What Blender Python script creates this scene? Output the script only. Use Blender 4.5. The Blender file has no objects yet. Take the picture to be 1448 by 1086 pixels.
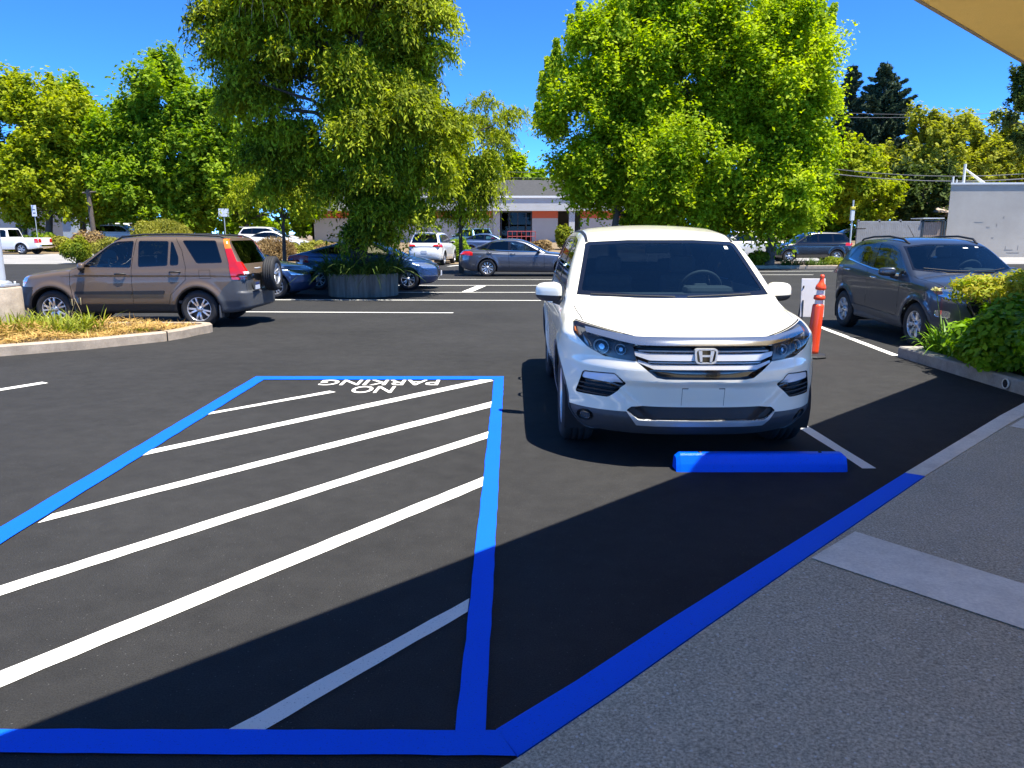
import bpy, bmesh, math, random
import numpy as np
from mathutils import Vector, Matrix

random.seed(7)
RNG = np.random.default_rng(7)
SC = bpy.context.scene
COL = SC.collection
PI = math.pi

# ------------------------------------------------------------------ camera model
CAM_H = 1.68
FPX, CX, CY = 1080.0, 724.0, 543.0
PITCH = math.radians(11.16)
CP, SP = math.cos(PITCH), math.sin(PITCH)

def gp(px, py, z=0.0):
    """point of the plane at height z that is seen at a place of the photograph"""
    a = (px - CX) / FPX
    b = (CY - py) / FPX
    dx, dy, dz = a, CP + SP * b, -SP + CP * b
    t = (z - CAM_H) / dz
    return (dx * t, dy * t, z)

def at(px, py, D):
    """point at forward distance D"""
    a = (px - CX) / FPX
    b = (CY - py) / FPX
    dx, dy, dz = a, CP + SP * b, -SP + CP * b
    t = D / dy
    return (dx * t, D, CAM_H + dz * t)

def gz(y):
    """the ground rises gently beyond the lot"""
    def ss(a, b, v):
        t = min(1, max(0, (v - a) / (b - a)))
        return t * t * (3 - 2 * t)
    return 0.30 * ss(43, 56, y) + 0.55 * ss(56, 68, y)

# ------------------------------------------------------------------ tagging
def tag(o, label=None, cat=None, group=None, kind=None):
    if label: o['label'] = label
    if cat: o['category'] = cat
    if group: o['group'] = group
    if kind: o['kind'] = kind
    return o

def empty(name, loc=(0, 0, 0), rz=0.0, label=None, cat=None, group=None):
    o = bpy.data.objects.new(name, None)
    o.empty_display_size = 0.2
    o.location = loc
    o.rotation_euler = (0, 0, rz)
    COL.objects.link(o)
    return tag(o, label, cat, group)

def copy_tree(o, parent=None):
    c = o.copy()
    COL.objects.link(c)
    if parent is not None:
        c.parent = parent
    for ch in list(o.children):
        copy_tree(ch, c)
    return c

# ------------------------------------------------------------------ materials
def _mat(name):
    m = bpy.data.materials.new(name)
    m.use_nodes = True
    nt = m.node_tree
    b = nt.nodes['Principled BSDF']
    return m, nt, b

def N(nt, kind, **kw):
    n = nt.nodes.new(kind)
    for k, v in kw.items():
        if k in n.inputs:
            n.inputs[k].default_value = v
        else:
            setattr(n, k, v)
    return n

def c4(c):
    return (c[0], c[1], c[2], 1.0)

def simple(name, col, rough=0.5, metal=0.0, coat=0.0, spec=0.5, var=0.0, scale=6.0, bump=0.0, bscale=None, emit=None, coat_rough=0.03):
    """principled material, optionally broken up with noise in colour and bump"""
    m, nt, b = _mat(name)
    b.inputs['Base Color'].default_value = c4(col)
    b.inputs['Roughness'].default_value = rough
    b.inputs['Metallic'].default_value = metal
    b.inputs['Coat Weight'].default_value = coat
    b.inputs['Coat Roughness'].default_value = coat_rough
    b.inputs['Specular IOR Level'].default_value = spec
    tc = None
    if var > 0 or bump > 0:
        tc = N(nt, 'ShaderNodeTexCoord')
    if var > 0:
        nz = N(nt, 'ShaderNodeTexNoise', Scale=scale, Detail=6.0, Roughness=0.65)
        nt.links.new(tc.outputs['Object'], nz.inputs['Vector'])
        mx = N(nt, 'ShaderNodeMix', data_type='RGBA')
        mx.inputs['A'].default_value = c4([v * (1 - var) for v in col])
        mx.inputs['B'].default_value = c4([min(1, v * (1 + var)) for v in col])
        nt.links.new(nz.outputs['Fac'], mx.inputs['Factor'])
        nt.links.new(mx.outputs['Result'], b.inputs['Base Color'])
    if bump > 0:
        n2 = N(nt, 'ShaderNodeTexNoise', Scale=bscale or scale * 8, Detail=4.0)
        nt.links.new(tc.outputs['Object'], n2.inputs['Vector'])
        bp = N(nt, 'ShaderNodeBump', Strength=bump, Distance=0.01)
        nt.links.new(n2.outputs['Fac'], bp.inputs['Height'])
        nt.links.new(bp.outputs['Normal'], b.inputs['Normal'])
    if emit:
        b.inputs['Emission Color'].default_value = c4(emit[0])
        b.inputs['Emission Strength'].default_value = emit[1]
    return m

def car_paint(name, col, metal=0.0, rough=0.35, flake=0.0, coat=1.0):
    m, nt, b = _mat(name)
    tc = N(nt, 'ShaderNodeTexCoord')
    nz = N(nt, 'ShaderNodeTexNoise', Scale=2.2, Detail=5.0, Roughness=0.7)
    nt.links.new(tc.outputs['Object'], nz.inputs['Vector'])
    mx = N(nt, 'ShaderNodeMix', data_type='RGBA')
    mx.inputs['A'].default_value = c4([v * 0.96 for v in col])
    mx.inputs['B'].default_value = c4([min(1, v * 1.03) for v in col])
    nt.links.new(nz.outputs['Fac'], mx.inputs['Factor'])
    nt.links.new(mx.outputs['Result'], b.inputs['Base Color'])
    b.inputs['Metallic'].default_value = metal
    b.inputs['Roughness'].default_value = rough
    b.inputs['Coat Weight'].default_value = coat
    # a little road dust dulls the clear coat in places
    mr = N(nt, 'ShaderNodeMapRange')
    mr.inputs['From Min'].default_value = 0.35
    mr.inputs['From Max'].default_value = 0.75
    mr.inputs['To Min'].default_value = 0.025
    mr.inputs['To Max'].default_value = 0.10
    nt.links.new(nz.outputs['Fac'], mr.inputs['Value'])
    nt.links.new(mr.outputs['Result'], b.inputs['Coat Roughness'])
    return m

def glass_mat(name, tint, rough=0.0, ior=1.75):
    """thin tinted pane: tinted see-through plus a fresnel mirror"""
    m, nt, b = _mat(name)
    nt.nodes.remove(b)
    out = nt.nodes['Material Output']
    tr = N(nt, 'ShaderNodeBsdfTransparent', Color=c4(tint))
    gl = N(nt, 'ShaderNodeBsdfGlossy', Color=(1, 1, 1, 1), Roughness=rough)
    fr = N(nt, 'ShaderNodeFresnel', IOR=ior)
    ms = N(nt, 'ShaderNodeMixShader')
    nt.links.new(fr.outputs['Fac'], ms.inputs['Fac'])
    nt.links.new(tr.outputs['BSDF'], ms.inputs[1])
    nt.links.new(gl.outputs['BSDF'], ms.inputs[2])
    nt.links.new(ms.outputs['Shader'], out.inputs['Surface'])
    return m

def leaf_mat(name, ca, cb, trans=0.35, rough=0.68, ctr=None):
    """leaves: two greens mixed leaf by leaf with the 'tint' attribute, some light shines through"""
    m, nt, b = _mat(name)
    out = nt.nodes['Material Output']
    at_ = N(nt, 'ShaderNodeAttribute', attribute_name='tint')
    mx = N(nt, 'ShaderNodeMix', data_type='RGBA')
    mx.inputs['A'].default_value = c4(ca)
    mx.inputs['B'].default_value = c4(cb)
    nt.links.new(at_.outputs['Fac'], mx.inputs['Factor'])
    nt.links.new(mx.outputs['Result'], b.inputs['Base Color'])
    b.inputs['Roughness'].default_value = rough
    b.inputs['Specular IOR Level'].default_value = 0.18
    t = N(nt, 'ShaderNodeBsdfTranslucent')
    hs = N(nt, 'ShaderNodeHueSaturation', Saturation=1.1, Value=1.5)
    nt.links.new(mx.outputs['Result'], hs.inputs['Color'])
    nt.links.new(hs.outputs['Color'], t.inputs['Color'])
    ms = N(nt, 'ShaderNodeMixShader', Fac=trans)
    nt.links.new(b.outputs['BSDF'], ms.inputs[1])
    nt.links.new(t.outputs['BSDF'], ms.inputs[2])
    nt.links.new(ms.outputs['Shader'], out.inputs['Surface'])
    return m

# ------------------------------------------------------------------ mesh building
def smooth_all(me):
    me.polygons.foreach_set('use_smooth', [True] * len(me.polygons))

def link(name, me, parent=None, mats=()):
    for m in mats:
        me.materials.append(m)
    o = bpy.data.objects.new(name, me)
    COL.objects.link(o)
    if parent is not None:
        o.parent = parent
    return o

class MB:
    """collects shapes, then links them as ONE mesh object"""
    def __init__(s):
        s.v, s.f, s.m, s.sm = [], [], [], []
    def add(s, verts, faces, mi=0, smooth=False):
        o = len(s.v)
        s.v += [tuple(p) for p in verts]
        s.f += [tuple(i + o for i in f) for f in faces]
        s.m += [mi] * len(faces)
        s.sm += [smooth] * len(faces)
        return s
    def box(s, c, d, mi=0, rz=0.0, bev=0.0):
        x, y, z = [v / 2 for v in d]
        if bev > 0:
            bm = bmesh.new()
            bmesh.ops.create_cube(bm, size=1.0)
            bmesh.ops.scale(bm, vec=d, verts=bm.verts)
            bmesh.ops.bevel(bm, geom=list(bm.edges), offset=bev, segments=2, affect='EDGES', profile=0.5)
            vs = [v.co.copy() for v in bm.verts]
            bm.verts.index_update()
            fs = [[v.index for v in f.verts] for f in bm.faces]
            bm.free()
        else:
            vs = [Vector(p) for p in ((-x, -y, -z), (x, -y, -z), (x, y, -z), (-x, y, -z), (-x, -y, z), (x, -y, z), (x, y, z), (-x, y, z))]
            fs = [(0, 3, 2, 1), (4, 5, 6, 7), (0, 1, 5, 4), (1, 2, 6, 5), (2, 3, 7, 6), (3, 0, 4, 7)]
        ca, sa = math.cos(rz), math.sin(rz)
        s.add([(c[0] + p[0] * ca - p[1] * sa, c[1] + p[0] * sa + p[1] * ca, c[2] + p[2]) for p in vs], fs, mi)
        return s
    def tube(s, path, rad, n=10, mi=0, caps=True, smooth=True):
        path = [Vector(p) for p in path]
        if not hasattr(rad, '__len__'):
            rad = [rad] * len(path)
        vs, fs = [], []
        prev = None
        for i, p in enumerate(path):
            a = path[max(0, i - 1)]; b = path[min(len(path) - 1, i + 1)]
            t = (b - a).normalized()
            if prev is None:
                u = t.orthogonal().normalized()
            else:
                u = (prev - t * prev.dot(t)).normalized()
            prev = u
            w = t.cross(u)
            for k in range(n):
                an = 2 * PI * k / n
                vs.append(p + (u * math.cos(an) + w * math.sin(an)) * rad[i])
        for i in range(len(path) - 1):
            for k in range(n):
                k2 = (k + 1) % n
                fs.append((i * n + k, i * n + k2, (i + 1) * n + k2, (i + 1) * n + k))
        s.add(vs, fs, mi, smooth)
        if caps:
            o = len(path) - 1
            s.add(vs[:n], [tuple(reversed(range(n)))], mi)
            s.add(vs[o * n:], [tuple(range(n))], mi)
        return s
    def lathe(s, prof, c=(0, 0, 0), axis='z', n=32, mi=0, smooth=True, arc=None):
        """prof: list of (r, h)"""
        vs, fs = [], []
        for r, h in prof:
            for k in range(n):
                an = 2 * PI * k / n
                a, b = r * math.cos(an), r * math.sin(an)
                if axis == 'z': p = (c[0] + a, c[1] + b, c[2] + h)
                elif axis == 'y': p = (c[0] + a, c[1] + h, c[2] + b)
                else: p = (c[0] + h, c[1] + a, c[2] + b)
                vs.append(p)
        for i in range(len(prof) - 1):
            for k in range(n):
                k2 = (k + 1) % n
                q = (i * n + k, i * n + k2, (i + 1) * n + k2, (i + 1) * n + k)
                fs.append(q if axis != 'y' else tuple(reversed(q)))
        s.add(vs, fs, mi, smooth)
        return s
    def prism(s, poly, z0, z1, mi=0, axis='z'):
        """poly: list of 2D points, extruded along axis"""
        n = len(poly)
        def P(p, h):
            if axis == 'z': return (p[0], p[1], h)
            if axis == 'y': return (p[0], h, p[1])
            return (h, p[0], p[1])
        vs = [P(p, z0) for p in poly] + [P(p, z1) for p in poly]
        fs = [tuple(reversed(range(n))), tuple(range(n, 2 * n))]
        for i in range(n):
            j = (i + 1) % n
            fs.append((i, j, n + j, n + i))
        s.add(vs, fs, mi)
        return s
    def quad(s, *pts, mi=0):
        s.add(pts, [tuple(range(len(pts)))], mi)
        return s
    def build(s, name, mats, parent=None, fix=True):
        if not isinstance(mats, (list, tuple)):
            mats = [mats]
        me = bpy.data.meshes.new(name)
        me.from_pydata(s.v, [], s.f)
        for m in mats:
            me.materials.append(m)
        me.polygons.foreach_set('material_index', s.m)
        me.polygons.foreach_set('use_smooth', s.sm)
        me.update()
        if fix:
            bm = bmesh.new(); bm.from_mesh(me)
            bmesh.ops.recalc_face_normals(bm, faces=bm.faces)
            bm.to_mesh(me); bm.free()
        o = bpy.data.objects.new(name, me)
        COL.objects.link(o)
        if parent is not None:
            o.parent = parent
        return o

def np_mesh(name, V, Fq, mats, tint=None, parent=None, smooth=False):
    """big mesh straight from numpy: V (n,3), Fq (m,k)"""
    me = bpy.data.meshes.new(name)
    V = np.asarray(V, dtype=np.float32); Fq = np.asarray(Fq, dtype=np.int32)
    m, k = Fq.shape
    me.vertices.add(len(V)); me.vertices.foreach_set('co', V.ravel())
    me.loops.add(m * k); me.loops.foreach_set('vertex_index', Fq.ravel())
    me.polygons.add(m)
    me.polygons.foreach_set('loop_start', np.arange(0, m * k, k, dtype=np.int32))
    me.polygons.foreach_set('loop_total', np.full(m, k, dtype=np.int32))
    if smooth:
        me.polygons.foreach_set('use_smooth', np.ones(m, dtype=bool))
    if tint is not None:
        a = me.attributes.new('tint', 'FLOAT', 'FACE')
        a.data.foreach_set('value', np.asarray(tint, dtype=np.float32))
    me.update(calc_edges=True)
    for mt in mats:
        me.materials.append(mt)
    o = bpy.data.objects.new(name, me)
    COL.objects.link(o)
    if parent is not None:
        o.parent = parent
    return o
# ------------------------------------------------------------------ car bodies: an implicit solid, meshed, then cut into panels
def spl(pts):
    """monotone cubic through (x, y) points, flat beyond the ends"""
    xs = np.array([p[0] for p in pts], float); ys = np.array([p[1] for p in pts], float)
    h = np.diff(xs); d = np.diff(ys) / h
    m = np.zeros(len(xs))
    for i in range(1, len(xs) - 1):
        if d[i - 1] * d[i] > 0:
            w1 = 2 * h[i] + h[i - 1]; w2 = h[i] + 2 * h[i - 1]
            m[i] = (w1 + w2) / (w1 / d[i - 1] + w2 / d[i])
    m[0], m[-1] = d[0], d[-1]
    def f(x):
        x = np.clip(np.asarray(x, float), xs[0], xs[-1])
        i = np.clip(np.searchsorted(xs, x, side='right') - 1, 0, len(xs) - 2)
        t = (x - xs[i]) / h[i]
        t2, t3 = t * t, t * t * t
        return (2 * t3 - 3 * t2 + 1) * ys[i] + (t3 - 2 * t2 + t) * h[i] * m[i] + (-2 * t3 + 3 * t2) * ys[i + 1] + (t3 - t2) * h[i] * m[i + 1]
    return f

def smax(a, b, k):
    h = np.maximum(k - np.abs(a - b), 0) / k
    return np.maximum(a, b) + h * h * k * 0.25

def smin(a, b, k):
    h = np.maximum(k - np.abs(a - b), 0) / k
    return np.minimum(a, b) - h * h * k * 0.25

def sstep(a, b, v):
    t = np.clip((v - a) / (b - a), 0, 1)
    return t * t * (3 - 2 * t)

def car_sdf(sp):
    L, w = sp['L'], sp['w']
    hood, side, nose, tail, zb = (spl(sp[k]) for k in ('hood', 'side', 'nose', 'tail', 'bottom'))
    T = spl(sp.get('taper', [(0, 1), (1, 1)]))
    crown = spl(sp.get('crown', [(0, .08), (1, .08)]))
    gw, zr = spl(sp['gw']), spl(sp['roof'])
    Tg = spl(sp.get('gtaper', [(0, 1), (1, 1)]))
    lift = spl(sp.get('lift', [(0, 0), (1, 0)]))
    (a0, b0), (a1, b1) = sp['ws']
    (c0, d0), (c1, d1) = sp['bl']
    wsn = math.hypot(a1 - a0, b1 - b0); bln = math.hypot(c1 - c0, d1 - d0)
    cw, cb = sp.get('cw', .16), sp.get('cb', .10)
    kc = sp.get('kc', .12)
    axles = [(sp['fo'], sp['wr']), (sp['fo'] + sp['wb'], sp['wr'])]
    fa, fR, fw = sp.get('flare', (.02, .42, .06))
    hook = sp.get('hook')
    gbase = sp['gbase']
    def f(x, y, z):
        s = L / 2 - x
        ay = np.abs(y); yn = ay / w
        ws_ = side(z - lift(s)) * T(s)
        for (sx, zx) in axles:
            d = np.sqrt((s - sx) ** 2 + (z - zx) ** 2)
            ws_ = ws_ + fa * np.exp(-((d - fR) / fw) ** 2)
        a = ay - ws_
        top = z - (hood(s) - crown(s) * yn ** 2)
        fr = nose(z) + sp['cf'] * yn ** sp.get('pf', 2.6) - s
        if 'nosehook' in sp:
            fr = fr + sp['nosehook'](s, ay, z)
        re = s - (tail(z) - sp['cr'] * yn ** sp.get('pr', 3.0))
        if 'tailhook' in sp:
            re = re + sp['tailhook'](s, ay, z)
        lo = smax(a, top, sp.get('ks', .07))
        lo = smax(lo, fr, kc); lo = smax(lo, re, kc)
        lo = smax(lo, zb(s) - z, .06)
        g = ay - gw(z) * Tg(s)
        ro = z - (zr(s) - sp.get('rc', .05) * (ay / (w * .75)) ** 2)
        wsd = ((a0 + (z - b0) * (a1 - a0) / (b1 - b0) + cw * yn ** 2) - s) * (b1 - b0) / wsn
        bld = (s - (c0 + (z - d0) * (c1 - c0) / (d1 - d0) - cb * yn ** 2)) * abs(d1 - d0) / bln
        kg = sp.get('kg', .09)
        g = smax(g, ro, sp.get('kr', .12)); g = smax(g, wsd, kg); g = smax(g, bld, kg)
        g = np.maximum(g, gbase - z)
        b = smin(lo, g, sp.get('kj', .05))
        if hook:
            b = hook(b, s, ay, z)
        return b
    return f

def surface_nets(f, lo, hi, h):
    n = [int(math.ceil((b - a) / h)) + 1 for a, b in zip(lo, hi)]
    ax = [lo[i] + h * np.arange(n[i]) for i in range(3)]
    X, Y, Z = np.meshgrid(*ax, indexing='ij', sparse=False)
    v = f(X, Y, Z)
    ins = v < 0
    cn = [(i, j, k) for i in (0, 1) for j in (0, 1) for k in (0, 1)]
    def sl(A, c):
        return A[c[0]:A.shape[0] - 1 + c[0], c[1]:A.shape[1] - 1 + c[1], c[2]:A.shape[2] - 1 + c[2]]
    cnt = sum(sl(ins, c).astype(np.int8) for c in cn)
    act = (cnt > 0) & (cnt < 8)
    I = np.argwhere(act)
    idx = -np.ones(act.shape, dtype=np.int64); idx[act] = np.arange(len(I))
    vals = {c: v[I[:, 0] + c[0], I[:, 1] + c[1], I[:, 2] + c[2]] for c in cn}
    P = np.zeros((len(I), 3)); C = np.zeros(len(I))
    for a in cn:
        for d in range(3):
            if a[d] == 0:
                b = list(a); b[d] = 1; b = tuple(b)
                va, vb = vals[a], vals[b]
                m = (va < 0) != (vb < 0)
                t = va[m] / (va[m] - vb[m])
                q = np.tile(np.array(a, float), (len(t), 1)); q[:, d] += t
                P[m] += q; C[m] += 1
    P = (P / C[:, None] + I) * h + np.array(lo)
    Q = []
    for d in range(3):
        A = np.moveaxis(ins, d, 0); e = A[:-1] != A[1:]
        s0 = A[:-1]
        J = np.argwhere(e)
        inv = np.argsort([d] + [k for k in range(3) if k != d])
        o1, o2 = [k for k in range(3) if k != d]
        G = J[:, inv]
        ok = (G[:, o1] > 0) & (G[:, o2] > 0) & (G[:, o1] < n[o1] - 1) & (G[:, o2] < n[o2] - 1)
        G = G[ok]; sg = s0[e][ok]
        def ix(a, b):
            H = G.copy(); H[:, o1] -= a; H[:, o2] -= b
            return idx[H[:, 0], H[:, 1], H[:, 2]]
        q = np.stack([ix(1, 1), ix(0, 1), ix(0, 0), ix(1, 0)], 1)
        flip = (sg if d != 1 else ~sg)
        q[~flip] = q[~flip][:, ::-1]
        Q.append(q)
    Q = np.concatenate(Q)
    for it in range(4):
        val = f(P[:, 0], P[:, 1], P[:, 2]); g = grad(f, P)
        st = (val / np.maximum((g * g).sum(1), .05))[:, None] * g
        ln = np.linalg.norm(st, axis=1, keepdims=True)
        P = P - st * np.minimum(1, h * .8 / np.maximum(ln, 1e-9))
    return P, Q

def grad(f, P, e=2e-3):
    g = np.zeros_like(P)
    for d in range(3):
        a = P.copy(); b = P.copy(); a[:, d] += e; b[:, d] -= e
        g[:, d] = (f(a[:, 0], a[:, 1], a[:, 2]) - f(b[:, 0], b[:, 1], b[:, 2])) / (2 * e)
    return g

def rpoly(pts, r=0.03, seg=4):
    """convex polygon with rounded corners"""
    out = []
    n = len(pts)
    for i in range(n):
        p0, p1, p2 = (Vector(pts[(i + k) % n]) for k in (-1, 0, 1))
        d0, d2 = (p0 - p1), (p2 - p1)
        rr = min(r, d0.length * .45, d2.length * .45)
        a, b = p1 + d0.normalized() * rr, p1 + d2.normalized() * rr
        for k in range(seg + 1):
            t = k / seg
            out.append(tuple((1 - t) ** 2 * a + 2 * t * (1 - t) * p1 + t * t * b))
    return out

def circ(c, r, n=28):
    return [(c[0] + r * math.cos(2 * PI * k / n), c[1] + r * math.sin(2 * PI * k / n)) for k in range(n)]

def strip(pts, wd):
    """thin quads along a polyline"""
    out = []
    for a, b in zip(pts[:-1], pts[1:]):
        a, b = Vector(a), Vector(b)
        t = (b - a).normalized(); nn = Vector((-t.y, t.x)) * wd / 2
        e = t * wd * .3
        out.append([tuple(a - e - nn), tuple(b + e - nn), tuple(b + e + nn), tuple(a - e + nn)])
    return out

class Car:
    """one body solid; cut() marks regions as parts, finish() links body and parts"""
    def __init__(s, name, sp, voxel):
        s.sp, s.f, s.h, s.name = sp, car_sdf(sp), voxel, name
        L, w = sp['L'], sp['w']
        hi_z = max(p[1] for p in sp['roof']) + .1
        ny = int((w + .12) / voxel) + 1
        lo = (-L / 2 - .1, -(ny + .5) * voxel, .05); hi = (L / 2 + .1, (ny + .5) * voxel, hi_z)
        P, Q = surface_nets(s.f, lo, hi, voxel)
        me = bpy.data.meshes.new('tmp'); me.from_pydata(P.tolist(), [], Q.tolist())
        s.bm = bmesh.new(); s.bm.from_mesh(me)
        bpy.data.meshes.remove(me)
        s.lay = s.bm.faces.layers.int.new('part')
        s.parts = {0: dict(name='body', parent=None)}
        s.n = 0
        s.root = None
    def part(s, name, mat, d=0.0, rim=None, parent=0, label=None):
        s.n += 1
        s.parts[s.n] = dict(name=name, mat=mat, d=d, rim=rim, parent=parent, label=label)
        return s.n
    def cut(s, pid, poly, ax, cond=None, only=None):
        """ax: 'x' poly in (y,z), 'y' poly in (sv,z) with sv = distance behind the nose, 'z' poly in (sv,y)"""
        bm, lay, L = s.bm, s.lay, s.sp['L']
        if ax == 'y': P2 = [(L / 2 - p[0], p[1]) for p in poly]; i, j = 0, 2
        elif ax == 'z': P2 = [(L / 2 - p[0], p[1]) for p in poly]; i, j = 0, 1
        else: P2 = list(poly); i, j = 1, 2
        ar = sum(P2[k][0] * P2[(k + 1) % len(P2)][1] - P2[(k + 1) % len(P2)][0] * P2[k][1] for k in range(len(P2)))
        if ar < 0: P2.reverse()
        m = 2.2 * s.h
        x0 = min(p[0] for p in P2) - m; x1 = max(p[0] for p in P2) + m
        y0 = min(p[1] for p in P2) - m; y1 = max(p[1] for p in P2) + m
        cur = []
        for f in bm.faces:
            c = f.verts[0].co
            if x0 < c[i] < x1 and y0 < c[j] < y1 and (only is None or f[lay] in only):
                if cond is None or cond(f.calc_center_median(), f.normal):
                    cur.append(f)
        for k in range(len(P2)):
            if not cur: return 0
            a, b = P2[k], P2[(k + 1) % len(P2)]
            nn = Vector((0, 0, 0)); nn[i] = b[1] - a[1]; nn[j] = -(b[0] - a[0])
            if nn.length < 1e-7: continue
            nn.normalize()
            co = Vector((0, 0, 0)); co[i] = a[0]; co[j] = a[1]
            hit = []; ins = []
            for f in cur:
                lo_, hi_ = 1e9, -1e9
                for v in f.verts:
                    d = (v.co - co).dot(nn)
                    if d < lo_: lo_ = d
                    if d > hi_: hi_ = d
                if lo_ > -1e-5: continue
                if hi_ < 1e-5: ins.append(f)
                else: hit.append(f)
            for f in hit:
                for e in list(f.edges):
                    va, vb = e.verts
                    da, db = (va.co - co).dot(nn), (vb.co - co).dot(nn)
                    if (da > 1e-5 and db < -1e-5) or (da < -1e-5 and db > 1e-5):
                        _, nv = bmesh.utils.edge_split(e, va, da / (da - db))
            for f in hit:
                on = [v for v in f.verts if abs((v.co - co).dot(nn)) < 2e-5]
                pc = [f]
                if len(on) >= 2:
                    try:
                        nf, _ = bmesh.utils.face_split(f, on[0], on[-1] if len(on) == 2 else on[len(on) // 2])
                        if nf is not None:
                            pc.append(nf)
                    except ValueError:
                        pass
                for g in pc:
                    if (g.calc_center_median() - co).dot(nn) < 0:
                        ins.append(g)
            cur = ins
        for f in cur:
            f[lay] = pid
        return len(cur)
    def finish(s, root, body_mat, seam_mat, body_parts=(0,)):
        """split the marked faces into one mesh object per part"""
        s.root = root
        s.bm.faces.ensure_lookup_table()
        groups = {}
        for f in s.bm.faces:
            groups.setdefault(f[s.lay], []).append(f)
        objs = {}
        for pid in sorted(s.parts):
            info = s.parts[pid]
            if info.get('name') in ('DELETE', 'SEAM') or pid not in groups:
                continue
            sets = [(groups[pid], info.get('d', 0.0), info.get('rim'), 0)]
            mats = [info.get('mat') or body_mat]
            if pid == 0:
                mats = [body_mat, seam_mat]
                for q, inf in s.parts.items():
                    if inf['name'] == 'SEAM' and q in groups:
                        sets.append((groups[q], inf['d'], None, 1))
            V, Nn, Fc, Mi = [], [], [], []
            for faces, d, rim, mi in sets:
                vm = {}; verts = []
                for f in faces:
                    for v in f.verts:
                        if v not in vm:
                            vm[v] = len(verts); verts.append(v.co[:])
                A = np.array(verts); g = grad(s.f, A)
                g /= np.maximum(np.linalg.norm(g, axis=1, keepdims=True), 1e-9)
                o = len(V)
                B = A + g * d
                V += B.tolist(); Nn += g.tolist()
                for f in faces:
                    Fc.append([vm[v] + o for v in f.verts]); Mi.append(mi)
                if rim is not None:
                    fs = set(faces)
                    R = A + g * rim
                    for f in faces:
                        for lp in f.loops:
                            e = lp.edge
                            if sum(1 for q in e.link_faces if q in fs) == 1:
                                a, b = vm[lp.vert], vm[lp.link_loop_next.vert]
                                k = len(V)
                                V += [B[a].tolist(), B[b].tolist(), R[b].tolist(), R[a].tolist()]
                                Nn += [(0, 0, 0)] * 4
                                Fc.append([k + 1, k, k + 3, k + 2]); Mi.append(mi)
            me = bpy.data.meshes.new(info['name'])
            me.from_pydata(V, [], Fc)
            me.polygons.foreach_set('material_index', Mi)
            smooth_all(me)
            me.update()
            me.normals_split_custom_set_from_vertices(Nn)
            for m_ in mats: me.materials.append(m_)
            ob = bpy.data.objects.new(info['name'], me)
            COL.objects.link(ob)
            objs[pid] = ob
            if info.get('lens') is not None:
                fam = [f for q in groups for f in groups[q] if q == pid or s.parts[q].get('parent') == pid]
                vm = {}; verts = []
                for f in fam:
                    for v in f.verts:
                        if v not in vm:
                            vm[v] = len(verts); verts.append(v.co[:])
                A = np.array(verts); g = grad(s.f, A); g /= np.maximum(np.linalg.norm(g, axis=1, keepdims=True), 1e-9)
                m2 = bpy.data.meshes.new('lens')
                m2.from_pydata((A + g * .003).tolist(), [], [[vm[v] for v in f.verts] for f in fam])
                smooth_all(m2); m2.update(); m2.normals_split_custom_set_from_vertices(g.tolist())
                m2.materials.append(M['lens'])
                ol = bpy.data.objects.new('lens', m2); COL.objects.link(ol); ol.parent = ob
        for pid, ob in objs.items():
            if pid == 0: ob.parent = root; continue
            pr = s.parts[pid]['parent']
            if pr is None: ob.parent = root
            else: ob.parent = objs[pr] if (pr in objs and pr != 0) else root
            if s.parts[pid].get('label'): ob['label'] = s.parts[pid]['label']
        s.objs = objs
        s.bm.free()
        return objs
    def surf_y(s, sv, z, sgn=1):
        """half width of the body at a place"""
        x = s.sp['L'] / 2 - sv
        lo, hi = 0.0, s.sp['w'] + .2
        for _ in range(24):
            m = (lo + hi) / 2
            if s.f(np.array([x]), np.array([m]), np.array([z]))[0] < 0: lo = m
            else: hi = m
        return lo * sgn
    def surf_x(s, y, z, front=True):
        L = s.sp['L']; lo, hi = 0.0, L / 2 + .2
        for _ in range(24):
            m = (lo + hi) / 2
            if s.f(np.array([m if front else -m]), np.array([y]), np.array([z]))[0] < 0: lo = m
            else: hi = m
        return lo if front else -lo
    def surf_z(s, sv, y):
        x = s.sp['L'] / 2 - sv; lo, hi = .6, 2.2
        for _ in range(24):
            m = (lo + hi) / 2
            if s.f(np.array([x]), np.array([y]), np.array([m]))[0] < 0: lo = m
            else: hi = m
        return lo
# ------------------------------------------------------------------ proportions of the cars (s = metres behind the nose)
def hero_nose(s, ay, z):
    # recessed band between the upper bumper and the lower grille
    r = sstep(.655, .60, z) * sstep(.28, .46, z)
    edge = .66 - (.655 - z) * 1.15
    r = r * sstep(edge + .05, edge - .02, ay)
    # chin bulge out under it
    return .045 * r - .0

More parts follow.
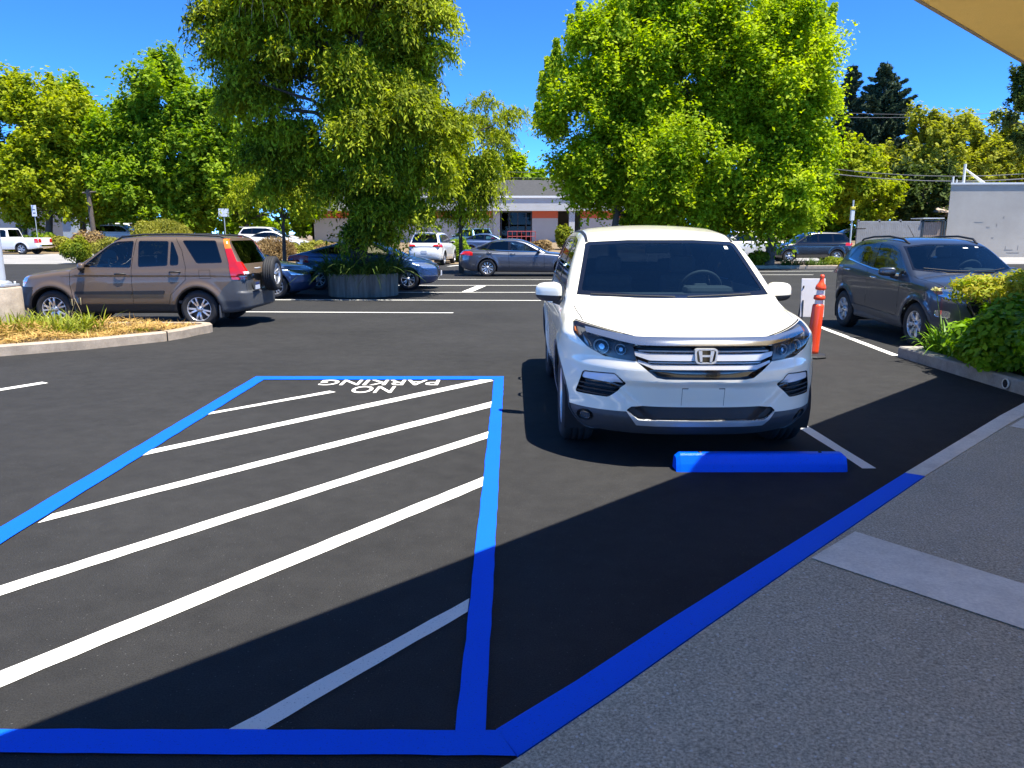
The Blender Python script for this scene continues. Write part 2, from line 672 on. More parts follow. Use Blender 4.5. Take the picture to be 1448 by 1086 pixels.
SP_LARGE = dict(L=4.94, w=.985, wb=2.82, fo=.95, wr=.375, tw=.245, yo=.955,
    hood=[(0, .84), (.05, .935), (.16, .985), (.6, 1.085), (1.15, 1.16), (1.6, 1.17), (3.0, 1.17), (4.6, 1.13), (4.94, 1.05)],
    crown=[(0, .05), (.5, .075), (1.1, .10), (1.8, .10), (4.94, .10)],
    side=[(.18, .87), (.30, .935), (.50, .972), (.66, .978), (.86, .985), (.98, .968), (1.08, .935), (1.2, .89)],
    lift=[(0, -.02), (1.5, 0), (4.9, .06)],
    taper=[(0, .975), (.6, .995), (1.1, 1), (3.9, 1), (4.94, .955)],
    nose=[(.16, .30), (.25, .17), (.33, .06), (.38, .02), (.47, .02), (.62, .0), (.72, .0), (.80, .02), (.92, .03), (.97, .09), (1.05, .28)],
    cf=.56, pf=3.0, kc=.16,
    tail=[(.2, 4.75), (.32, 4.86), (.5, 4.94), (.75, 4.94), (1.0, 4.90), (1.2, 4.84)], cr=.30,
    bottom=[(0, .20), (.5, .19), (4.0, .22), (4.94, .36)],
    gw=[(1.0, .93), (1.15, .90), (1.35, .845), (1.62, .735), (1.80, .64)],
    gtaper=[(0, 1.0), (2.2, 1.0), (3.6, 1.0), (4.94, .93)],
    roof=[(1.5, 1.55), (1.9, 1.655), (2.3, 1.725), (2.8, 1.762), (3.4, 1.758), (4.1, 1.72), (4.75, 1.63)], rc=.05,
    ws=[(1.06, 1.13), (1.90, 1.635)], cw=.20, bl=[(4.86, 1.10), (4.52, 1.66)], cb=.12,
    gbase=1.0, flare=(.020, .46, .05), nosehook=hero_nose, ks=.09, kj=.05, kr=.10, kg=.08)

SP_TAN = dict(L=4.42, w=.875, wb=2.62, fo=.86, wr=.335, tw=.205, yo=.86,
    hood=[(0, .70), (.06, .86), (.2, .94), (.6, 1.01), (1.15, 1.085), (1.6, 1.10), (2.6, 1.10), (4.1, 1.10), (4.42, 1.06)],
    crown=[(0, .05), (.5, .07), (1.2, .08), (4.4, .05)],
    side=[(.20, .82), (.34, .845), (.45, .868), (.60, .875), (.78, .8735), (.92, .864), (1.02, .848), (1.12, .828), (1.22, .80)],
    lift=[(0, -.05), (1.2, 0), (4.4, .06)],
    taper=[(0, .97), (.5, .99), (1.0, 1), (3.7, 1), (4.42, .965)],
    nose=[(.2, .20), (.32, .05), (.42, .0), (.62, .0), (.70, .03), (.90, .07), (.98, .2), (1.1, .4)],
    cf=.36, pf=2.6, kc=.14,
    tail=[(.25, 4.36), (.38, 4.42), (.62, 4.42), (.66, 4.37), (.8, 4.36), (1.05, 4.34), (1.2, 4.30)], cr=.10, pr=3.5,
    bottom=[(0, .28), (.4, .26), (4.0, .27), (4.42, .34)],
    gw=[(.95, .865), (1.1, .845), (1.35, .785), (1.55, .725), (1.70, .66)],
    gtaper=[(0, 1.0), (3.6, 1.0), (4.42, .965)],
    roof=[(1.6, 1.50), (1.95, 1.585), (2.3, 1.635), (2.8, 1.655), (3.5, 1.645), (4.1, 1.60)], rc=.03,
    ws=[(1.14, 1.06), (1.95, 1.585)], cw=.16, bl=[(4.35, 1.05), (4.04, 1.60)], cb=.06,
    gbase=.95, flare=(.030, .43, .055), ks=.07, kj=.04, kr=.09, kg=.06)

SP_GREY = dict(L=4.10, w=.87, wb=2.52, fo=.84, wr=.33, tw=.205, yo=.855,
    hood=[(0, .74), (.05, .88), (.2, .96), (.6, 1.04), (1.0, 1.09), (1.3, 1.09), (2.6, 1.19), (3.6, 1.25), (4.1, 1.18)],
    crown=[(0, .06), (.5, .08), (1.2, .10), (4.1, .10)],
    side=[(.22, .80), (.34, .845), (.48, .862), (.66, .868), (.82, .87), (.93, .858), (1.0, .835), (1.12, .79)],
    lift=[(0, -.02), (1.0, 0), (2.6, .12), (4.1, .20)],
    taper=[(0, .97), (.5, .99), (1.0, 1), (3.3, 1), (4.1, .95)],
    nose=[(.2, .22), (.32, .06), (.45, .02), (.7, .0), (.85, .03), (.95, .14), (1.05, .35)],
    cf=.46, pf=2.6, kc=.14,
    tail=[(.25, 4.0), (.4, 4.08), (.7, 4.10), (.95, 4.07), (1.15, 4.02), (1.3, 3.96)], cr=.26, pr=2.8,
    bottom=[(0, .24), (.4, .22), (3.4, .25), (4.1, .36)],
    gw=[(.95, .85), (1.1, .815), (1.3, .755), (1.5, .685), (1.66, .60)],
    gtaper=[(0, 1.0), (2.6, 1.0), (3.3, .97), (4.1, .87)],
    roof=[(1.4, 1.46), (1.7, 1.54), (2.1, 1.60), (2.5, 1.62), (3.2, 1.595), (3.8, 1.52)], rc=.04,
    ws=[(.94, 1.07), (1.72, 1.53)], cw=.18, bl=[(4.0, 1.22), (3.62, 1.54)], cb=.14,
    gbase=.95, flare=(.020, .40, .05), ks=.07, kj=.045, kr=.10, kg=.07)
# ------------------------------------------------------------------ shared car materials
M = {}
M['tyre'] = simple('tyre_rubber', (.018, .018, .019), .75, var=.3, scale=9, bump=.15)
M['black'] = simple('black_plastic', (.014, .0145, .016), .55, var=.25, scale=14)
M['gloss_black'] = simple('gloss_black', (.008, .008, .010), .12, coat=.6)
M['seam'] = simple('panel_gap', (.012, .012, .012), .8)
M['under'] = simple('underbody', (.012, .012, .013), .9)
M['grey_plastic'] = simple('grey_plastic', (.060, .064, .070), .55, var=.2, scale=10)
M['silver_plastic'] = simple('silver_plastic', (.56, .55, .51), .45, metal=.15)
M['chrome'] = simple('chrome', (.78, .79, .80), .07, metal=1.0)
M['satin'] = simple('satin_chrome', (.60, .59, .57), .30, metal=.3, coat=.5)
M['bright_trim'] = simple('bright_trim', (.56, .57, .58), .14, metal=.9, coat=.3)
M['alloy'] = simple('alloy', (.62, .62, .63), .30, metal=.75, var=.15, scale=12)
M['dark_alloy'] = simple('dark_alloy', (.16, .16, .17), .32, metal=.8)
M['disc'] = simple('brake_disc', (.05, .05, .05), .6, metal=.3)
M['amber'] = simple('amber_lens', (.80, .20, .02), .15, coat=1)
M['red'] = simple('red_lens', (.55, .012, .012), .12, coat=1)
M['white_lens'] = simple('white_lens', (.75, .76, .78), .12, coat=1)
M['lamp_dark'] = simple('lamp_housing', (.11, .112, .115), .3, metal=.15)
M['lamp_bright'] = simple('lamp_reflector', (.75, .77, .80), .12, metal=.9, var=.3, scale=30)
M['lens'] = glass_mat('lamp_cover', (.93, .95, .96), .0, 1.35)
M['glass'] = glass_mat('window_glass', (.33, .43, .47), .0)
M['clear_glass'] = glass_mat('clear_window_glass', (.74, .82, .78), .0)
M['tint_glass'] = glass_mat('tinted_window_glass', (.035, .045, .06), .0)
M['mirror'] = simple('mirror_glass', (.8, .82, .85), .02, metal=1.0)
M['cabin'] = simple('cabin_trim', (.13, .135, .14), .7, var=.2, scale=8)
M['seat'] = simple('seat_cloth', (.20, .205, .215), .85, var=.25, scale=20)
M['seat_tan'] = simple('seat_tan', (.36, .31, .24), .85, var=.2, scale=20)
M['pillar'] = simple('pillar_trim', (.45, .44, .40), .7)
M['plate'] = simple('plate_white', (.62, .64, .68), .4, var=.2, scale=20)
M['sticker'] = simple('sticker_white', (.75, .75, .72), .5)
M['plate_ink'] = simple('plate_ink', (.03, .05, .18), .5)

def side_of(sg, lo=.25):
    return lambda p, n: p.y * sg > .25 and n.y * sg > lo
def front_of(lo=.12):
    return lambda p, n: n.x > lo and p.x > .4
def rear_of(lo=.12):
    return lambda p, n: n.x < -lo and p.x < -.4
def mir(poly):
    return [(-p[0], p[1]) for p in poly]
def sy(poly, sg):
    return poly if sg > 0 else mir(poly)

# ------------------------------------------------------------------ wheels
def rim_mesh(rr, style, mats):
    mb = MB()
    # barrel and lip
    mb.lathe([(rr * .97, -.17), (rr * .93, -.05), (rr * .955, -.012), (rr, -.004), (rr * 1.012, -.012), (rr * .985, -.05)], axis='y', n=40, mi=0)
    n, kind = style
    def spoke(a0, w0, w1, r0=.05, r1=None, y0=-.035, y1=-.016, skew=0.0):
        r1 = r1 or rr * .96
        ca, sa = math.cos(a0), math.sin(a0)
        t = Vector((-sa, 0, ca)); r = Vector((ca, 0, sa))
        mid = (r0 + r1) * .55; wm = w0 * .45 + w1 * .55
        st = [(r0, w0, y0, 0), (mid, wm, (y0 + y1) * .5 + .006, skew * .5), (r1, w1, y1 - .004, skew)]
        vs, fs = [], []
        for rad, wd, yy, sk in st:
            c = r * rad + t * sk
            for k, (q, dy) in enumerate(((-1, -.012), (-.75, 0), (.75, 0), (1, -.012), (.9, -.05), (-.9, -.05))):
                p = c + t * wd * .5 * q
                vs.append((p.x, yy + dy, p.z))
        for i in range(2):
            for k in range(6):
                k2 = (k + 1) % 6
                fs.append((i * 6 + k, i * 6 + k2, i * 6 + 6 + k2, i * 6 + 6 + k))
        mb.add(vs, fs, 0)
    for k in range(n):
        a = 2 * PI * k / n + PI / 2
        if kind == 'star':
            spoke(a, .075, .058)
        elif kind == 'split':
            for q in (-1, 1):
                spoke(a + q * .17, .040, .034, skew=q * rr * .055)
        elif kind == 'vee':
            for q in (-1, 1):
                spoke(a + q * .08, .034, .026, skew=q * rr * .17)
        elif kind == 'thin':
            spoke(a, .040, .022)
        elif kind == 'double':
            spoke(a, .030, .030, skew=rr * .09)
            spoke(a + .26, .026, .024, skew=-rr * .05)
    mb.lathe([(.001, -.016), (.030, -.016), (.034, -.020), (.062, -.028), (.068, -.06), (.068, -.10)], axis='y', n=24, mi=0)
    # lug nuts
    for k in range(5):
        a = 2 * PI * k / 5 + .6
        mb.lathe([(.001, 0), (.009, 0), (.009, -.02)], (.047 * math.cos(a), -.012, .047 * math.sin(a)), 'y', 8, 1)
    return mb

def tyre_mesh(wr, rr, tw):
    mb = MB()
    prof = [(rr * .96, -tw + .02), (rr * 1.0, -tw + .006), (rr + .02, -tw - .004), ((wr + rr) / 2, -tw - .010), (wr - .03, -tw + .0), (wr - .008, -tw + .016), (wr, -tw + .032)]
    for g in (.30, .5, .70):
        y = -tw + tw * g
        prof += [(wr + .001, y - .008), (wr - .009, y - .006), (wr - .009, y + .006), (wr + .001, y + .008)]
    prof += [(wr, -.032), (wr - .008, -.016), (wr - .03, .0), ((wr + rr) / 2 + .008, .010), ((wr + rr) / 2, .0095), (rr + .02, .004), (rr, -.006), (rr * .96, -.02)]
    mb.lathe(prof, axis='y', n=56)
    return mb

def wheel_set(root, sp, style, mat=None, rr=None, kids=True):
    L, wr, tw = sp['L'], sp['wr'], sp['tw']
    rr = rr or wr * .64
    h = MB()
    h.lathe([(.001, -.055), (rr * .80, -.055), (rr * .80, -.07), (.001, -.07)], axis='y', n=32)
    h.lathe([(.001, -.08), (rr * .95, -.08), (rr * .95, -tw + .02), (.001, -tw + .02)], axis='y', n=32)
    first = None
    for i, sx in enumerate((sp['fo'], sp['fo'] + sp['wb'])):
        for sg in (1, -1):
            if first is None:
                first = wl = h.build('wheel', M['disc'], root)
                tyre_mesh(wr, rr, tw).build('tyre', M['tyre'], wl)
                rim_mesh(rr, style, None).build('rim', [mat or M['alloy'], M['black']], wl)
            else:
                wl = copy_tree(first, root)
            wl.location = (L / 2 - sx, sg * sp['yo'], wr)
            wl.rotation_euler = (0, .3 * i + .2 * sg, 0 if sg > 0 else PI)
    return first

def underbody(root, sp, R, extra=0.0):
    L, w, wr = sp['L'], sp['w'], sp['wr']
    mb = MB()
    for sx in (sp['fo'], sp['fo'] + sp['wb']):
        x = L / 2 - sx
        for sg in (1, -1):
            vs, fs = [], []
            n = 20
            for k in range(n + 1):
                a = -.45 + (PI + .9) * k / n
                for yy in (.40, w - .035):
                    vs.append((x + (R + .012) * math.cos(a), sg * yy, wr + (R + .012) * math.sin(a)))
            for k in range(n):
                fs.append((2 * k, 2 * k + 1, 2 * k + 3, 2 * k + 2))
            mb.add(vs, fs)
            mb.add([vs[2 * k] for k in range(n + 1)], [tuple(range(n + 1))])
        mb.tube([(x, -w + .12, wr), (x, w - .12, wr)], .05, 8)
    mb.box((0, 0, .40), (sp['wb'] - 2 * R - .1, 2 * w - .16, .03))
    return mb.build('underbody', M['under'], root, fix=False)

def seat_mesh(mb, x, y, z, wd, hgt, tilt=.22, head=True):
    """seat facing +x"""
    mb.box((x, y, z), (.50, wd, .14), bev=.05)
    n = 5
    for k in range(n):
        h = hgt * k / n
        mb.box((x - .24 - tilt * h, y, z + .05 + h + hgt / n / 2), (.14, wd * (1 - .12 * (k / n) ** 2), hgt / n + .03), bev=.04)
    if head:
        mb.box((x - .24 - tilt * (hgt + .12), y, z + hgt + .17), (.10, .26, .17), bev=.045)
    return mb

def cabin(root, sp, sx, zf, belt, dash_s, seat_mat=None, rows=(1.0,), sgn=1, whl=True, wseat=.5):
    """dash, seats and steering wheel; sx: s of front seat, zf: seat cushion height"""
    L, w = sp['L'], sp['w']
    X = lambda s: L / 2 - s
    d = MB()
    d.box((X(dash_s), 0, belt - .13), (.42, 2 * w - .32, .24), bev=.08)
    d.box((X(dash_s + .10), sgn * .38, belt + .0), (.24, .42, .10), bev=.04)
    d.box((X(dash_s + .35), 0, belt - .38), (.9, .26, .30), bev=.06)
    d.box((X(sx + .55), 0, .46), (2.4, 2 * w - .2, .05))
    d.build('dashboard', M['cabin'], root)
    seatm = seat_mat or M['seat']
    for sg in (1, -1):
        mb = MB(); seat_mesh(mb, X(sx), sg * .38, zf, wseat, .58)
        mb.build('seat', seatm, root)
    for r in rows:
        mb = MB()
        seat_mesh(mb, X(sx + r), 0, zf + .03, 2 * w - .55, .55, head=False)
        for yy in (-.42, .42):
            mb.box((X(sx + r) - .40, yy, zf + .70), (.09, .25, .16), bev=.04)
        mb.build('rear_bench', seatm, root)
    if whl:
        mb = MB()
        c = Vector((X(dash_s + .36), sgn * .38, belt + .0))
        u = Vector((0, 1, 0)); v = Vector((.42, 0, .91)).normalized()
        pts = [c + u * .185 * math.cos(2 * PI * k / 28) + v * .185 * math.sin(2 * PI * k / 28) for k in range(29)]
        mb.tube(pts, .016, 8, caps=False)
        for a in (.2, PI - .2, -PI / 2):
            mb.tube([c - Vector((0, 0, 0)), c + u * .18 * math.cos(a) + v * .18 * math.sin(a)], .014, 6)
        mb.tube([c, c + Vector((.22, 0, -.10))], .035, 8)
        mb.box(c, (.05, .13, .11), bev=.02)
        mb.build('steering_wheel', M['cabin'], root)

def superblob(c, r, e=.55, nu=20, nv=14, shear=(0, 0), tap=0.0):
    """rounded box-like closed shape"""
    V, F = [], []
    def sp_(v, e): return math.copysign(abs(v) ** e, v)
    for i in range(nv + 1):
        ph = -PI / 2 + PI * i / nv
        for k in range(nu):
            th = 2 * PI * k / nu
            x = sp_(math.cos(ph), e) * sp_(math.cos(th), e)
            y = sp_(math.cos(ph), e) * sp_(math.sin(th), e)
            z = sp_(math.sin(ph), e)
            sc = 1 - tap * (y * .5 + .5)
            V.append((c[0] + r[0] * x * sc + shear[0] * y, c[1] + r[1] * y, c[2] + r[2] * z * sc + shear[1] * y))
    for i in range(nv):
        for k in range(nu):
            k2 = (k + 1) % nu
            F.append((i * nu + k, i * nu + k2, (i + 1) * nu + k2, (i + 1) * nu + k))
    return V, F

def side_mirror(root, sp, s, y, z, sg, mat, size=(.085, .125, .09), low=True, foot=None):
    """door mirror: painted cap, dark lower half and foot, mirror glass"""
    x = sp['L'] / 2 - s
    V, F = superblob((0, 0, 0), size, .62, 24, 18, shear=(-.035, 0), tap=.16)
    V = [(p[0], p[1] * sg, p[2]) for p in V]
    if sg < 0: F = [tuple(reversed(f)) for f in F]
    mb = MB()
    up, dn = [], []
    for f in F:
        zc = sum(V[i][2] for i in f) / len(f)
        xc = sum(V[i][0] for i in f) / len(f)
        (up if zc > -size[2] * .35 else dn).append(f)
    mb.add(V, up, 0, True); mb.add(V, dn, 1 if low else 0, True)
    fy = foot if foot is not None else size[1] + .05
    mb.tube([(0.02, -sg * size[1] * .4, -size[2] * .75), (.05, -sg * fy * .8, -size[2] * 1.0), (.06, -sg * fy, -size[2] * 1.05)], [.035, .04, .045], 10, 1)
    o = mb.build('side_mirror', [mat, M['black']], root)
    o.location = (x, y * sg, z)
    g = MB()
    n = 20
    g.add([(-size[0] * 1.0 - .034 * math.cos(2 * PI * k / n), sg * size[1] * .80 * math.cos(2 * PI * k / n), size[2] * .72 * math.sin(2 * PI * k / n)) for k in range(n)], [tuple(range(n))])
    g.build('mirror_glass', M['mirror'], o, fix=False)
    return o

def handle_mesh(root_or_door, car, s, z, sg, mat, ln=.17, vert=False):
    x = car.sp['L'] / 2 - s
    y = car.surf_y(s, z, 1)
    mb = MB()
    mb.tube([(x + ln / 2, sg * (y - .01), z), (x + ln * .38, sg * (y + .028), z + .003), (x, sg * (y + .036), z + .004), (x - ln * .38, sg * (y + .030), z + .003), (x - ln / 2, sg * (y - .01), z)], [.013, .015, .015, .015, .013], 8)
    return mb.build('door_handle', mat, root_or_door)

def wiper(mb, car, pts):
    """pts: (y, z) on the windscreen"""
    P = []
    for y, z in pts:
        lo, hi = 0.0, car.sp['L'] / 2
        for _ in range(24):
            m = (lo + hi) / 2
            if car.f(np.array([m]), np.array([y]), np.array([z]))[0] < 0: lo = m
            else: hi = m
        P.append((lo + .014, y, z + .008))
    mb.tube(P, .007, 6)

def arches(c, R, trim=None, tmat=None, inner=.45):
    sp = c.sp
    for sx in (sp['fo'], sp['fo'] + sp['wb']):
        for sg in (1, -1):
            if trim:
                pid = c.part('wheel_arch_trim', tmat, d=.004, rim=-.02)
                c.cut(pid, circ((sx, sp['wr']), trim), 'y', lambda p, n: p.y * sg > inner)
        pid = c.part('DELETE', None)
        c.cut(pid, circ((sx, sp['wr']), R), 'y', lambda p, n: abs(p.y) > inner)

def seams(c, lines, ax, cond, wd=.007, d=-.010):
    pid = c.part('SEAM', None, d=d)
    for ln in lines:
        for q in strip(ln, wd):
            c.cut(pid, q, ax, cond, only=None)
    return pid

# ------------------------------------------------------------------ the white seven-seat car in the front
def build_large(loc, rz):
    sp = SP_LARGE
    paint = car_paint('white_paint', (.86, .81, .66), 0.0, .35)
    root = empty('parked_suv', loc, rz, 'large white SUV facing us in the bay with the blue wheel stop', 'car', 'parked cars')
    c = Car('suv', sp, .022)
    arches(c, .425, .455, M['grey_plastic'])
    X = lambda s: sp['L'] / 2 - s
    fr = front_of(.10)
    # lower plastic and sills
    lb = c.part('lower_bumper', M['grey_plastic'], d=-.006, rim=-.03)
    c.cut(lb, [(-1.05, .10), (1.05, .10), (1.05, .395), (.54, .42), (-.54, .42), (-1.05, .395)], 'x', lambda p, n: p.x > X(.62) and n.z < .6, only=(0, lb))
    sl = {}
    for sg in (1, -1):
        sl[sg] = c.part('sill_cladding', M['grey_plastic'], d=.004, rim=-.02)
        c.cut(sl[sg], [(1.40, .10), (3.33, .10), (3.33, .33), (1.40, .31)], 'y', lambda p, n: p.y * sg > .6, only=(0,))
    rb = c.part('rear_bumper', M['grey_plastic'], d=-.004, rim=-.02)
    c.cut(rb, [(-1.05, .10), (1.05, .10), (1.05, .46), (-1.05, .46)], 'x', lambda p, n: p.x < -X(.62) + .1 and n.z < .6 and n.x < -.05, only=(0,))
    lip = c.part('bumper_lip', M['silver_plastic'], d=.003, rim=-.012)
    c.cut(lip, [(-.535, .425), (.535, .425), (.455, .315), (-.455, .315)], 'x', fr)
    lg = c.part('lower_grille', M['black'], d=-.022, rim=.0)
    c.cut(lg, rpoly([(-.50, .462), (.50, .462), (.535, .43), (.45, .366), (-.45, .366), (-.535, .43)], .012), 'x', fr)
    # headlights
    for sg in (1, -1):
        hl = c.part('headlight', M['lamp_dark'], d=-.030, rim=.002)
        c.parts[hl]['lens'] = True
        P = rpoly([(.893, .95), (.886, 1.012), (.868, 1.018), (.50, .955), (.485, .90), (.475, .79), (.684, .808), (.80, .86)], .015)
        c.cut(hl, sy(P, sg), 'x', lambda p, n: p.x > X(.80))
        ts = c.part('turn_signal', M['amber'], d=-.012, rim=-.03, parent=hl)
        c.cut(ts, sy([(.888, .95), (.882, 1.0), (.866, .995), (.858, .92), (.868, .905)], sg), 'x', None, only=(hl,))
        dr = c.part('running_light', M['white_lens'], d=-.012, rim=-.03, parent=hl)
        c.cut(dr, sy([(.846, .985), (.822, .975), (.800, .90), (.775, .862), (.80, .866), (.828, .895)], sg), 'x', None, only=(hl,))
        for (yy, zz, r) in ((.715, .876, .056), (.585, .868, .040)):
            pr = c.part('projector_ring', M['satin'], d=-.012, rim=-.03, parent=hl)
            c.cut(pr, sy(circ((yy, zz), r, 20), sg), 'x', None, only=(hl,))
            p2 = c.part('projector', M['gloss_black'], d=-.022, rim=-.012, parent=hl)
            c.cut(p2, sy(circ((yy, zz), r * .84, 20), sg), 'x', None, only=(pr,))
            p3 = c.part('bulb', M['lamp_bright'], d=-.016, rim=-.022, parent=hl)
            c.cut(p3, sy(circ((yy, zz), r * .38, 14), sg), 'x', None, only=(p2,))
    # grille
    gr = c.part('grille', M['gloss_black'], d=-.045, rim=.0)
    c.cut(gr, [(-.50, .90), (.50, .90), (.476, .789), (.40, .727), (.34, .682), (.28, .672), (-.28, .672), (-.34, .682), (-.40, .727), (-.476, .789)], 'x', fr)
    def bar(polys, mat, d=-.004):
        pid = c.part('grille_bar', mat, d=d, rim=-.045, parent=gr)
        for p in polys: c.cut(pid, p, 'x', fr, only=(gr,))
    bar([[(-.47, .872), (.47, .872), (.46, .861), (-.46, .861)]], M['satin'], -.012)
    bar([[(-.39, .850), (.39, .850), (.39, .802), (-.39, .802)], [(.39, .850), (.49, .862), (.488, .832), (.39, .802)], [(-.39, .850), (-.49, .862), (-.488, .832), (-.39, .802)]], M['satin'])
    bar([[(-.40, .793), (.40, .793), (.40, .784), (-.40, .784)]], M['satin'], -.012)
    bar([[(-.37, .775), (.37, .775), (.36, .742), (-.36, .742)], [(.37, .775), (.468, .803), (.47, .785), (.36, .742)], [(-.37, .775), (-.468, .803), (-.47, .785), (-.36, .742)]], M['satin'])
    cb = c.part('grille_chrome', M['bright_trim'], d=.012, rim=-.02)
    c.cut(cb, [(-.47, .949), (.47, .949), (.45, .899), (-.45, .899)], 'x', lambda p, n: p.x > X(.8))
    for sg in (1, -1):
        c.cut(cb, sy([(.47, .949), (.808, .986), (.802, .954), (.45, .899)], sg), 'x', lambda p, n: p.x > X(.8))
    # fog openings
    for sg in (1, -1):
        fg = c.part('bumper_vent', M['gloss_black'], d=-.030, rim=.0)
        c.cut(fg, sy(rpoly([(.832, .684), (.880, .505), (.658, .512), (.535, .622), (.62, .698)], .02), sg), 'x', lambda p, n: p.x > X(.85))
        for k in range(3):
            z0 = .598 - k * .034
            vb = c.part('vent_slat', M['black'], d=-.006, rim=-.03, parent=fg)
            c.cut(vb, sy([(.52, z0), (.90, z0), (.90, z0 - .014), (.52, z0 - .014)], sg), 'x', None, only=(fg,))
        fl = c.part('fog_light', M['white_lens'], d=-.006, rim=-.03, parent=fg)
        c.cut(fl, sy(rpoly([(.826, .676), (.842, .630), (.555, .622), (.62, .690)], .015), sg), 'x', None, only=(fg,))
        f2 = c.part('round_fog_lamp', M['black'], d=-.02, rim=.0)
        c.cut(f2, sy(circ((.81, .334), .055, 20), sg), 'x', fr)
        f3 = c.part('fog_lens', M['lamp_bright'], d=-.005, rim=-.02, parent=f2)
        c.cut(f3, sy(circ((.81, .334), .037, 18), sg), 'x', None, only=(f2,))
    # glass
    wf = c.part('windscreen_frame', M['gloss_black'], d=-.003, rim=-.012)
    top = lambda p, n: p.x > X(2.35) and n.x > .2 and p.z > 1.05
    c.cut(wf, [(-.815, 1.170), (-.34, 1.155), (.34, 1.155), (.815, 1.170), (.690, 1.585), (.655, 1.603), (.3, 1.620), (-.3, 1.620), (-.655, 1.603), (-.690, 1.585)], 'x', top)
    wg = c.part('windscreen', M['glass'], d=-.006, parent=wf)
    c.cut(wg, rpoly([(-.770, 1.205), (-.34, 1.186), (.34, 1.186), (.770, 1.205), (.652, 1.575), (.3, 1.597), (-.3, 1.597), (-.652, 1.575)], .02), 'x', top)
    st = c.part('sticker', M['sticker'], d=-.008, parent=wf)
    c.cut(st, [(.575, 1.545), (.610, 1.545), (.606, 1.572), (.573, 1.572)], 'x', None, only=(wg,))
    for sg in (1, -1):
        sd = side_of(sg, .2)
        fd = c.part('door', None)
        c.cut(fd, [(1.46, 1.165), (1.41, .9), (1.43, .42), (1.52, .345), (2.68, .345), (2.68, 1.19)], 'y', sd, only=(0,))
        rd = c.part('door', None)
        c.cut(rd, [(2.68, 1.19), (2.68, .345), (3.30, .345), (3.30, .6), (3.60, .88), (3.64, 1.21)], 'y', sd, only=(0,))
        ft = c.part('window_trim', M['gloss_black'], d=-.002, rim=-.012)
        c.cut(ft, rpoly([(1.52, 1.188), (2.02, 1.525), (2.25, 1.615), (2.75, 1.655), (3.6, 1.648), (4.30, 1.590), (4.58, 1.28), (4.5, 1.228)], .03), 'y', sd)
        for P, mt in (([(1.66, 1.215), (2.07, 1.51), (2.26, 1.59), (2.62, 1.625), (2.64, 1.215)], M['glass']),
                      ([(2.73, 1.215), (2.71, 1.628), (3.50, 1.624), (3.58, 1.225)], M['tint_glass']),
                      ([(3.67, 1.235), (3.60, 1.618), (4.25, 1.565), (4.50, 1.285), (4.45, 1.255)], M['tint_glass'])):
            g = c.part('side_window', mt, d=-.006, parent=ft)
            c.cut(g, rpoly(P, .03), 'y', sd, only=(ft,))
        seams(c, [[(1.46, 1.165), (1.41, .9), (1.43, .42), (1.52, .345), (3.30, .345)], [(2.68, 1.19), (2.68, .345)], [(3.30, .6), (3.60, .88), (3.64, 1.21)]], 'y', sd)
        rt = c.part('roof_moulding', M['black'], d=.004, rim=-.01)
        for q in strip([(1.98, .672 * sg), (2.3, .668 * sg), (3.0, .665 * sg), (4.4, .64 * sg)], .024):
            c.cut(rt, q, 'z', lambda p, n: p.z > 1.4 and n.z > .3)
        seams(c, [[(1.10, .845 * sg), (.9, .840 * sg), (.62, .815 * sg)]], 'z', lambda p, n: p.z > .9 and n.z > .1)
    rw = c.part('rear_window', M['tint_glass'], d=-.006, rim=.0)
    c.cut(rw, rpoly([(-.70, 1.16), (.70, 1.16), (.60, 1.56), (-.60, 1.56)], .05), 'x', rear_of())
    for sg in (1, -1):
        tl = c.part('tail_light', M['red'], d=.004, rim=-.01)
        c.cut(tl, sy([(.55, .88), (1.0, .88), (1.0, 1.08), (.55, 1.05)], sg), 'x', rear_of(.05))
    seams(c, [[(-.868, 1.024), (-.50, .960), (-.47, .954), (.47, .954), (.50, .960), (.868, 1.024)]], 'x', lambda p, n: p.x > X(.8), .006)
    seams(c, [[(-.15, .598), (-.15, .474)], [(.15, .598), (.15, .474)]], 'x', fr, .003, -.002)
    seams(c, [[(-.15, .600), (-.11, .600)], [(.15, .600), (.11, .600)]], 'x', fr, .007, -.006)
    o = c.finish(root, paint, M['seam'])
    # emblem
    mb = MB()
    ex = c.surf_x(0, .83) + .0
    fr_o = rpoly([(-.084, .890), (.084, .890), (.072, .782), (-.072, .782)], .03, 5)
    fr_i = rpoly([(-.070, .879), (.070, .879), (.060, .793), (-.060, .793)], .022, 5)
    n = len(fr_o)
    V = [(ex + .016, p[0], p[1]) for p in fr_o] + [(ex + .016, p[0], p[1]) for p in fr_i] + [(ex - .03, p[0], p[1]) for p in fr_o] + [(ex + .004, p[0], p[1]) for p in fr_i]
    F = []
    for k in range(n):
        j = (k + 1) % n
        F += [(k, j, n + j, n + k), (k, 2 * n + k, 2 * n + j, j), (n + k, n + j, 3 * n + j, 3 * n + k)]
    mb.add(V, F, 0)
    mb.add([(ex + .004, p[0], p[1]) for p in fr_i], [tuple(range(n))], 1)
    for sg in (1, -1):
        mb.prism(sy([(.030, .874), (.056, .874), (.041, .798), (.026, .798)], sg), ex + .003, ex + .018, 0, 'x')
    mb.prism([(-.034, .845), (.034, .845), (.032, .832), (-.032, .832)], ex + .003, ex + .017, 0, 'x')
    mb.build('emblem', [M['satin'], M['gloss_black']], root)
    for sg in (1, -1):
        side_mirror(root, sp, 1.66, 1.035, 1.165, sg, paint, (.075, .118, .092), foot=.17)
    for s_, z_ in ((2.48, 1.01), (3.40, 1.04)):
        for sg in (1, -1):
            handle_mesh(root, c, s_, z_, sg, paint, .2)
    mb = MB()
    wiper(mb, c, [(-.70, 1.172), (-.35, 1.165), (-.02, 1.160)])
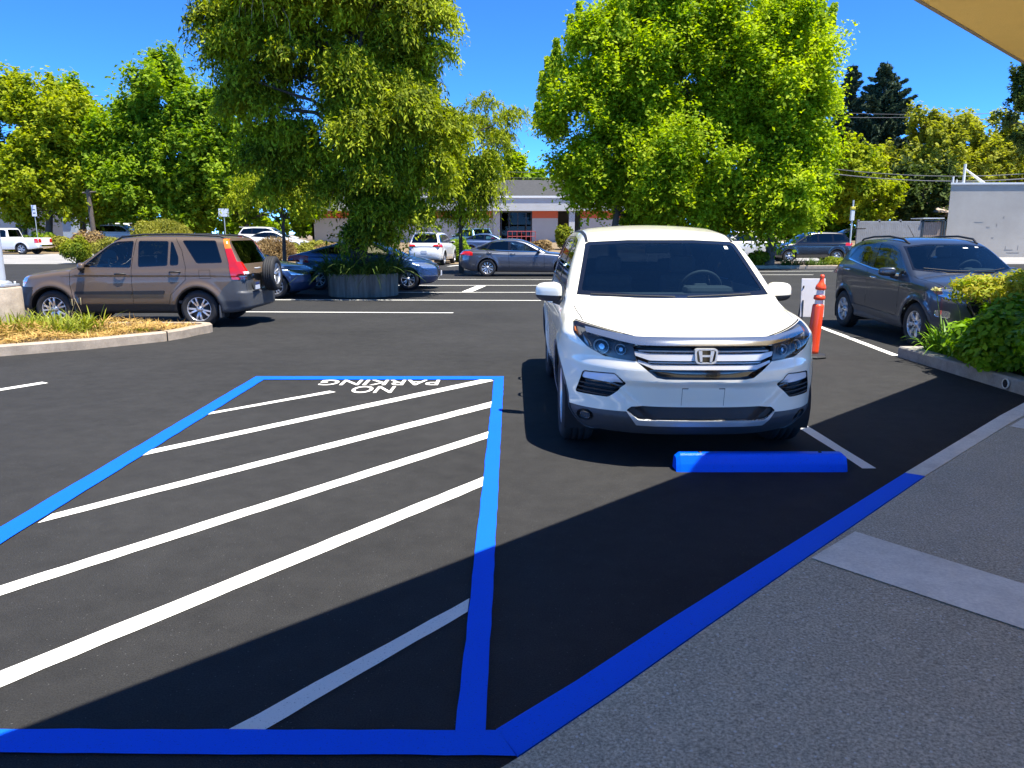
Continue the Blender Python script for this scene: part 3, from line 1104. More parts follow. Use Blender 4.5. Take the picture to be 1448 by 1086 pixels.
    wiper(mb, c, [(.08, 1.160), (.42, 1.168), (.64, 1.174)])
    mb.build('wiper', M['black'], root)
    underbody(root, sp, .425)
    wheel_set(root, sp, (5, 'split'), M['alloy'], .245)
    cabin(root, sp, 2.30, .62, 1.17, 1.52, rows=(.95,), sgn=1)
    mb = MB(); mb.box((X(2.02), 0, 1.535), (.03, .24, .07), bev=.02); mb.tube([(X(2.03), 0, 1.55), (X(1.98), 0, 1.60)], .012, 6)
    mb.build('rear_view_mirror', M['cabin'], root)
    return root

# ------------------------------------------------------------------ the brown car with the spare wheel
def build_tan(loc, rz):
    sp = SP_TAN
    paint = car_paint('taupe_paint', (.140, .098, .066), .25, .42, coat=.55)
    root = empty('parked_suv', loc, rz, 'brown SUV with a spare wheel on its tailgate beside the straw bed', 'car', 'parked cars')
    c = Car('suv', sp, .026)
    X = lambda s: sp['L'] / 2 - s
    arches(c, .395, .418, M['black'])
    fb = c.part('front_bumper', M['black'], d=.006, rim=-.02)
    c.cut(fb, [(-1.0, .1), (1.0, .1), (1.0, .735), (-1.0, .735)], 'x', lambda p, n: p.x > X(.52) and n.z < .8, only=(0, fb))
    rb = c.part('rear_bumper', M['grey_plastic'], d=.008, rim=-.02)
    for sg in (1, -1):
        c.cut(rb, [(3.86, .12), (4.6, .12), (4.6, .845), (4.10, .845), (3.95, .72), (3.84, .55)], 'y', lambda p, n: p.y * sg > .45 and n.z < .9, only=(0, rb))
    c.cut(rb, [(-.95, .10), (.95, .10), (.95, .64), (-.95, .64)], 'x', lambda p, n: p.x < -X(.5) and n.x < -.05, only=(0, rb))
    for sg in (1, -1):
        sd = side_of(sg, .2)
        sl = c.part('sill_cladding', M['black'], d=.006, rim=-.02)
        c.cut(sl, [(1.26, .10), (3.1, .10), (3.1, .425), (1.26, .425)], 'y', lambda p, n: p.y * sg > .6, only=(0,))
        fd = c.part('door', None)
        c.cut(fd, [(1.22, 1.02), (1.20, .78), (1.27, .43), (2.31, .43), (2.32, 1.055)], 'y', sd, only=(0,))
        rd = c.part('door', None)
        c.cut(rd, [(2.32, 1.055), (2.31, .43), (2.95, .43), (3.0, .60), (3.27, .83), (3.29, 1.09)], 'y', sd, only=(0,))
        seams(c, [[(1.22, 1.03), (1.20, .78), (1.27, .43), (2.95, .43), (3.0, .60), (3.28, .86), (3.29, 1.09), (3.22, 1.38), (3.11, 1.585)], [(2.40, 1.585), (2.32, 1.055), (2.31, .43)], [(1.22, 1.03), (1.40, 1.10), (1.98, 1.55)]], 'y', sd, .008)
        seams(c, [[(3.53, 1.035), (3.73, 1.035), (3.73, .885), (3.53, .885), (3.53, 1.035)]], 'y', sd, .006)
        for P, mt in (([(1.46, 1.085), (1.53, 1.16), (1.95, 1.50), (2.05, 1.535), (2.36, 1.550), (2.31, 1.075)], M['clear_glass']),
                      ([(2.44, 1.550), (2.44, 1.085), (2.97, 1.108), (2.98, 1.545)], M['tint_glass']),
                      ([(3.02, 1.540), (3.01, 1.110), (3.165, 1.118), (3.165, 1.26), (3.06, 1.520)], M['tint_glass']),
                      ([(3.22, 1.556), (3.82, 1.556), (3.95, 1.16), (3.49, 1.148)], M['tint_glass'])):
            tr = c.part('window_trim', M['gloss_black'], d=-.001, rim=-.012)
            c.cut(tr, rpoly(P, .04), 'y', sd)
            cx = sum(p[0] for p in P) / len(P); cz = sum(p[1] for p in P) / len(P)
            Q = []
            for p in P:
                v = Vector((p[0] - cx, p[1] - cz)); l = v.length
                v *= max(.5, (l - .02) / l); Q.append((cx + v.x, cz + v.y))
            g = c.part('side_window', mt, d=-.006, parent=tr)
            c.cut(g, rpoly(Q, .035), 'y', sd, only=(tr,))
        ml = c.part('door_moulding', M['black'], d=.012, rim=.0)
        c.cut(ml, rpoly([(1.27, .655), (2.31, .665), (2.31, .603), (1.28, .603)], .02), 'y', sd)
        ml = c.part('door_moulding', M['black'], d=.012, rim=.0)
        c.cut(ml, rpoly([(2.325, .665), (2.90, .672), (2.88, .603), (2.325, .603)], .02), 'y', sd)
        tl = c.part('tail_light', M['red'], d=.010, rim=-.01)
        c.cut(tl, [(3.945, 1.575), (4.015, 1.575), (4.20, 1.18), (4.07, 1.12)], 'y', lambda p, n: p.y * sg > .55, only=None)
        c.cut(tl, [(4.06, 1.12), (4.21, 1.18), (4.6, 1.10), (4.6, .865), (4.11, .865)], 'y', lambda p, n: p.y * sg > .68, only=None)
        ta = c.part('tail_amber', M['amber'], d=.011, rim=-.01, parent=tl)
        c.cut(ta, [(3.9, 1.6), (4.2, 1.6), (4.2, 1.42), (3.9, 1.40)], 'y', None, only=(tl,))
        tw_ = c.part('reversing_light', M['white_lens'], d=.012, rim=-.01, parent=tl)
        c.cut(tw_, [(4.14, 1.0), (4.6, 1.0), (4.6, .91), (4.14, .91)], 'y', lambda p, n: n.x < -.55, only=(tl,))
        hl = c.part('headlight', M['lamp_bright'], d=-.004, rim=.002)
        c.cut(hl, rpoly([(.0, .925), (.36, .930), (.47, .918), (.40, .80), (.34, .745), (.0, .745)], .02), 'y', lambda p, n: p.y * sg > .42 and p.x > X(.6))
        ts = c.part('turn_signal', M['amber'], d=.0, rim=-.01, parent=hl)
        c.cut(ts, [(.30, .83), (.42, .83), (.34, .745), (.25, .745)], 'y', None, only=(hl,))
        seams(c, [[(1.14, .80 * sg), (.7, .76 * sg), (.30, .66 * sg)]], 'z', lambda p, n: p.z > .85 and n.z > .2)
    gr = c.part('grille', M['gloss_black'], d=-.02, rim=.0)
    c.cut(gr, rpoly([(-.40, .76), (.40, .76), (.42, .88), (-.42, .88)], .03), 'x', front_of())
    wf = c.part('windscreen', M['clear_glass'], d=-.006, rim=.0)
    c.cut(wf, rpoly([(-.74, 1.10), (.74, 1.10), (.62, 1.54), (-.62, 1.54)], .05), 'x', lambda p, n: p.x > 0 and n.x > .2 and p.z > 1.02)
    rw = c.part('rear_window', M['tint_glass'], d=-.004, rim=.0)
    c.cut(rw, rpoly([(-.70, 1.14), (.70, 1.14), (.60, 1.55), (-.60, 1.55)], .05), 'x', rear_of())
    seams(c, [[(-.72, .66), (-.74, 1.1), (-.62, 1.58)], [(.72, .66), (.74, 1.1), (.62, 1.58)]], 'x', rear_of(), .008)
    c.finish(root, paint, M['seam'])
    for sg in (1, -1):
        side_mirror(root, sp, 1.50, .985, 1.10, sg, paint, (.07, .10, .075), foot=.14)
        mb = MB()
        rail = [(X(s_), sg * y_, c.surf_z(s_, y_) + dz) for s_, y_, dz in ((1.95, .60, .0), (2.1, .62, .035), (2.5, .63, .04), (3.2, .63, .04), (3.85, .61, .035), (4.0, .60, .0))]
        mb.tube(rail, .018, 8)
        mb.build('roof_rail', M['black'], root)
        for s_, z_ in ((2.12, .965), (3.10, 1.0)):
            handle_mesh(root, c, s_, z_, sg, M['black'], .20)
    # spare wheel on the tailgate
    rr = .20
    h = MB(); h.lathe([(.001, -.05), (rr * .95, -.05), (rr * .95, -.16), (.001, -.16)], axis='y', n=32)
    sw = h.build('spare_wheel', M['disc'], root)
    tyre_mesh(.325, rr, .20).build('tyre', M['tyre'], sw)
    rim_mesh(rr, (5, 'split'), None).build('rim', [M['alloy'], M['black']], sw)
    sw.location = (-X(0) - .235, -.06, .93); sw.rotation_euler = (0, 0, PI / 2)
    mb = MB(); mb.tube([(-X(0) + .02, -.06, .93), (-X(0) - .2, -.06, .93)], .07, 10)
    mb.build('spare_carrier', M['black'], root)
    mb = MB(); mb.box((-X(0) - .018, .50, .74), (.012, .31, .16), 0); mb.box((-X(0) - .026, .50, .715), (.006, .24, .075), 1)
    mb.box((-X(0) - .026, .50, .785), (.006, .18, .03), 2)
    mb.build('number_plate', [M['grey_plastic'], M['plate'], M['plate_ink']], root)
    mb = MB(); mb.tube([(-X(0) - .02, .60, 1.06), (-X(0) - .06, .56, 1.06), (-X(0) - .06, .40, 1.06), (-X(0) - .02, .36, 1.06)], .014, 6)
    mb.build('tailgate_handle', M['satin'], root)
    # round badge on the tailgate
    mb = MB(); mb.lathe([(.030, .0), (.036, .006), (.042, .0)], (-X(0) + .05, .52, .95), 'x', 20)
    mb.build('badge', M['chrome'], root)
    for sg in (1, -1):
        for sx in (sp['fo'] + .40, sp['fo'] + sp['wb'] + .385):
            mb = MB(); mb.box((X(sx), sg * .80, .30), (.03, .17, .24), bev=.01)
            o = mb.build('mud_flap', M['grey_plastic'], root)
    underbody(root, sp, .395)
    wheel_set(root, sp, (5, 'split'), M['alloy'], .215)
    cabin(root, sp, 2.05, .62, 1.07, 1.45, M['seat_tan'], rows=(.9,), sgn=1)
    mb = MB(); mb.box((X(1.80), 0, 1.47), (.03, .22, .065), bev=.02); mb.tube([(X(1.80), 0, 1.48), (X(1.80), 0, 1.53)], .012, 6)
    mb.build('rear_view_mirror', M['cabin'], root)
    return root

# ------------------------------------------------------------------ the dark grey car on the right
def build_grey(loc, rz):
    sp = SP_GREY
    paint = car_paint('graphite_paint', (.066, .078, .100), .6, .28)
    root = empty('parked_suv', loc, rz, 'small dark grey SUV parked behind the leafy bed on the right', 'car', 'parked cars')
    c = Car('suv', sp, .025)
    X = lambda s: sp['L'] / 2 - s
    arches(c, .380, .420, M['grey_plastic'])
    lb = c.part('lower_bumper', M['grey_plastic'], d=.003, rim=-.02)
    c.cut(lb, [(-1.0, .1), (1.0, .1), (1.0, .42), (-1.0, .42)], 'x', lambda p, n: p.x > X(.5) and n.z < .6, only=(0,))
    gr = c.part('grille', M['gloss_black'], d=-.02, rim=0)
    c.cut(gr, rpoly([(-.42, .50), (.42, .50), (.52, .66), (.46, .78), (-.46, .78), (-.52, .66)], .04), 'x', front_of())
    gb = c.part('grille_bar', M['chrome'], d=.0, rim=-.02, parent=gr)
    c.cut(gb, [(-.6, .705), (.6, .705), (.6, .675), (-.6, .675)], 'x', None, only=(gr,))
    for sg in (1, -1):
        sd = side_of(sg, .15)
        sl = c.part('sill_cladding', M['grey_plastic'], d=.006, rim=-.02)
        c.cut(sl, [(1.22, .10), (3.0, .10), (3.05, .47), (1.2, .40)], 'y', lambda p, n: p.y * sg > .55, only=(0,))
        fd = c.part('door', None)
        c.cut(fd, [(1.36, .98), (1.36, .66), (1.42, .41), (2.50, .45), (2.46, .88), (2.52, 1.10)], 'y', sd, only=(0,))
        rd = c.part('door', None)
        c.cut(rd, [(2.46, .88), (2.50, .45), (3.08, .47), (3.14, .54), (3.50, .90), (3.50, 1.20), (2.52, 1.11)], 'y', sd, only=(0,))
        seams(c, [[(1.36, 1.00), (1.36, .66), (1.42, .41), (2.50, .45), (3.08, .47), (3.14, .56), (3.46, .86), (3.50, 1.22)], [(2.56, 1.50), (2.53, 1.10), (2.46, .88), (2.50, .45)]], 'y', sd, .008)
        tr = c.part('window_trim', M['gloss_black'], d=-.001, rim=-.012)
        c.cut(tr, rpoly([(1.24, 1.045), (1.30, 1.10), (1.72, 1.405), (2.0, 1.485), (2.5, 1.53), (3.1, 1.53), (3.34, 1.45), (3.56, 1.255), (3.52, 1.225), (2.4, 1.095)], .025), 'y', sd)
        ch = c.part('window_chrome', M['chrome'], d=.004, rim=-.01, parent=tr)
        for q in strip([(1.35, 1.045), (2.4, 1.100), (3.50, 1.228)], .016):
            c.cut(ch, q, 'y', sd)
        for P, mt in (([(1.52, 1.105), (1.78, 1.37), (2.05, 1.462), (2.45, 1.505), (2.42, 1.125)], M['clear_glass']),
                      ([(2.58, 1.145), (2.62, 1.512), (3.08, 1.508), (3.28, 1.44), (3.50, 1.262)], M['tint_glass'])):
            g = c.part('side_window', mt, d=-.006, parent=tr)
            c.cut(g, rpoly(P, .035), 'y', sd, only=(tr,))
        tl = c.part('tail_light', M['red'], d=.006, rim=-.01)
        c.cut(tl, [(3.93, 1.12), (4.3, 1.14), (4.3, .93), (4.04, .93)], 'y', lambda p, n: p.y * sg > .45)
        hl = c.part('headlight', M['lamp_bright'], d=-.02, rim=.003)
        c.parts[hl]['lens'] = True
        c.cut(hl, sy(rpoly([(.825, .86), (.80, .915), (.62, .918), (.46, .86), (.44, .775), (.70, .765), (.80, .81)], .03), sg), 'x', lambda p, n: p.x > X(.7))
        ts = c.part('turn_signal', M['amber'], d=-.01, rim=-.02, parent=hl)
        c.cut(ts, sy([(.83, .93), (.745, .93), (.745, .83), (.83, .80)], sg), 'x', None, only=(hl,))
        fl = c.part('fog_light', M['lamp_bright'], d=-.01, rim=.0)
        c.cut(fl, sy(rpoly([(.66, .48), (.80, .50), (.80, .60), (.66, .58)], .03), sg), 'x', lambda p, n: p.x > X(.7))
        seams(c, [[(1.05, .80 * sg), (.7, .775 * sg), (.38, .70 * sg)]], 'z', lambda p, n: p.z > .85 and n.z > .2)
    top = lambda p, n: p.x > X(2.1) and n.x > .2 and p.z > 1.0
    wf = c.part('windscreen_frame', M['gloss_black'], d=-.002, rim=-.012)
    c.cut(wf, [(-.77, 1.125), (-.4, 1.085), (.4, 1.085), (.77, 1.125), (.655, 1.475), (.3, 1.515), (-.3, 1.515), (-.655, 1.475)], 'x', top)
    wg = c.part('windscreen', M['glass'], d=-.006, parent=wf)
    c.cut(wg, rpoly([(-.735, 1.15), (-.4, 1.11), (.4, 1.11), (.735, 1.15), (.63, 1.46), (.3, 1.498), (-.3, 1.498), (-.63, 1.46)], .03), 'x', top)
    st = c.part('sticker', M['sticker'], d=-.008, parent=wf)
    c.cut(st, [(.22, 1.452), (.30, 1.452), (.30, 1.468), (.22, 1.468)], 'x', None, only=(wg,))
    c.cut(st, [(.44, 1.462), (.50, 1.462), (.50, 1.48), (.44, 1.48)], 'x', None, only=(wg,))
    rw = c.part('rear_window', M['tint_glass'], d=-.004, rim=.0)
    c.cut(rw, rpoly([(-.60, 1.25), (.60, 1.25), (.50, 1.48), (-.50, 1.48)], .05), 'x', rear_of())
    c.finish(root, paint, M['seam'])
    for sg in (1, -1):
        side_mirror(root, sp, 1.55, .98, 1.085, sg, paint, (.075, .115, .075), foot=.15)
        mb = MB()
        mb.tube([(X(s_), sg * y_, c.surf_z(s_, y_) + dz) for s_, y_, dz in ((1.80, .54, .0), (1.95, .56, .035), (2.4, .57, .045), (3.0, .56, .045), (3.45, .53, .035), (3.6, .51, .0))], .017, 8)
        mb.build('roof_rail', M['black'], root)
        for s_, z_ in ((2.24, .962), (3.27, 1.048)):
            handle_mesh(root, c, s_, z_, sg, M['chrome'], .15)
    mb = MB(); z0 = c.surf_z(2.95, .12)
    mb.tube([(X(2.95), .12, z0 - .005), (X(2.98), .12, z0 + .03), (X(3.22), .12, z0 + .22)], [.02, .008, .004], 6)
    mb.build('aerial', M['black'], root)
    mb = MB()
    wiper(mb, c, [(-.62, 1.150), (-.30, 1.120), (.0, 1.112)])
    wiper(mb, c, [(.06, 1.112), (.40, 1.122), (.62, 1.150)])
    mb.build('wiper', M['black'], root)
    underbody(root, sp, .380)
    wheel_set(root, sp, (7, 'star'), M['alloy'], .205)
    cabin(root, sp, 2.05, .62, 1.09, 1.32, rows=(.85,), sgn=1)
    return root
# ------------------------------------------------------------------ surfaces of the setting
def asphalt_mat(name, col, speck=.10, bump=.5, big=.25, worm=False):
    m, nt, b = _mat(name)
    L = nt.links.new
    tc = N(nt, 'ShaderNodeTexCoord')
    big_n = N(nt, 'ShaderNodeTexNoise', Scale=.55, Detail=8.0, Roughness=.6)
    mid = N(nt, 'ShaderNodeTexNoise', Scale=5.5, Detail=5.0, Roughness=.7)
    fine = N(nt, 'ShaderNodeTexNoise', Scale=150.0 if not worm else 92.0, Detail=3.0, Roughness=.75)
    vor = N(nt, 'ShaderNodeTexVoronoi', Scale=75.0 if not worm else 55.0)
    for n in (big_n, mid, fine, vor):
        L(tc.outputs['Object'], n.inputs['Vector'])
    # chips: a few cells of the voronoi pattern are pale stone
    gt = N(nt, 'ShaderNodeMath', operation='GREATER_THAN'); gt.inputs[1].default_value = .950 if not worm else .88
    sep = N(nt, 'ShaderNodeSeparateColor'); L(vor.outputs['Color'], sep.inputs['Color']); L(sep.outputs['Red'], gt.inputs[0])
    lt = N(nt, 'ShaderNodeMath', operation='LESS_THAN'); lt.inputs[1].default_value = .30 if worm else .22; L(vor.outputs['Distance'], lt.inputs[0])
    chip = N(nt, 'ShaderNodeMath', operation='MULTIPLY'); L(gt.outputs[0], chip.inputs[0]); L(lt.outputs[0], chip.inputs[1])
    r1 = N(nt, 'ShaderNodeMix', data_type='RGBA')
    r1.inputs['A'].default_value = c4([v * (1 - big) for v in col]); r1.inputs['B'].default_value = c4([v * (1 + big) for v in col])
    ad = N(nt, 'ShaderNodeMath', operation='ADD'); L(big_n.outputs['Fac'], ad.inputs[0]); L(mid.outputs['Fac'], ad.inputs[1])
    hf = N(nt, 'ShaderNodeMath', operation='MULTIPLY'); hf.inputs[1].default_value = .5; L(ad.outputs[0], hf.inputs[0])
    mr = N(nt, 'ShaderNodeMapRange'); mr.inputs['From Min'].default_value = .35; mr.inputs['From Max'].default_value = .65
    L(hf.outputs[0], mr.inputs['Value']); L(mr.outputs['Result'], r1.inputs['Factor'])
    r2 = N(nt, 'ShaderNodeMix', data_type='RGBA', blend_type='MULTIPLY'); r2.inputs['Factor'].default_value = 1.0
    fr = N(nt, 'ShaderNodeMapRange'); fr.inputs['From Min'].default_value = .3; fr.inputs['From Max'].default_value = .7
    fr.inputs['To Min'].default_value = .45 if not worm else .42; fr.inputs['To Max'].default_value = 1.55 if not worm else 1.55
    L(fine.outputs['Fac'], fr.inputs['Value'])
    L(r1.outputs['Result'], r2.inputs['A']); L(fr.outputs['Result'], r2.inputs['B'])
    r3 = N(nt, 'ShaderNodeMix', data_type='RGBA')
    r3.inputs['B'].default_value = c4([min(.6, v + speck) for v in col])
    L(chip.outputs[0], r3.inputs['Factor']); L(r2.outputs['Result'], r3.inputs['A'])
    L(r3.outputs['Result'], b.inputs['Base Color'])
    b.inputs['Roughness'].default_value = .88
    b.inputs['Specular IOR Level'].default_value = .25
    bp = N(nt, 'ShaderNodeBump', Strength=bump, Distance=.006)
    L(fine.outputs['Fac'], bp.inputs['Height']); L(bp.outputs['Normal'], b.inputs['Normal'])
    return m

def road_paint(name, col, wear=.10, rough=.6):
    """thick traffic paint over asphalt: the grain shows, pinholes let the asphalt through"""
    m, nt, b = _mat(name)
    L = nt.links.new
    tc = N(nt, 'ShaderNodeTexCoord')
    n1 = N(nt, 'ShaderNodeTexNoise', Scale=3.0, Detail=6.0, Roughness=.65)
    n2 = N(nt, 'ShaderNodeTexNoise', Scale=130.0, Detail=3.0, Roughness=.7)
    for n in (n1, n2): L(tc.outputs['Object'], n.inputs['Vector'])
    mx = N(nt, 'ShaderNodeMix', data_type='RGBA')
    mx.inputs['A'].default_value = c4([v * (1 - wear) for v in col]); mx.inputs['B'].default_value = c4([min(.9, v * (1 + wear)) for v in col])
    L(n1.outputs['Fac'], mx.inputs['Factor'])
    m2 = N(nt, 'ShaderNodeMix', data_type='RGBA'); m2.inputs['B'].default_value = c4([v * .35 + .01 for v in col])
    th = N(nt, 'ShaderNodeMapRange'); th.inputs['From Min'].default_value = .32; th.inputs['From Max'].default_value = .40
    th.inputs['To Min'].default_value = .75; th.inputs['To Max'].default_value = 0
    L(n2.outputs['Fac'], th.inputs['Value']); L(th.outputs['Result'], m2.inputs['Factor']); L(mx.outputs['Result'], m2.inputs['A'])
    L(m2.outputs['Result'], b.inputs['Base Color'])
    b.inputs['Roughness'].default_value = rough
    b.inputs['Specular IOR Level'].default_value = .25
    bp = N(nt, 'ShaderNodeBump', Strength=.35, Distance=.005)
    L(n2.outputs['Fac'], bp.inputs['Height']); L(bp.outputs['Normal'], b.inputs['Normal'])
    return m

def concrete_mat(name, col, stain=.35, scale=2.5, streak=False):
    m, nt, b = _mat(name)
    L = nt.links.new
    tc = N(nt, 'ShaderNodeTexCoord')
    mp = N(nt, 'ShaderNodeMapping')
    if streak: mp.inputs['Scale'].default_value = (7, 7, .5)
    L(tc.outputs['Object'], mp.inputs['Vector'])
    n1 = N(nt, 'ShaderNodeTexNoise', Scale=scale, Detail=9.0, Roughness=.68)
    n2 = N(nt, 'ShaderNodeTexNoise', Scale=60.0, Detail=4.0, Roughness=.7)
    L(mp.outputs['Vector'], n1.inputs['Vector']); L(tc.outputs['Object'], n2.inputs['Vector'])
    mx = N(nt, 'ShaderNodeMix', data_type='RGBA')
    mr = N(nt, 'ShaderNodeMapRange'); mr.inputs['From Min'].default_value = .32; mr.inputs['From Max'].default_value = .68
    L(n1.outputs['Fac'], mr.inputs['Value']); L(mr.outputs['Result'], mx.inputs['Factor'])
    mx.inputs['A'].default_value = c4([v * (1 - stain) for v in col]); mx.inputs['B'].default_value = c4([min(.9, v * (1 + stain * .5)) for v in col])
    m2 = N(nt, 'ShaderNodeMix', data_type='RGBA', blend_type='MULTIPLY'); m2.inputs['Factor'].default_value = 1.0
    f2 = N(nt, 'ShaderNodeMapRange'); f2.inputs['To Min'].default_value = .65; f2.inputs['To Max'].default_value = 1.3
    L(n2.outputs['Fac'], f2.inputs['Value']); L(mx.outputs['Result'], m2.inputs['A']); L(f2.outputs['Result'], m2.inputs['B'])
    L(m2.outputs['Result'], b.inputs['Base Color'])
    b.inputs['Roughness'].default_value = .85
    bp = N(nt, 'ShaderNodeBump', Strength=.3, Distance=.006)
    L(n2.outputs['Fac'], bp.inputs['Height']); L(bp.outputs['Normal'], b.inputs['Normal'])
    return m

G = {}
G['asphalt'] = asphalt_mat('sealed_asphalt', (.0270, .0264, .0252), .055, .8, .28)
G['walk'] = asphalt_mat('walk_aggregate', (.46, .42, .305), .22, 1.0, .12, worm=True)
G['blue'] = road_paint('blue_traffic_paint', (.0, .112, .90), .07, .7)
G['white'] = road_paint('white_traffic_paint', (.83, .81, .73), .08)
G['concrete'] = concrete_mat('kerb_concrete', (.34, .315, .27), .35, 4.0)
G['concrete_tan'] = concrete_mat('tan_concrete', (.42, .34, .25), .35, 5.0)
G['concrete_grey'] = concrete_mat('grey_concrete', (.76, .74, .62), .2, 4.0)
G['planter'] = concrete_mat('planter_concrete', (.195, .168, .132), .6, 1.6, streak=True)
G['soil'] = simple('bed_soil', (.10, .075, .05), .95, var=.5, scale=5, bump=.6, bscale=40)
G['dry'] = simple('dry_ground', (.20, .145, .08), .95, var=.5, scale=2.5, bump=.5, bscale=20)
G['street'] = concrete_mat('pale_pavement', (.30, .29, .275), .2, .6)
G['stucco'] = simple('tan_stucco', (.68, .45, .12), .9, var=.10, scale=3, bump=.25, bscale=180)
G['fascia'] = simple('eave_metal', (.22, .17, .11), .5, var=.2, scale=5)

# ------------------------------------------------------------------ the ground, one sheet to the horizon
def ground():
    mb = MB()
    ys = [-30, 30, 42] + [42 + k * 1.5 for k in range(1, 19)] + [75, 120, 300, 900]
    xs = [-900, -200, -90, -60, -40, -25, -12, 0, 12, 25, 40, 60, 90, 200, 900]
    V = [(x, y, gz(y) - .012) for y in ys for x in xs]
    n = len(xs)
    F = [(j * n + i, j * n + i + 1, (j + 1) * n + i + 1, (j + 1) * n + i) for j in range(len(ys) - 1) for i in range(n - 1)]
    mb.add(V, F)
    tag(mb.build('ground', G['dry']), kind='structure')
    mb = MB()
    mb.quad((-70, -25, 0), (70, -25, 0), (70, 43, 0), (-70, 43, 0))
    tag(mb.build('parking_lot', G['asphalt']), kind='structure')
    # pale street beyond the lot on the left, and pavement beyond the tree bed on the right
    mb = MB()
    for k in range(7):
        y0, y1 = 43 + k * 1.55, 43 + (k + 1) * 1.55
        mb.quad((-90, y0, gz(y0) + .004), (-22.5 + k * .2, y0, gz(y0) + .004), (-22.3 + k * .2, y1, gz(y1) + .004), (-90, y1, gz(y1) + .004))
    tag(mb.build('street', G['street']), kind='structure')
    mb = MB()
    for k in range(10):
        y0, y1 = 43 + k * 1.2, 43 + (k + 1) * 1.2
        mb.quad((1, y0, gz(y0) + .006), (60, y0, gz(y0) + .006), (60, y1, gz(y1) + .006), (1, y1, gz(y1) + .006))
    tag(mb.build('pavement', G['street']), kind='structure')
ground()

def sheet(mb, pts, z, mi=0):
    mb.add([(p[0], p[1], z) for p in pts], [tuple(range(len(pts)))], mi)

def rough_band(mb, a0, b0, a1, b1, z, step=.12, amp=.003, mi=0):
    """band from end a (edge a0-b0) to end b (edge a1-b1), long edges slightly uneven like sprayed paint"""
    a0, b0, a1, b1 = (Vector((p[0], p[1])) for p in (a0, b0, a1, b1))
    n = max(2, int((a1 - a0).length / step))
    t = (a1 - a0).normalized(); q = Vector((-t.y, t.x))
    V = []
    for k in range(n + 1):
        f = k / n
        p, r = a0.lerp(a1, f), b0.lerp(b1, f)
        p = p + q * random.uniform(-amp, amp); r = r + q * random.uniform(-amp, amp)
        V += [(p.x, p.y, z), (r.x, r.y, z)]
    mb.add(V, [(2 * k, 2 * k + 1, 2 * k + 3, 2 * k + 2) for k in range(n)], mi)

def ext(p, q, d):
    """point q moved on past p by d metres along q->p"""
    p, q = Vector(p[:2]), Vector(q[:2])
    v = p + (p - q).normalized() * d
    return (v.x, v.y)

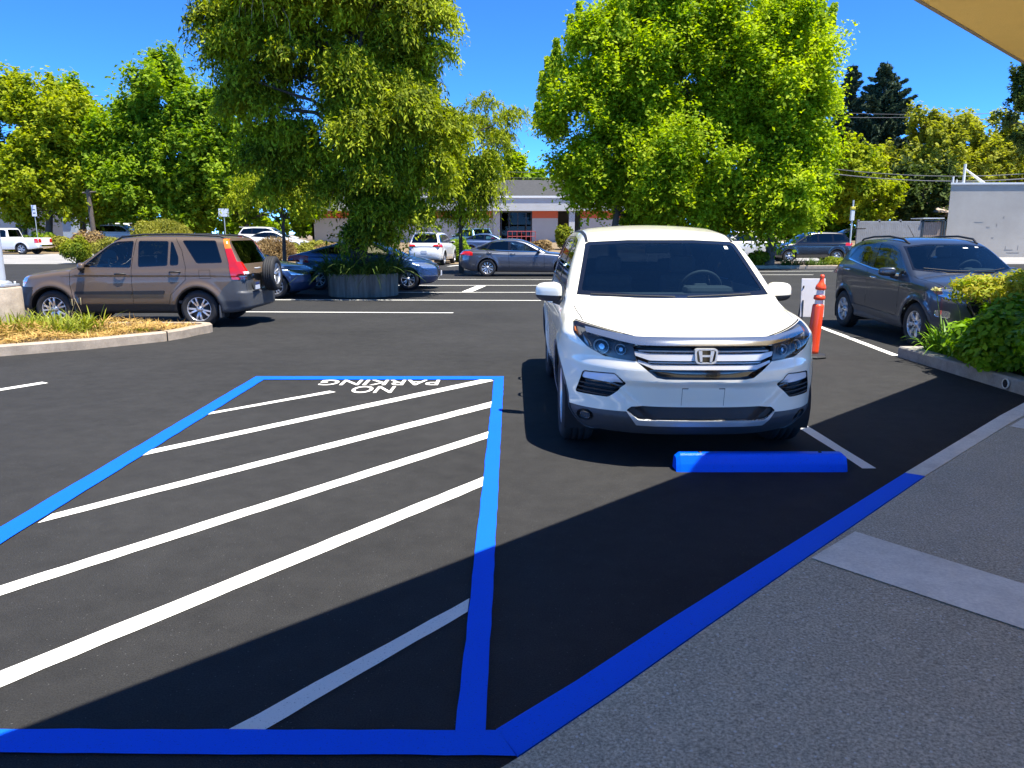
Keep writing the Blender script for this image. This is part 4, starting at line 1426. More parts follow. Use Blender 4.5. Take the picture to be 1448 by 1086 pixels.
def markings():
    g = lambda x, y: gp(x, y)[:2]
    # access aisle: blue outline
    bl = MB()
    rough_band(bl, g(699, 534), g(712.5, 534), g(644, 1038), g(686.5, 1038), .008)
    lo, li = g(362, 533), g(373, 537.5)
    lo2, li2 = g(0, 747), g(0, 771)
    rough_band(bl, lo, li, ext(lo2, lo, 2.6), ext(li2, li, 2.2), .008)
    rough_band(bl, g(362, 533), g(366, 537.6), g(712.5, 533), g(712, 537.4), .0085)
    rough_band(bl, ext(g(0, 1034), g(600, 1036), 1.3), ext(g(0, 1068), g(600, 1072), 1.2), g(704, 1034.5), g(730, 1071), .0075)
    tag(bl.build('aisle_outline', G['blue']), 'bright blue painted outline around the striped no parking aisle', 'road marking')
    # white stripes
    rows = [((299, 583.2), (289, 587.6), (466, 553.0), (475, 554.8), 'shortest white stripe of the aisle, ending beside the painted words', 0),
            ((214, 636.3), (200, 645), (690, 534.8), (698, 538.8), 'white aisle stripe running up to the far right corner of the blue outline', 0),
            ((73, 727.5), (53, 740.5), (697, 567.8), (696, 575.8), 'third white aisle stripe from the words, both ends in view', 0),
            ((0, 829.5), (0, 843), (691.5, 610.5), (690, 620), 'fourth white aisle stripe from the words, running out of the picture on the left', .9),
            ((0, 950), (0, 973), (684.5, 674.5), (683, 688), 'long white aisle stripe just outside the building shadow, fifth from the words', 1.4),
            ((318, 1036), (369, 1036), (664, 847), (661.5, 866), 'last white aisle stripe lying wholly in the building shadow', 0)]
    for a0, b0, a1, b1, lab, ex in rows:
        mb = MB()
        A0, B0, A1, B1 = g(*a0), g(*b0), g(*a1), g(*b1)
        if ex:
            A0, B0 = ext(A0, A1, ex), ext(B0, B1, ex)
        rough_band(mb, A0, B0, A1, B1, .004)
        tag(mb.build('aisle_stripe', G['white']), lab, 'road marking', 'white stripes of the access aisle')
    # stall lines
    def wl(name, a, b, w, lab, ea=0):
        A, B = Vector(g(*a)), Vector(g(*b))
        t = (B - A).normalized(); q = Vector((-t.y, t.x)) * w / 2
        if ea: A = A - t * ea
        mb = MB(); rough_band(mb, A + q, A - q, B + q, B - q, .004, .25, .004)
        tag(mb.build('stall_line', G['white']), lab, 'road marking', 'white parking stall lines')
    wl('l', (34, 546), (64, 541.2), .125, 'white line end at the left edge in front of the straw bed', 4)
    wl('l', (1124, 597), (1229.5, 663), .10, 'white stall line beside the white SUV, ending by the blue wheel stop')
    wl('l', (1149, 458.5), (1267, 503), .11, 'white stall line ending at the corner of the leafy bed kerb')
    wl('l', (110, 440), (641, 442.5), .11, 'white stall line running out from under the brown SUV')
    wl('l', (365, 424), (765, 425), .12, 'white stall line passing just in front of the round concrete planter')
    wl('l', (470, 413.5), (1010, 413.5), .12, 'white stall line by the foot of the short diagonal, beyond the planter')
    wl('l', (560, 403.6), (1010, 403.6), .13, 'white stall line by the top of the short diagonal')
    wl('l', (560, 395), (1010, 396), .13, 'farthest white stall line before the grey sedan')
    wl('l', (660, 412.8), (681, 404.2), .30, 'short white diagonal between two stall lines left of the white SUV mirror')
    wl('l', (1066, 383.8), (1178, 383.3), .13, 'white line closest to the kerb of the tree bed')
    wl('l', (1066, 388.6), (1150, 388.6), .13, 'second white line from the kerb of the tree bed')
    wl('l', (68, 372.6), (96, 371.8), .25, 'short white dash beyond the bonnet of the brown SUV')
    wl('l', (634, 376.6), (656, 374.6), .25, 'short white dash between the white SUV tail and the grey sedan')
    wl('l', (1192, 449.5), (1330, 451.5), .12, 'white line seen under the small dark grey SUV')
    # words, painted to be read from the far side
    def word(txt, xa, xb, yb, yt, nm, lab):
        cu = bpy.data.curves.new('words', 'FONT'); cu.body = txt; cu.size = 1.0; cu.align_x = 'LEFT'
        cu.offset = .012
        to = bpy.data.objects.new('words', cu); COL.objects.link(to)
        dg = bpy.context.evaluated_depsgraph_get(); dg.update()
        me = bpy.data.meshes.new_from_object(to.evaluated_get(dg))
        bpy.data.objects.remove(to)
        co = np.array([v.co[:] for v in me.vertices])
        lo, hi = co.min(0), co.max(0)
        P0, P1 = gp(xa, yb), gp(xb, yb); far = gp((xa + xb) / 2, yt)
        xl, xr, y0, y1 = P0[0], P1[0], P0[1], far[1]
        for v in me.vertices:
            u = (v.co.x - lo[0]) / (hi[0] - lo[0]); w = (v.co.y - lo[1]) / (hi[1] - lo[1])
            v.co = (xr + (xl - xr) * u, y1 + (y0 - y1) * w, .004)
        me.materials.append(G['white'])
        o = bpy.data.objects.new(nm, me); COL.objects.link(o)
        tag(o, lab, 'road marking')
    word('PARKING', 448, 619, 545.0, 537.6, 'painted_word', 'white word PARKING painted upside down at the head of the aisle')
    word('NO', 493, 553, 556.0, 546.4, 'painted_word', 'white word NO painted upside down between stripe ends')
markings()

# ------------------------------------------------------------------ kerb and walk at the lower right
KL = [(701, 1029, .006), (812, 960, .03), (940, 876.5, .07), (1100, 777.5, .10), (1277, 668, .10), (1414, 587, .10), (1448, 569, .10)]
KR = [(732, 1069, .006), (860, 983, .03), (985, 895, .07), (1140, 788, .10), (1308, 673, .10), (1424, 601, .10), (1452, 585, .10)]
def kerb_and_walk():
    Lp = [Vector(gp(*p)) for p in KL]; Rp = [Vector(gp(*p)) for p in KR]
    tl = (Lp[-1] - Lp[-2]).normalized()
    Lp.append(Lp[-1] + tl * 1.3); Rp.append(Rp[-1] + tl * 1.25)
    def run(i0, i1, name, mat, lab):
        bm = MB(); V, F = [], []
        bevel = .012
        for i in range(i0, i1 + 1):
            l, r = Lp[i], Rp[i]
            q = (r - l).normalized()
            V += [(l.x, l.y, -.05), (l.x, l.y, max(l.z - bevel, .0)), (l.x + q.x * bevel, l.y + q.y * bevel, l.z), (r.x, r.y, r.z), (r.x, r.y, -.05)]
        n = i1 - i0 + 1
        for i in range(n - 1):
            for k in range(4):
                F.append((i * 5 + k, i * 5 + 5 + k, i * 5 + 6 + k, i * 5 + 1 + k))
        F += [(0, 1, 2, 3, 4), tuple((n - 1) * 5 + k for k in (4, 3, 2, 1, 0))]
        bm.add(V, F)
        o = bm.build(name, mat)
        tag(o, lab, 'kerb')
    run(0, 4, 'kerb', G['blue'], 'bright blue painted kerb along the near edge of the walk')
    # leave a joint before the bare run
    Lp[4] = Lp[4] + (Lp[5] - Lp[4]).normalized() * .006; Rp[4] = Rp[4] + (Rp[5] - Rp[4]).normalized() * .006
    run(4, 7, 'kerb', G['concrete_grey'], 'bare grey concrete kerb continuing from the blue one')
    # walk
    mb = MB(); V, F = [], []
    nr = Vector((.697, -.717, 0))
    E = []
    for r in [Rp[0] + (Rp[0] - Rp[1]).normalized() * 2.2] + Rp:
        E.append(r + nr * .016 + Vector((0, 0, .010)))
    E[0].z = .016
    for p in E:
        V += [(p.x, p.y, -.05), (p.x, p.y, p.z), (p.x + nr.x * 9, p.y + nr.y * 9, p.z)]
    for i in range(len(E) - 1):
        for k in range(2):
            F.append((i * 3 + k, i * 3 + k + 1, i * 3 + 4 + k, i * 3 + 3 + k))
    mb.add(V, F)
    tag(mb.build('walk', G['walk']), kind='structure')
    mb = MB()
    z = .1145
    P = [gp(1147, 789.5, .112), gp(1209, 752, .112), gp(1448, 826, .112), gp(1448, 890, .112)]
    d1 = (Vector(P[2]) - Vector(P[1])); d0 = (Vector(P[3]) - Vector(P[0]))
    Q = [Vector(P[0]), Vector(P[1]), Vector(P[1]) + d1 * 2.2, Vector(P[0]) + d0 * 2.2]
    sheet(mb, Q, z)
    tag(mb.build('walk_band', G['concrete_grey']), kind='structure')
    mb = MB()
    sheet(mb, [gp(1428, 603, .112), gp(1462, 583, .112), gp(1540, 596, .112), gp(1520, 620, .112)], z)
    tag(mb.build('walk_band', G['concrete_grey']), kind='structure')
kerb_and_walk()

# ------------------------------------------------------------------ roof overhang above us, unseen back cut short and left open to let in light
def overhang():
    b = empty('canopy', (3, -3, 0), 0, 'tan stucco canopy whose flat roof fills the top right corner, unseen back cut short for light', 'canopy')
    o0 = Vector((3, -3, 0))
    n = Vector((.697, -.717, 0)); d = Vector((.717, .697, 0))
    H = 2.98
    def P(off, t, z): return tuple(n * off + d * t + Vector((0, 0, z)) - o0)
    def slab(name, a0, a1, t0, t1, z0, z1, mat):
        mb = MB()
        c = [(a0, t0), (a1, t0), (a1, t1), (a0, t1)]
        V = [P(a, t, z0) for a, t in c] + [P(a, t, z1) for a, t in c]
        mb.add(V, [(0, 3, 2, 1), (4, 5, 6, 7), (0, 1, 5, 4), (1, 2, 6, 5), (2, 3, 7, 6), (3, 0, 4, 7)])
        return mb.build(name, mat, b)
    slab('roof_overhang', -1.735, 1.15, -9, 22, H, H + .22, G['stucco'])
    slab('eave_trim', -1.760, -1.737, -9, 22, H - .004, H + .26, G['fascia'])
    for t in (-5, 2.5, 10, 17.5):
        slab('post', .85, 1.1, t, t + .25, .02, H - .003, G['stucco'])  # unseen supports, added in place of a wall that kept out sky light
overhang()

# ------------------------------------------------------------------ wheel stop
def wheel_stop():
    x0, x1 = gp(957, 668)[0], gp(1198, 667)[0]
    y0 = gp(957, 668)[1] + .005
    bm = bmesh.new()
    prof = [(0, .0), (.012, .055), (.035, .115), (.05, .125), (.105, .125), (.12, .115), (.143, .055), (.155, 0)]
    V = []
    for x, s in ((x0, 0), (x0 + .03, 1), (x1 - .03, 1), (x1, 0)):
        V.append([bm.verts.new((x, y0 + (p[0] - .0775) * (1 if s else .9) + .0775, p[1] * (1 if s else .80))) for p in prof])
    for a, b in zip(V[:-1], V[1:]):
        for k in range(len(prof) - 1):
            bm.faces.new((a[k], b[k], b[k + 1], a[k + 1]))
    bm.faces.new(V[0]); bm.faces.new(list(reversed(V[-1])))
    bmesh.ops.recalc_face_normals(bm, faces=bm.faces)
    me = bpy.data.meshes.new('wheel_stop'); bm.to_mesh(me); bm.free()
    m = road_paint('glossy_blue_paint', (.0, .112, .90), .10, .32)
    o = link('wheel_stop', me, None, [m])
    tag(o, 'blue painted wheel stop on the asphalt under the nose of the white SUV', 'wheel stop')
    for x in (x0 + .18, x1 - .18):
        mb = MB(); mb.lathe([(.014, .1255), (.011, .131), (.001, .132)], (x, y0 + .078, 0), 'z', 10)
        mb.build('anchor_bolt', M['black'], o)
wheel_stop()

# ------------------------------------------------------------------ kerbed beds
def bed(name, outline, h, w, kmat, smat, lab, soil_drop=.03, joints=()):
    """outline counter-clockwise in plan; kerb ring of width w and soil inside"""
    n = len(outline)
    P = [Vector(p[:2]) for p in outline]
    inner = []
    for i in range(n):
        a, b, c = P[i - 1], P[i], P[(i + 1) % n]
        t0, t1 = (b - a).normalized(), (c - b).normalized()
        n0, n1 = Vector((-t0.y, t0.x)), Vector((-t1.y, t1.x))
        m = (n0 + n1).normalized()
        inner.append(b + m * (w / max(.45, m.dot(n0))))
    r = .02
    mid = [p + (q - p).normalized() * r for p, q in zip(P, inner)]
    mb = MB()
    V = [(p.x, p.y, -.05) for p in P] + [(p.x, p.y, h - r) for p in P] + [(p.x, p.y, h) for p in mid] + [(p.x, p.y, h) for p in inner] + [(p.x, p.y, 0) for p in inner]
    F = []
    for i in range(n):
        j = (i + 1) % n
        for k in range(4):
            F.append((k * n + i, k * n + j, (k + 1) * n + j, (k + 1) * n + i))
    mb.add(V, F)
    o = tag(mb.build(name, kmat), lab, 'kerb')
    mb = MB(); mb.add([(p.x, p.y, h - soil_drop) for p in inner], [tuple(range(n))])
    tag(mb.build('bed_soil', smat), kind='structure')
    return o, inner

def beds():
    jt = gp(232, 482.5)
    f = [gp(-330, 545), gp(0, 504), gp(120, 494.5), gp(232, 483), gp(262, 478), gp(281, 473.5)]
    f = [p[:2] for p in f]
    tip = [(-5.20, 13.05), (-5.20, 13.20), (-5.27, 13.32), (-5.42, 13.40), (-5.7, 13.43)]
    back = [(-14.5, 13.43), (-14.5, 7.5)]
    o, inn = bed('kerb', f + tip + back, .15, .15, G['concrete_tan'], G['dry'], 'tan concrete kerb around the pointed straw covered bed', .05)
    mb = MB(); mb.box((jt[0] - .055, jt[1] + .10, .0765), (.008, .30, .157), rz=.9); mb.build('joint', M['under'], o)
    # right bed
    a, b = gp(1268, 504.5), gp(1446, 558)
    x0 = .5 * (a[0] + b[0])
    out = [(x0 + .03, 7.45), (10.2, 7.45), (10.2, a[1]), (x0 - .03, a[1])]
    o2, inn2 = bed('kerb', out, .15, .19, G['concrete'], G['soil'], 'weathered concrete kerb with a drain hole round the leafy bed', .03)
    yh = gp(1415, 543, .07)[1]
    mb = MB()
    mb.lathe([(.055, -.012), (.055, .004), (.046, .004), (.046, -.012)], (0, 0, 0), 'x', 20, 0)
    mb.lathe([(.046, -.001), (.001, -.001)], (0, 0, 0), 'x', 20, 1)  # dark disc, its colour stands for the shade inside the pipe
    d = mb.build('drain_pipe', [G['concrete_grey'], M['under']], o2)
    d.location = (x0 - .008, yh, .075); d.rotation_euler = (0, 0, PI)
    # tree bed on the far right
    o3, inn3 = bed('kerb', [(-1, 37.4), (15.9, 37.4), (16.6, 38.2), (16.6, 42.4), (-1, 42.4)], .15, .18, G['concrete_tan'], G['soil'], 'low kerb around the long tree bed behind the white SUV', .03)
    return inn, inn2
BED_L, BED_R = beds()
# ------------------------------------------------------------------ foliage
def unit(v):
    return v / np.maximum(np.linalg.norm(v, axis=1, keepdims=True), 1e-9)

def rdir(n):
    return unit(RNG.normal(size=(n, 3)))

def leaf_quads(P, A, Nn, L, W, fold=0.0):
    """diamond leaves: centre P, axis A, normal Nn, length L, width W"""
    A = unit(A); B = unit(np.cross(A, Nn)); n = len(P)
    L = np.broadcast_to(np.asarray(L), (n,))[:, None]; W = np.broadcast_to(np.asarray(W), (n,))[:, None]
    up = unit(np.cross(B, A))
    V = np.empty((n, 4, 3))
    V[:, 0] = P - A * L * .5
    V[:, 1] = P + B * W * .5 + up * W * fold - A * L * .05
    V[:, 2] = P + A * L * .5
    V[:, 3] = P - B * W * .5 + up * W * fold - A * L * .05
    F = np.arange(4 * n).reshape(n, 4)
    return V.reshape(-1, 3), F

def clump_leaves(C, R, n, size, aspect=.6, shell=.45, up=.35):
    """n leaves in each clump; C (k,3) centres, R (k,3) radii"""
    k = len(C)
    d = rdir(k * n); r = (shell + (1 - shell) * RNG.random(k * n)) ** .8
    Cc = np.repeat(C, n, 0); Rr = np.repeat(R, n, 0)
    P = Cc + d * Rr * r[:, None]
    Nn = unit(d + RNG.normal(size=d.shape) * .55 + np.array([0, 0, up]))
    A = RNG.normal(size=d.shape) + d * .5
    A = A - Nn * (A * Nn).sum(1, keepdims=True)
    L = size * (.65 + .7 * RNG.random(k * n))
    t = np.repeat(RNG.normal(.5, .16, k), n) + RNG.normal(0, .2, k * n)
    return leaf_quads(P, A, Nn, L, L * aspect, .15) + (np.clip(t, 0, 1),)

def shoot_leaves(C, R, n, size, aspect=.6, up=.55, per=34, centre=None, up_n=.85):
    """each clump is a spray of short leafy shoots that point outward and up"""
    k = len(C); m = max(3, n // per)
    S = np.repeat(np.arange(k), m)
    d = rdir(k * m)
    if centre is not None:
        o = unit(C - centre)
        d = unit(d + o[S] * .75)
    d[:, 2] += up; d = unit(d)
    ln = (.55 + .75 * RNG.random(k * m))[:, None]
    J = np.repeat(np.arange(k * m), per)
    t = (.08 + .92 * RNG.random(len(J)))[:, None]
    Rj = R[S][J]
    P = C[S][J] + d[J] * Rj * ln[J] * t
    P = P + RNG.normal(size=P.shape) * Rj * .17 * (1.05 - .6 * t)
    Nn = unit(d[J] * .5 + RNG.normal(size=P.shape) * .65 + np.array([0, 0, up_n]))
    A = RNG.normal(size=P.shape) + d[J] * .8
    A = A - Nn * (A * Nn).sum(1, keepdims=True)
    L = size * (.6 + .8 * RNG.random(len(P)))
    T = RNG.normal(.48, .13, k)[S][J] + RNG.normal(0, .10, k * m)[J] + .16 * (t[:, 0] - .5) + RNG.normal(0, .17, len(P))
    return leaf_quads(P, A, Nn, L, L * aspect, .15) + (np.clip(T, 0, 1),)

def spike_leaves(p, h, r, n, size, aspect=.6):
    t = RNG.random(n) ** .8
    w = r * (1 - .72 * t) * np.sqrt(RNG.random(n)); a = RNG.random(n) * 2 * PI
    lean = RNG.normal(size=2) * .12
    P = np.stack([p[0] + w * np.cos(a) + lean[0] * h * t, p[1] + w * np.sin(a) + lean[1] * h * t, p[2] + h * t], 1)
    Nn = unit(np.stack([np.cos(a), np.sin(a), np.full(n, .5)], 1) + RNG.normal(size=(n, 3)) * .6)
    A = RNG.normal(size=(n, 3)) + np.array([0, 0, .6]); A = A - Nn * (A * Nn).sum(1, keepdims=True)
    L = size * (.6 + .8 * RNG.random(n))
    return leaf_quads(P, A, Nn, L, L * aspect, .15) + (np.clip(RNG.normal(.58, .22, n), 0, 1),)

def cat(parts):
    V, F, T = [], [], []
    o = 0
    for v, f, t in parts:
        V.append(v); F.append(f + o); T.append(t); o += len(v)
    return np.concatenate(V), np.concatenate(F), np.concatenate(T)

BARK = {}
BARK['grey'] = simple('grey_bark', (.115, .095, .078), .9, var=.45, scale=7, bump=.6, bscale=25)
BARK['dark'] = simple('dark_bark', (.06, .048, .038), .9, var=.45, scale=8, bump=.6, bscale=25)
LEAF = {}
LEAF['maple'] = leaf_mat('lime_leaves', (.140, .245, .008), (.470, .560, .020), .46)
LEAF['weep'] = leaf_mat('weeping_leaves', (.032, .062, .004), (.450, .510, .020), .36)
LEAF['left'] = leaf_mat('yellow_green_leaves', (.140, .210, .010), (.420, .450, .020), .42)
LEAF['green'] = leaf_mat('mid_green_leaves', (.080, .165, .010), (.300, .410, .020), .42)
LEAF['willow'] = leaf_mat('willow_leaves', (.180, .205, .018), (.400, .410, .050), .40)
LEAF['dark'] = leaf_mat('dark_leaves', (.030, .058, .012), (.085, .120, .020), .25)
LEAF['conifer'] = leaf_mat('conifer_needles', (.020, .042, .022), (.060, .085, .038), .12)
LEAF['shrub'] = leaf_mat('shrub_leaves', (.100, .160, .010), (.310, .320, .018), .34)
LEAF['olive'] = leaf_mat('olive_shrub_leaves', (.140, .155, .018), (.350, .330, .050), .30)
LEAF['brown'] = leaf_mat('dry_shrub_leaves', (.150, .090, .035), (.360, .255, .110), .20)
LEAF['strap'] = leaf_mat('strap_leaves', (.040, .085, .014), (.130, .190, .030), .25)
LEAF['bush'] = leaf_mat('broad_bush_leaves', (.075, .180, .008), (.270, .460, .020), .36, .38)
LEAF['nandina'] = leaf_mat('nandina_leaves', (.230, .350, .022), (.470, .380, .040), .34)
LEAF['straw'] = leaf_mat('straw', (.330, .190, .055), (.640, .450, .140), .15)
LEAF['grass'] = leaf_mat('green_grass', (.110, .160, .012), (.330, .350, .040), .25)
LEAF['palm'] = leaf_mat('yellow_fronds', (.42, .34, .08), (.62, .48, .14), .3)

def trunk(mb, base, top, r0, r1, seg=7, wob=.12):
    base, top = Vector(base), Vector(top)
    pts, rs = [], []
    for k in range(seg + 1):
        t = k / seg
        p = base.lerp(top, t)
        if 0 < k < seg:
            p += Vector((random.uniform(-wob, wob), random.uniform(-wob, wob), 0))
        pts.append(p); rs.append(r0 + (r1 - r0) * t + (r0 * .35 if k == 0 else 0))
    mb.tube(pts, rs, 10)
    return pts

def limb(mb, a, b, r0, r1, sag=.3, seg=5):
    a, b = Vector(a), Vector(b)
    pts, rs = [], []
    for k in range(seg + 1):
        t = k / seg
        p = a.lerp(b, t); p.z += sag * math.sin(PI * t) * (b - a).length * .25
        if 0 < k < seg: p += Vector([random.uniform(-.04, .04) * (b - a).length for _ in range(3)])
        pts.append(p); rs.append(r0 + (r1 - r0) * t)
    mb.tube(pts, rs, 6)
    return pts

def in_ellipsoids(E, n, surf=.55):
    """n points in a union of ellipsoids, biased to the surface"""
    vol = np.array([e[1][0] * e[1][1] * e[1][2] for e in E]) ** .8
    idx = RNG.choice(len(E), n, p=vol / vol.sum())
    C = np.array([e[0] for e in E], float)[idx]; R = np.array([e[1] for e in E], float)[idx]
    d = rdir(n); r = (surf + (1 - surf) * RNG.random(n)) ** .7
    return C + d * R * r[:, None], d

def ell(px, py, rx, ry, D, rd=None):
    """ellipsoid given by how it looks in the photograph, at distance D"""
    s = (D * CP + .2) / FPX
    c = at(px, py, D)
    return (c, (rx * s, rd if rd else rx * s * .85, ry * s))

def tree(name, base, E, leaf, nclump, nleaf, lsize, crad, label, cat_='tree', group=None, bark='grey', r0=.22, top=None, spikes=None, aspect=.6, surf=.5, limbs=14, stretch=1.2, extra=None, forks=None):
    root = empty(name, base, random.uniform(0, 6), label, cat_, group)
    root.rotation_euler = (0, 0, 0)
    o = np.array(base, float)
    C, d = in_ellipsoids(E, nclump, surf)
    C = C[C[:, 2] > o[2] + .8] if o[2] >= 0 else C
    R = np.abs(RNG.normal(1, .25, (len(C), 1))) * crad * np.array([[1, 1, stretch]])
    parts = [shoot_leaves(C, R, nleaf, lsize, aspect, centre=C.mean(0) - np.array([0, 0, 1.0]))]
    if spikes:
        for (p, hgt, rad) in spikes:
            for q in range(3):
                f = (1, .75, .6)[q]
                pp = (p[0] + (random.uniform(-1.6, 1.6) * rad if q else 0), p[1] + random.uniform(-1, 1) * rad, p[2] - hgt * .25)
                parts.append(spike_leaves(pp, hgt * 1.25 * f, rad * 1.15, int(nleaf * .7 * f), lsize, aspect))
    if extra:
        parts += extra
    V, F, T = cat(parts)
    np_mesh('crown', V - o, F, [leaf], T, root)
    mb = MB()
    zt = top or float(np.quantile(C[:, 2], .8))
    cx, cy = float(C[:, 0].mean()), float(C[:, 1].mean())
    tips = []
    if forks is None: forks = 1
    for k in range(forks):
        sp_ = (k - (forks - 1) / 2) * crad * 1.6
        pts = trunk(mb, (0, 0, -.05), ((cx - o[0]) * .6 + sp_, (cy - o[1]) * .6, zt - o[2]), r0 / math.sqrt(forks), r0 * .25)
        tips += pts[2:]
    for i in RNG.choice(len(C), min(limbs, len(C)), replace=False):
        p = Vector(C[i] - o)
        st = [q for q in tips if q.z < p.z + .3] or [tips[0]]
        s0 = min(st, key=lambda q: (q - p).length + abs(q.z - (p.z - 1.0)))
        limb(mb, s0, p, r0 * .28, .02, .35)
    mb.build('trunk', BARK[bark], root, fix=False)
    return root

def weeping(name, base, E, n, leaf, label, strand=(.5, 1.4), lsize=.12, lw=.032, per=26, bark='dark', r0=.3, trunk_top=None, limbs=22, group=None, seedclumps=0, hang=.0, crown_name='crown', twigs=0, lump=.5, nl=0):
    root = empty(name, base, 0, label, 'tree', group)
    o = np.array(base, float)
    A0, d = in_ellipsoids(E, n, .35)
    # strands gather in tufts so that light and dark pockets form
    k = nl or max(12, n // 40)
    tuft = A0[RNG.choice(n, k, replace=False)]
    tt = RNG.normal(.50, .15, k)
    j = RNG.integers(0, k, n)
    rl = lump * (.6 + .8 * RNG.random(k))
    hd = rdir(n); hd[:, 2] = np.abs(hd[:, 2]) * .9 - .12
    A0 = tuft[j] + hd * rl[j][:, None] * (.35 + .65 * RNG.random(n)[:, None])
    ln = strand[0] + (strand[1] - strand[0]) * RNG.random(n) ** 1.6
    cen = A0.mean(0)
    out = unit(hd + .5 * unit(tuft - cen)[j]); out[:, 2] = out[:, 2] * .2
    out = out * (.35 + .45 * RNG.random(n)[:, None])
    t = np.tile((np.arange(per) + .5) / per, n)
    S = np.repeat(np.arange(n), per)
    P = A0[S] + out[S] * (np.sqrt(t) * ln[S])[:, None]
    P[:, 2] += ln[S] * (.30 * np.sin(t * PI * .55) - t ** 1.5)
    P += RNG.normal(size=P.shape) * .05
    ax = RNG.normal(size=P.shape) * .65 + out[S] * .8; ax[:, 2] -= 1.0 * t + .1
    Nn = rdir(len(P)) * .9 + hd[S] * .8 + np.array([0, 0, .9])
    L = lsize * (.6 + .8 * RNG.random(len(P)))
    T = tt[j][S] + RNG.normal(0, .12, n)[S] + .22 * (t - .4) + RNG.normal(0, .16, len(P))
    v, f = leaf_quads(P, ax, unit(Nn), L, lw * (.7 + .6 * RNG.random(len(P))), .12)
    np_mesh(crown_name, v - o, f, [leaf], np.clip(T, 0, 1), root)
    mb = MB()
    zt = trunk_top or float(np.quantile(A0[:, 2], .85))
    pts = trunk(mb, (0, 0, -.05), (0, 0, zt - o[2]), r0, r0 * .3, 8, r0 * .4)
    for i in RNG.choice(k, min(limbs, k), replace=False):
        p = Vector(tuft[i] - o)
        st = [q for q in pts[2:] if q.z < p.z + .2] or [pts[2]]
        s0 = min(st, key=lambda q: abs(q.z - (p.z - 1.2)))
        lp = limb(mb, s0, p, r0 * .33, .02, .5)
    mb.build('trunk', BARK[bark], root, fix=False)
    if twigs:
        tm = simple('pale_twig', (.30, .24, .17), .9)
        for i in RNG.choice(k, min(twigs, k), replace=False):
            p = Vector(tuft[i] - o); mb = MB()
            for q in range(3):
                limb(mb, p + Vector((0, 0, .3)), p + Vector((random.uniform(-.5, .5), random.uniform(-.5, .5), -random.uniform(.5, 1.2))), .012, .004, .3, 4)
            mb.build('bare_twig', tm, root, fix=False)
    return root

def shrub(name, c, r, leaf, n, lsize, label, cat_='shrub', group=None, aspect=.55, lumps=10, up=.5, spiky=0.0):
    """dome of leaves on short stems; c = ground centre"""
    root = empty(name, c, 0, label, cat_, group)
    o = np.array(c, float)
    C, R = [], []
    for k in range(lumps):
        a = random.uniform(0, 2 * PI); q = math.sqrt(random.random()) * .62
        hh = random.uniform(.25, .72)
        C.append((math.cos(a) * q * r[0], math.sin(a) * q * r[1], r[2] * hh * (1 - .25 * q)))
        f = random.uniform(.30, .45)
        R.append((r[0] * f, r[1] * f, r[2] * random.uniform(.25, .34)))
    C.append((0, 0, r[2] * .42)); R.append((r[0] * .72, r[1] * .72, r[2] * .45))
    C, R = np.array(C), np.array(R)
    v, f, t = clump_leaves(C, R, n // len(C), lsize, aspect, .6, up)
    if spiky:
        m = int(n * .25); d = rdir(m); d[:, 2] = np.abs(d[:, 2])
        P = d * np.array(r) * np.array([.95, .95, .9]) + np.array([0, 0, .05])
        v2, f2 = leaf_quads(P, d + RNG.normal(size=d.shape) * .3, rdir(m), lsize * 1.8, lsize * .35)
        v, f, t = cat([(v, f, t), (v2, f2, np.clip(RNG.normal(.75, .2, m), 0, 1))])
    v[:, 2] = np.maximum(v[:, 2], .01)
    np_mesh('leaves', v, f, [leaf], t, root)
    mb = MB()
    for k in range(7):
        a = random.uniform(0, 2 * PI)
        limb(mb, (random.uniform(-.08, .08), random.uniform(-.08, .08), -.03), (math.cos(a) * r[0] * .5, math.sin(a) * r[1] * .5, r[2] * .7), .02 + .02 * r[2], .006, .4, 4)
    mb.build('stem', BARK['dark'], root, fix=False)
    return root

def blades(P, length, width, droop, spread=.6, seg=4, up=None):
    """arching strap leaves from points P: returns V, F(quads), blade index"""
    n = len(P)
    a = RNG.random(n) * 2 * PI
    h = np.stack([np.cos(a), np.sin(a), np.zeros(n)], 1)
    L = length * (.6 + .6 * RNG.random(n)); sp_ = spread * (.35 + .9 * RNG.random(n)); dr = droop * (.5 + RNG.random(n))
    side = np.stack([-np.sin(a), np.cos(a), np.zeros(n)], 1)
    V = np.empty((n, seg + 1, 2, 3))
    for k in range(seg + 1):
        t = k / seg
        p = P + h * (L * sp_ * t)[:, None]
        p[:, 2] += L * (t * (1 - .25 * sp_) - dr * t * t)
        w = width * (1 - t ** 2.2) * .5 + width * .02
        V[:, k, 0] = p - side * w; V[:, k, 1] = p + side * w
    idx = np.arange(n * (seg + 1) * 2).reshape(n, seg + 1, 2)
    F = np.stack([idx[:, :-1, 0], idx[:, :-1, 1], idx[:, 1:, 1], idx[:, 1:, 0]], -1).reshape(-1, 4)
    T = np.repeat(np.clip(RNG.normal(.5, .25, n), 0, 1), seg)
    return V.reshape(-1, 3), F, T

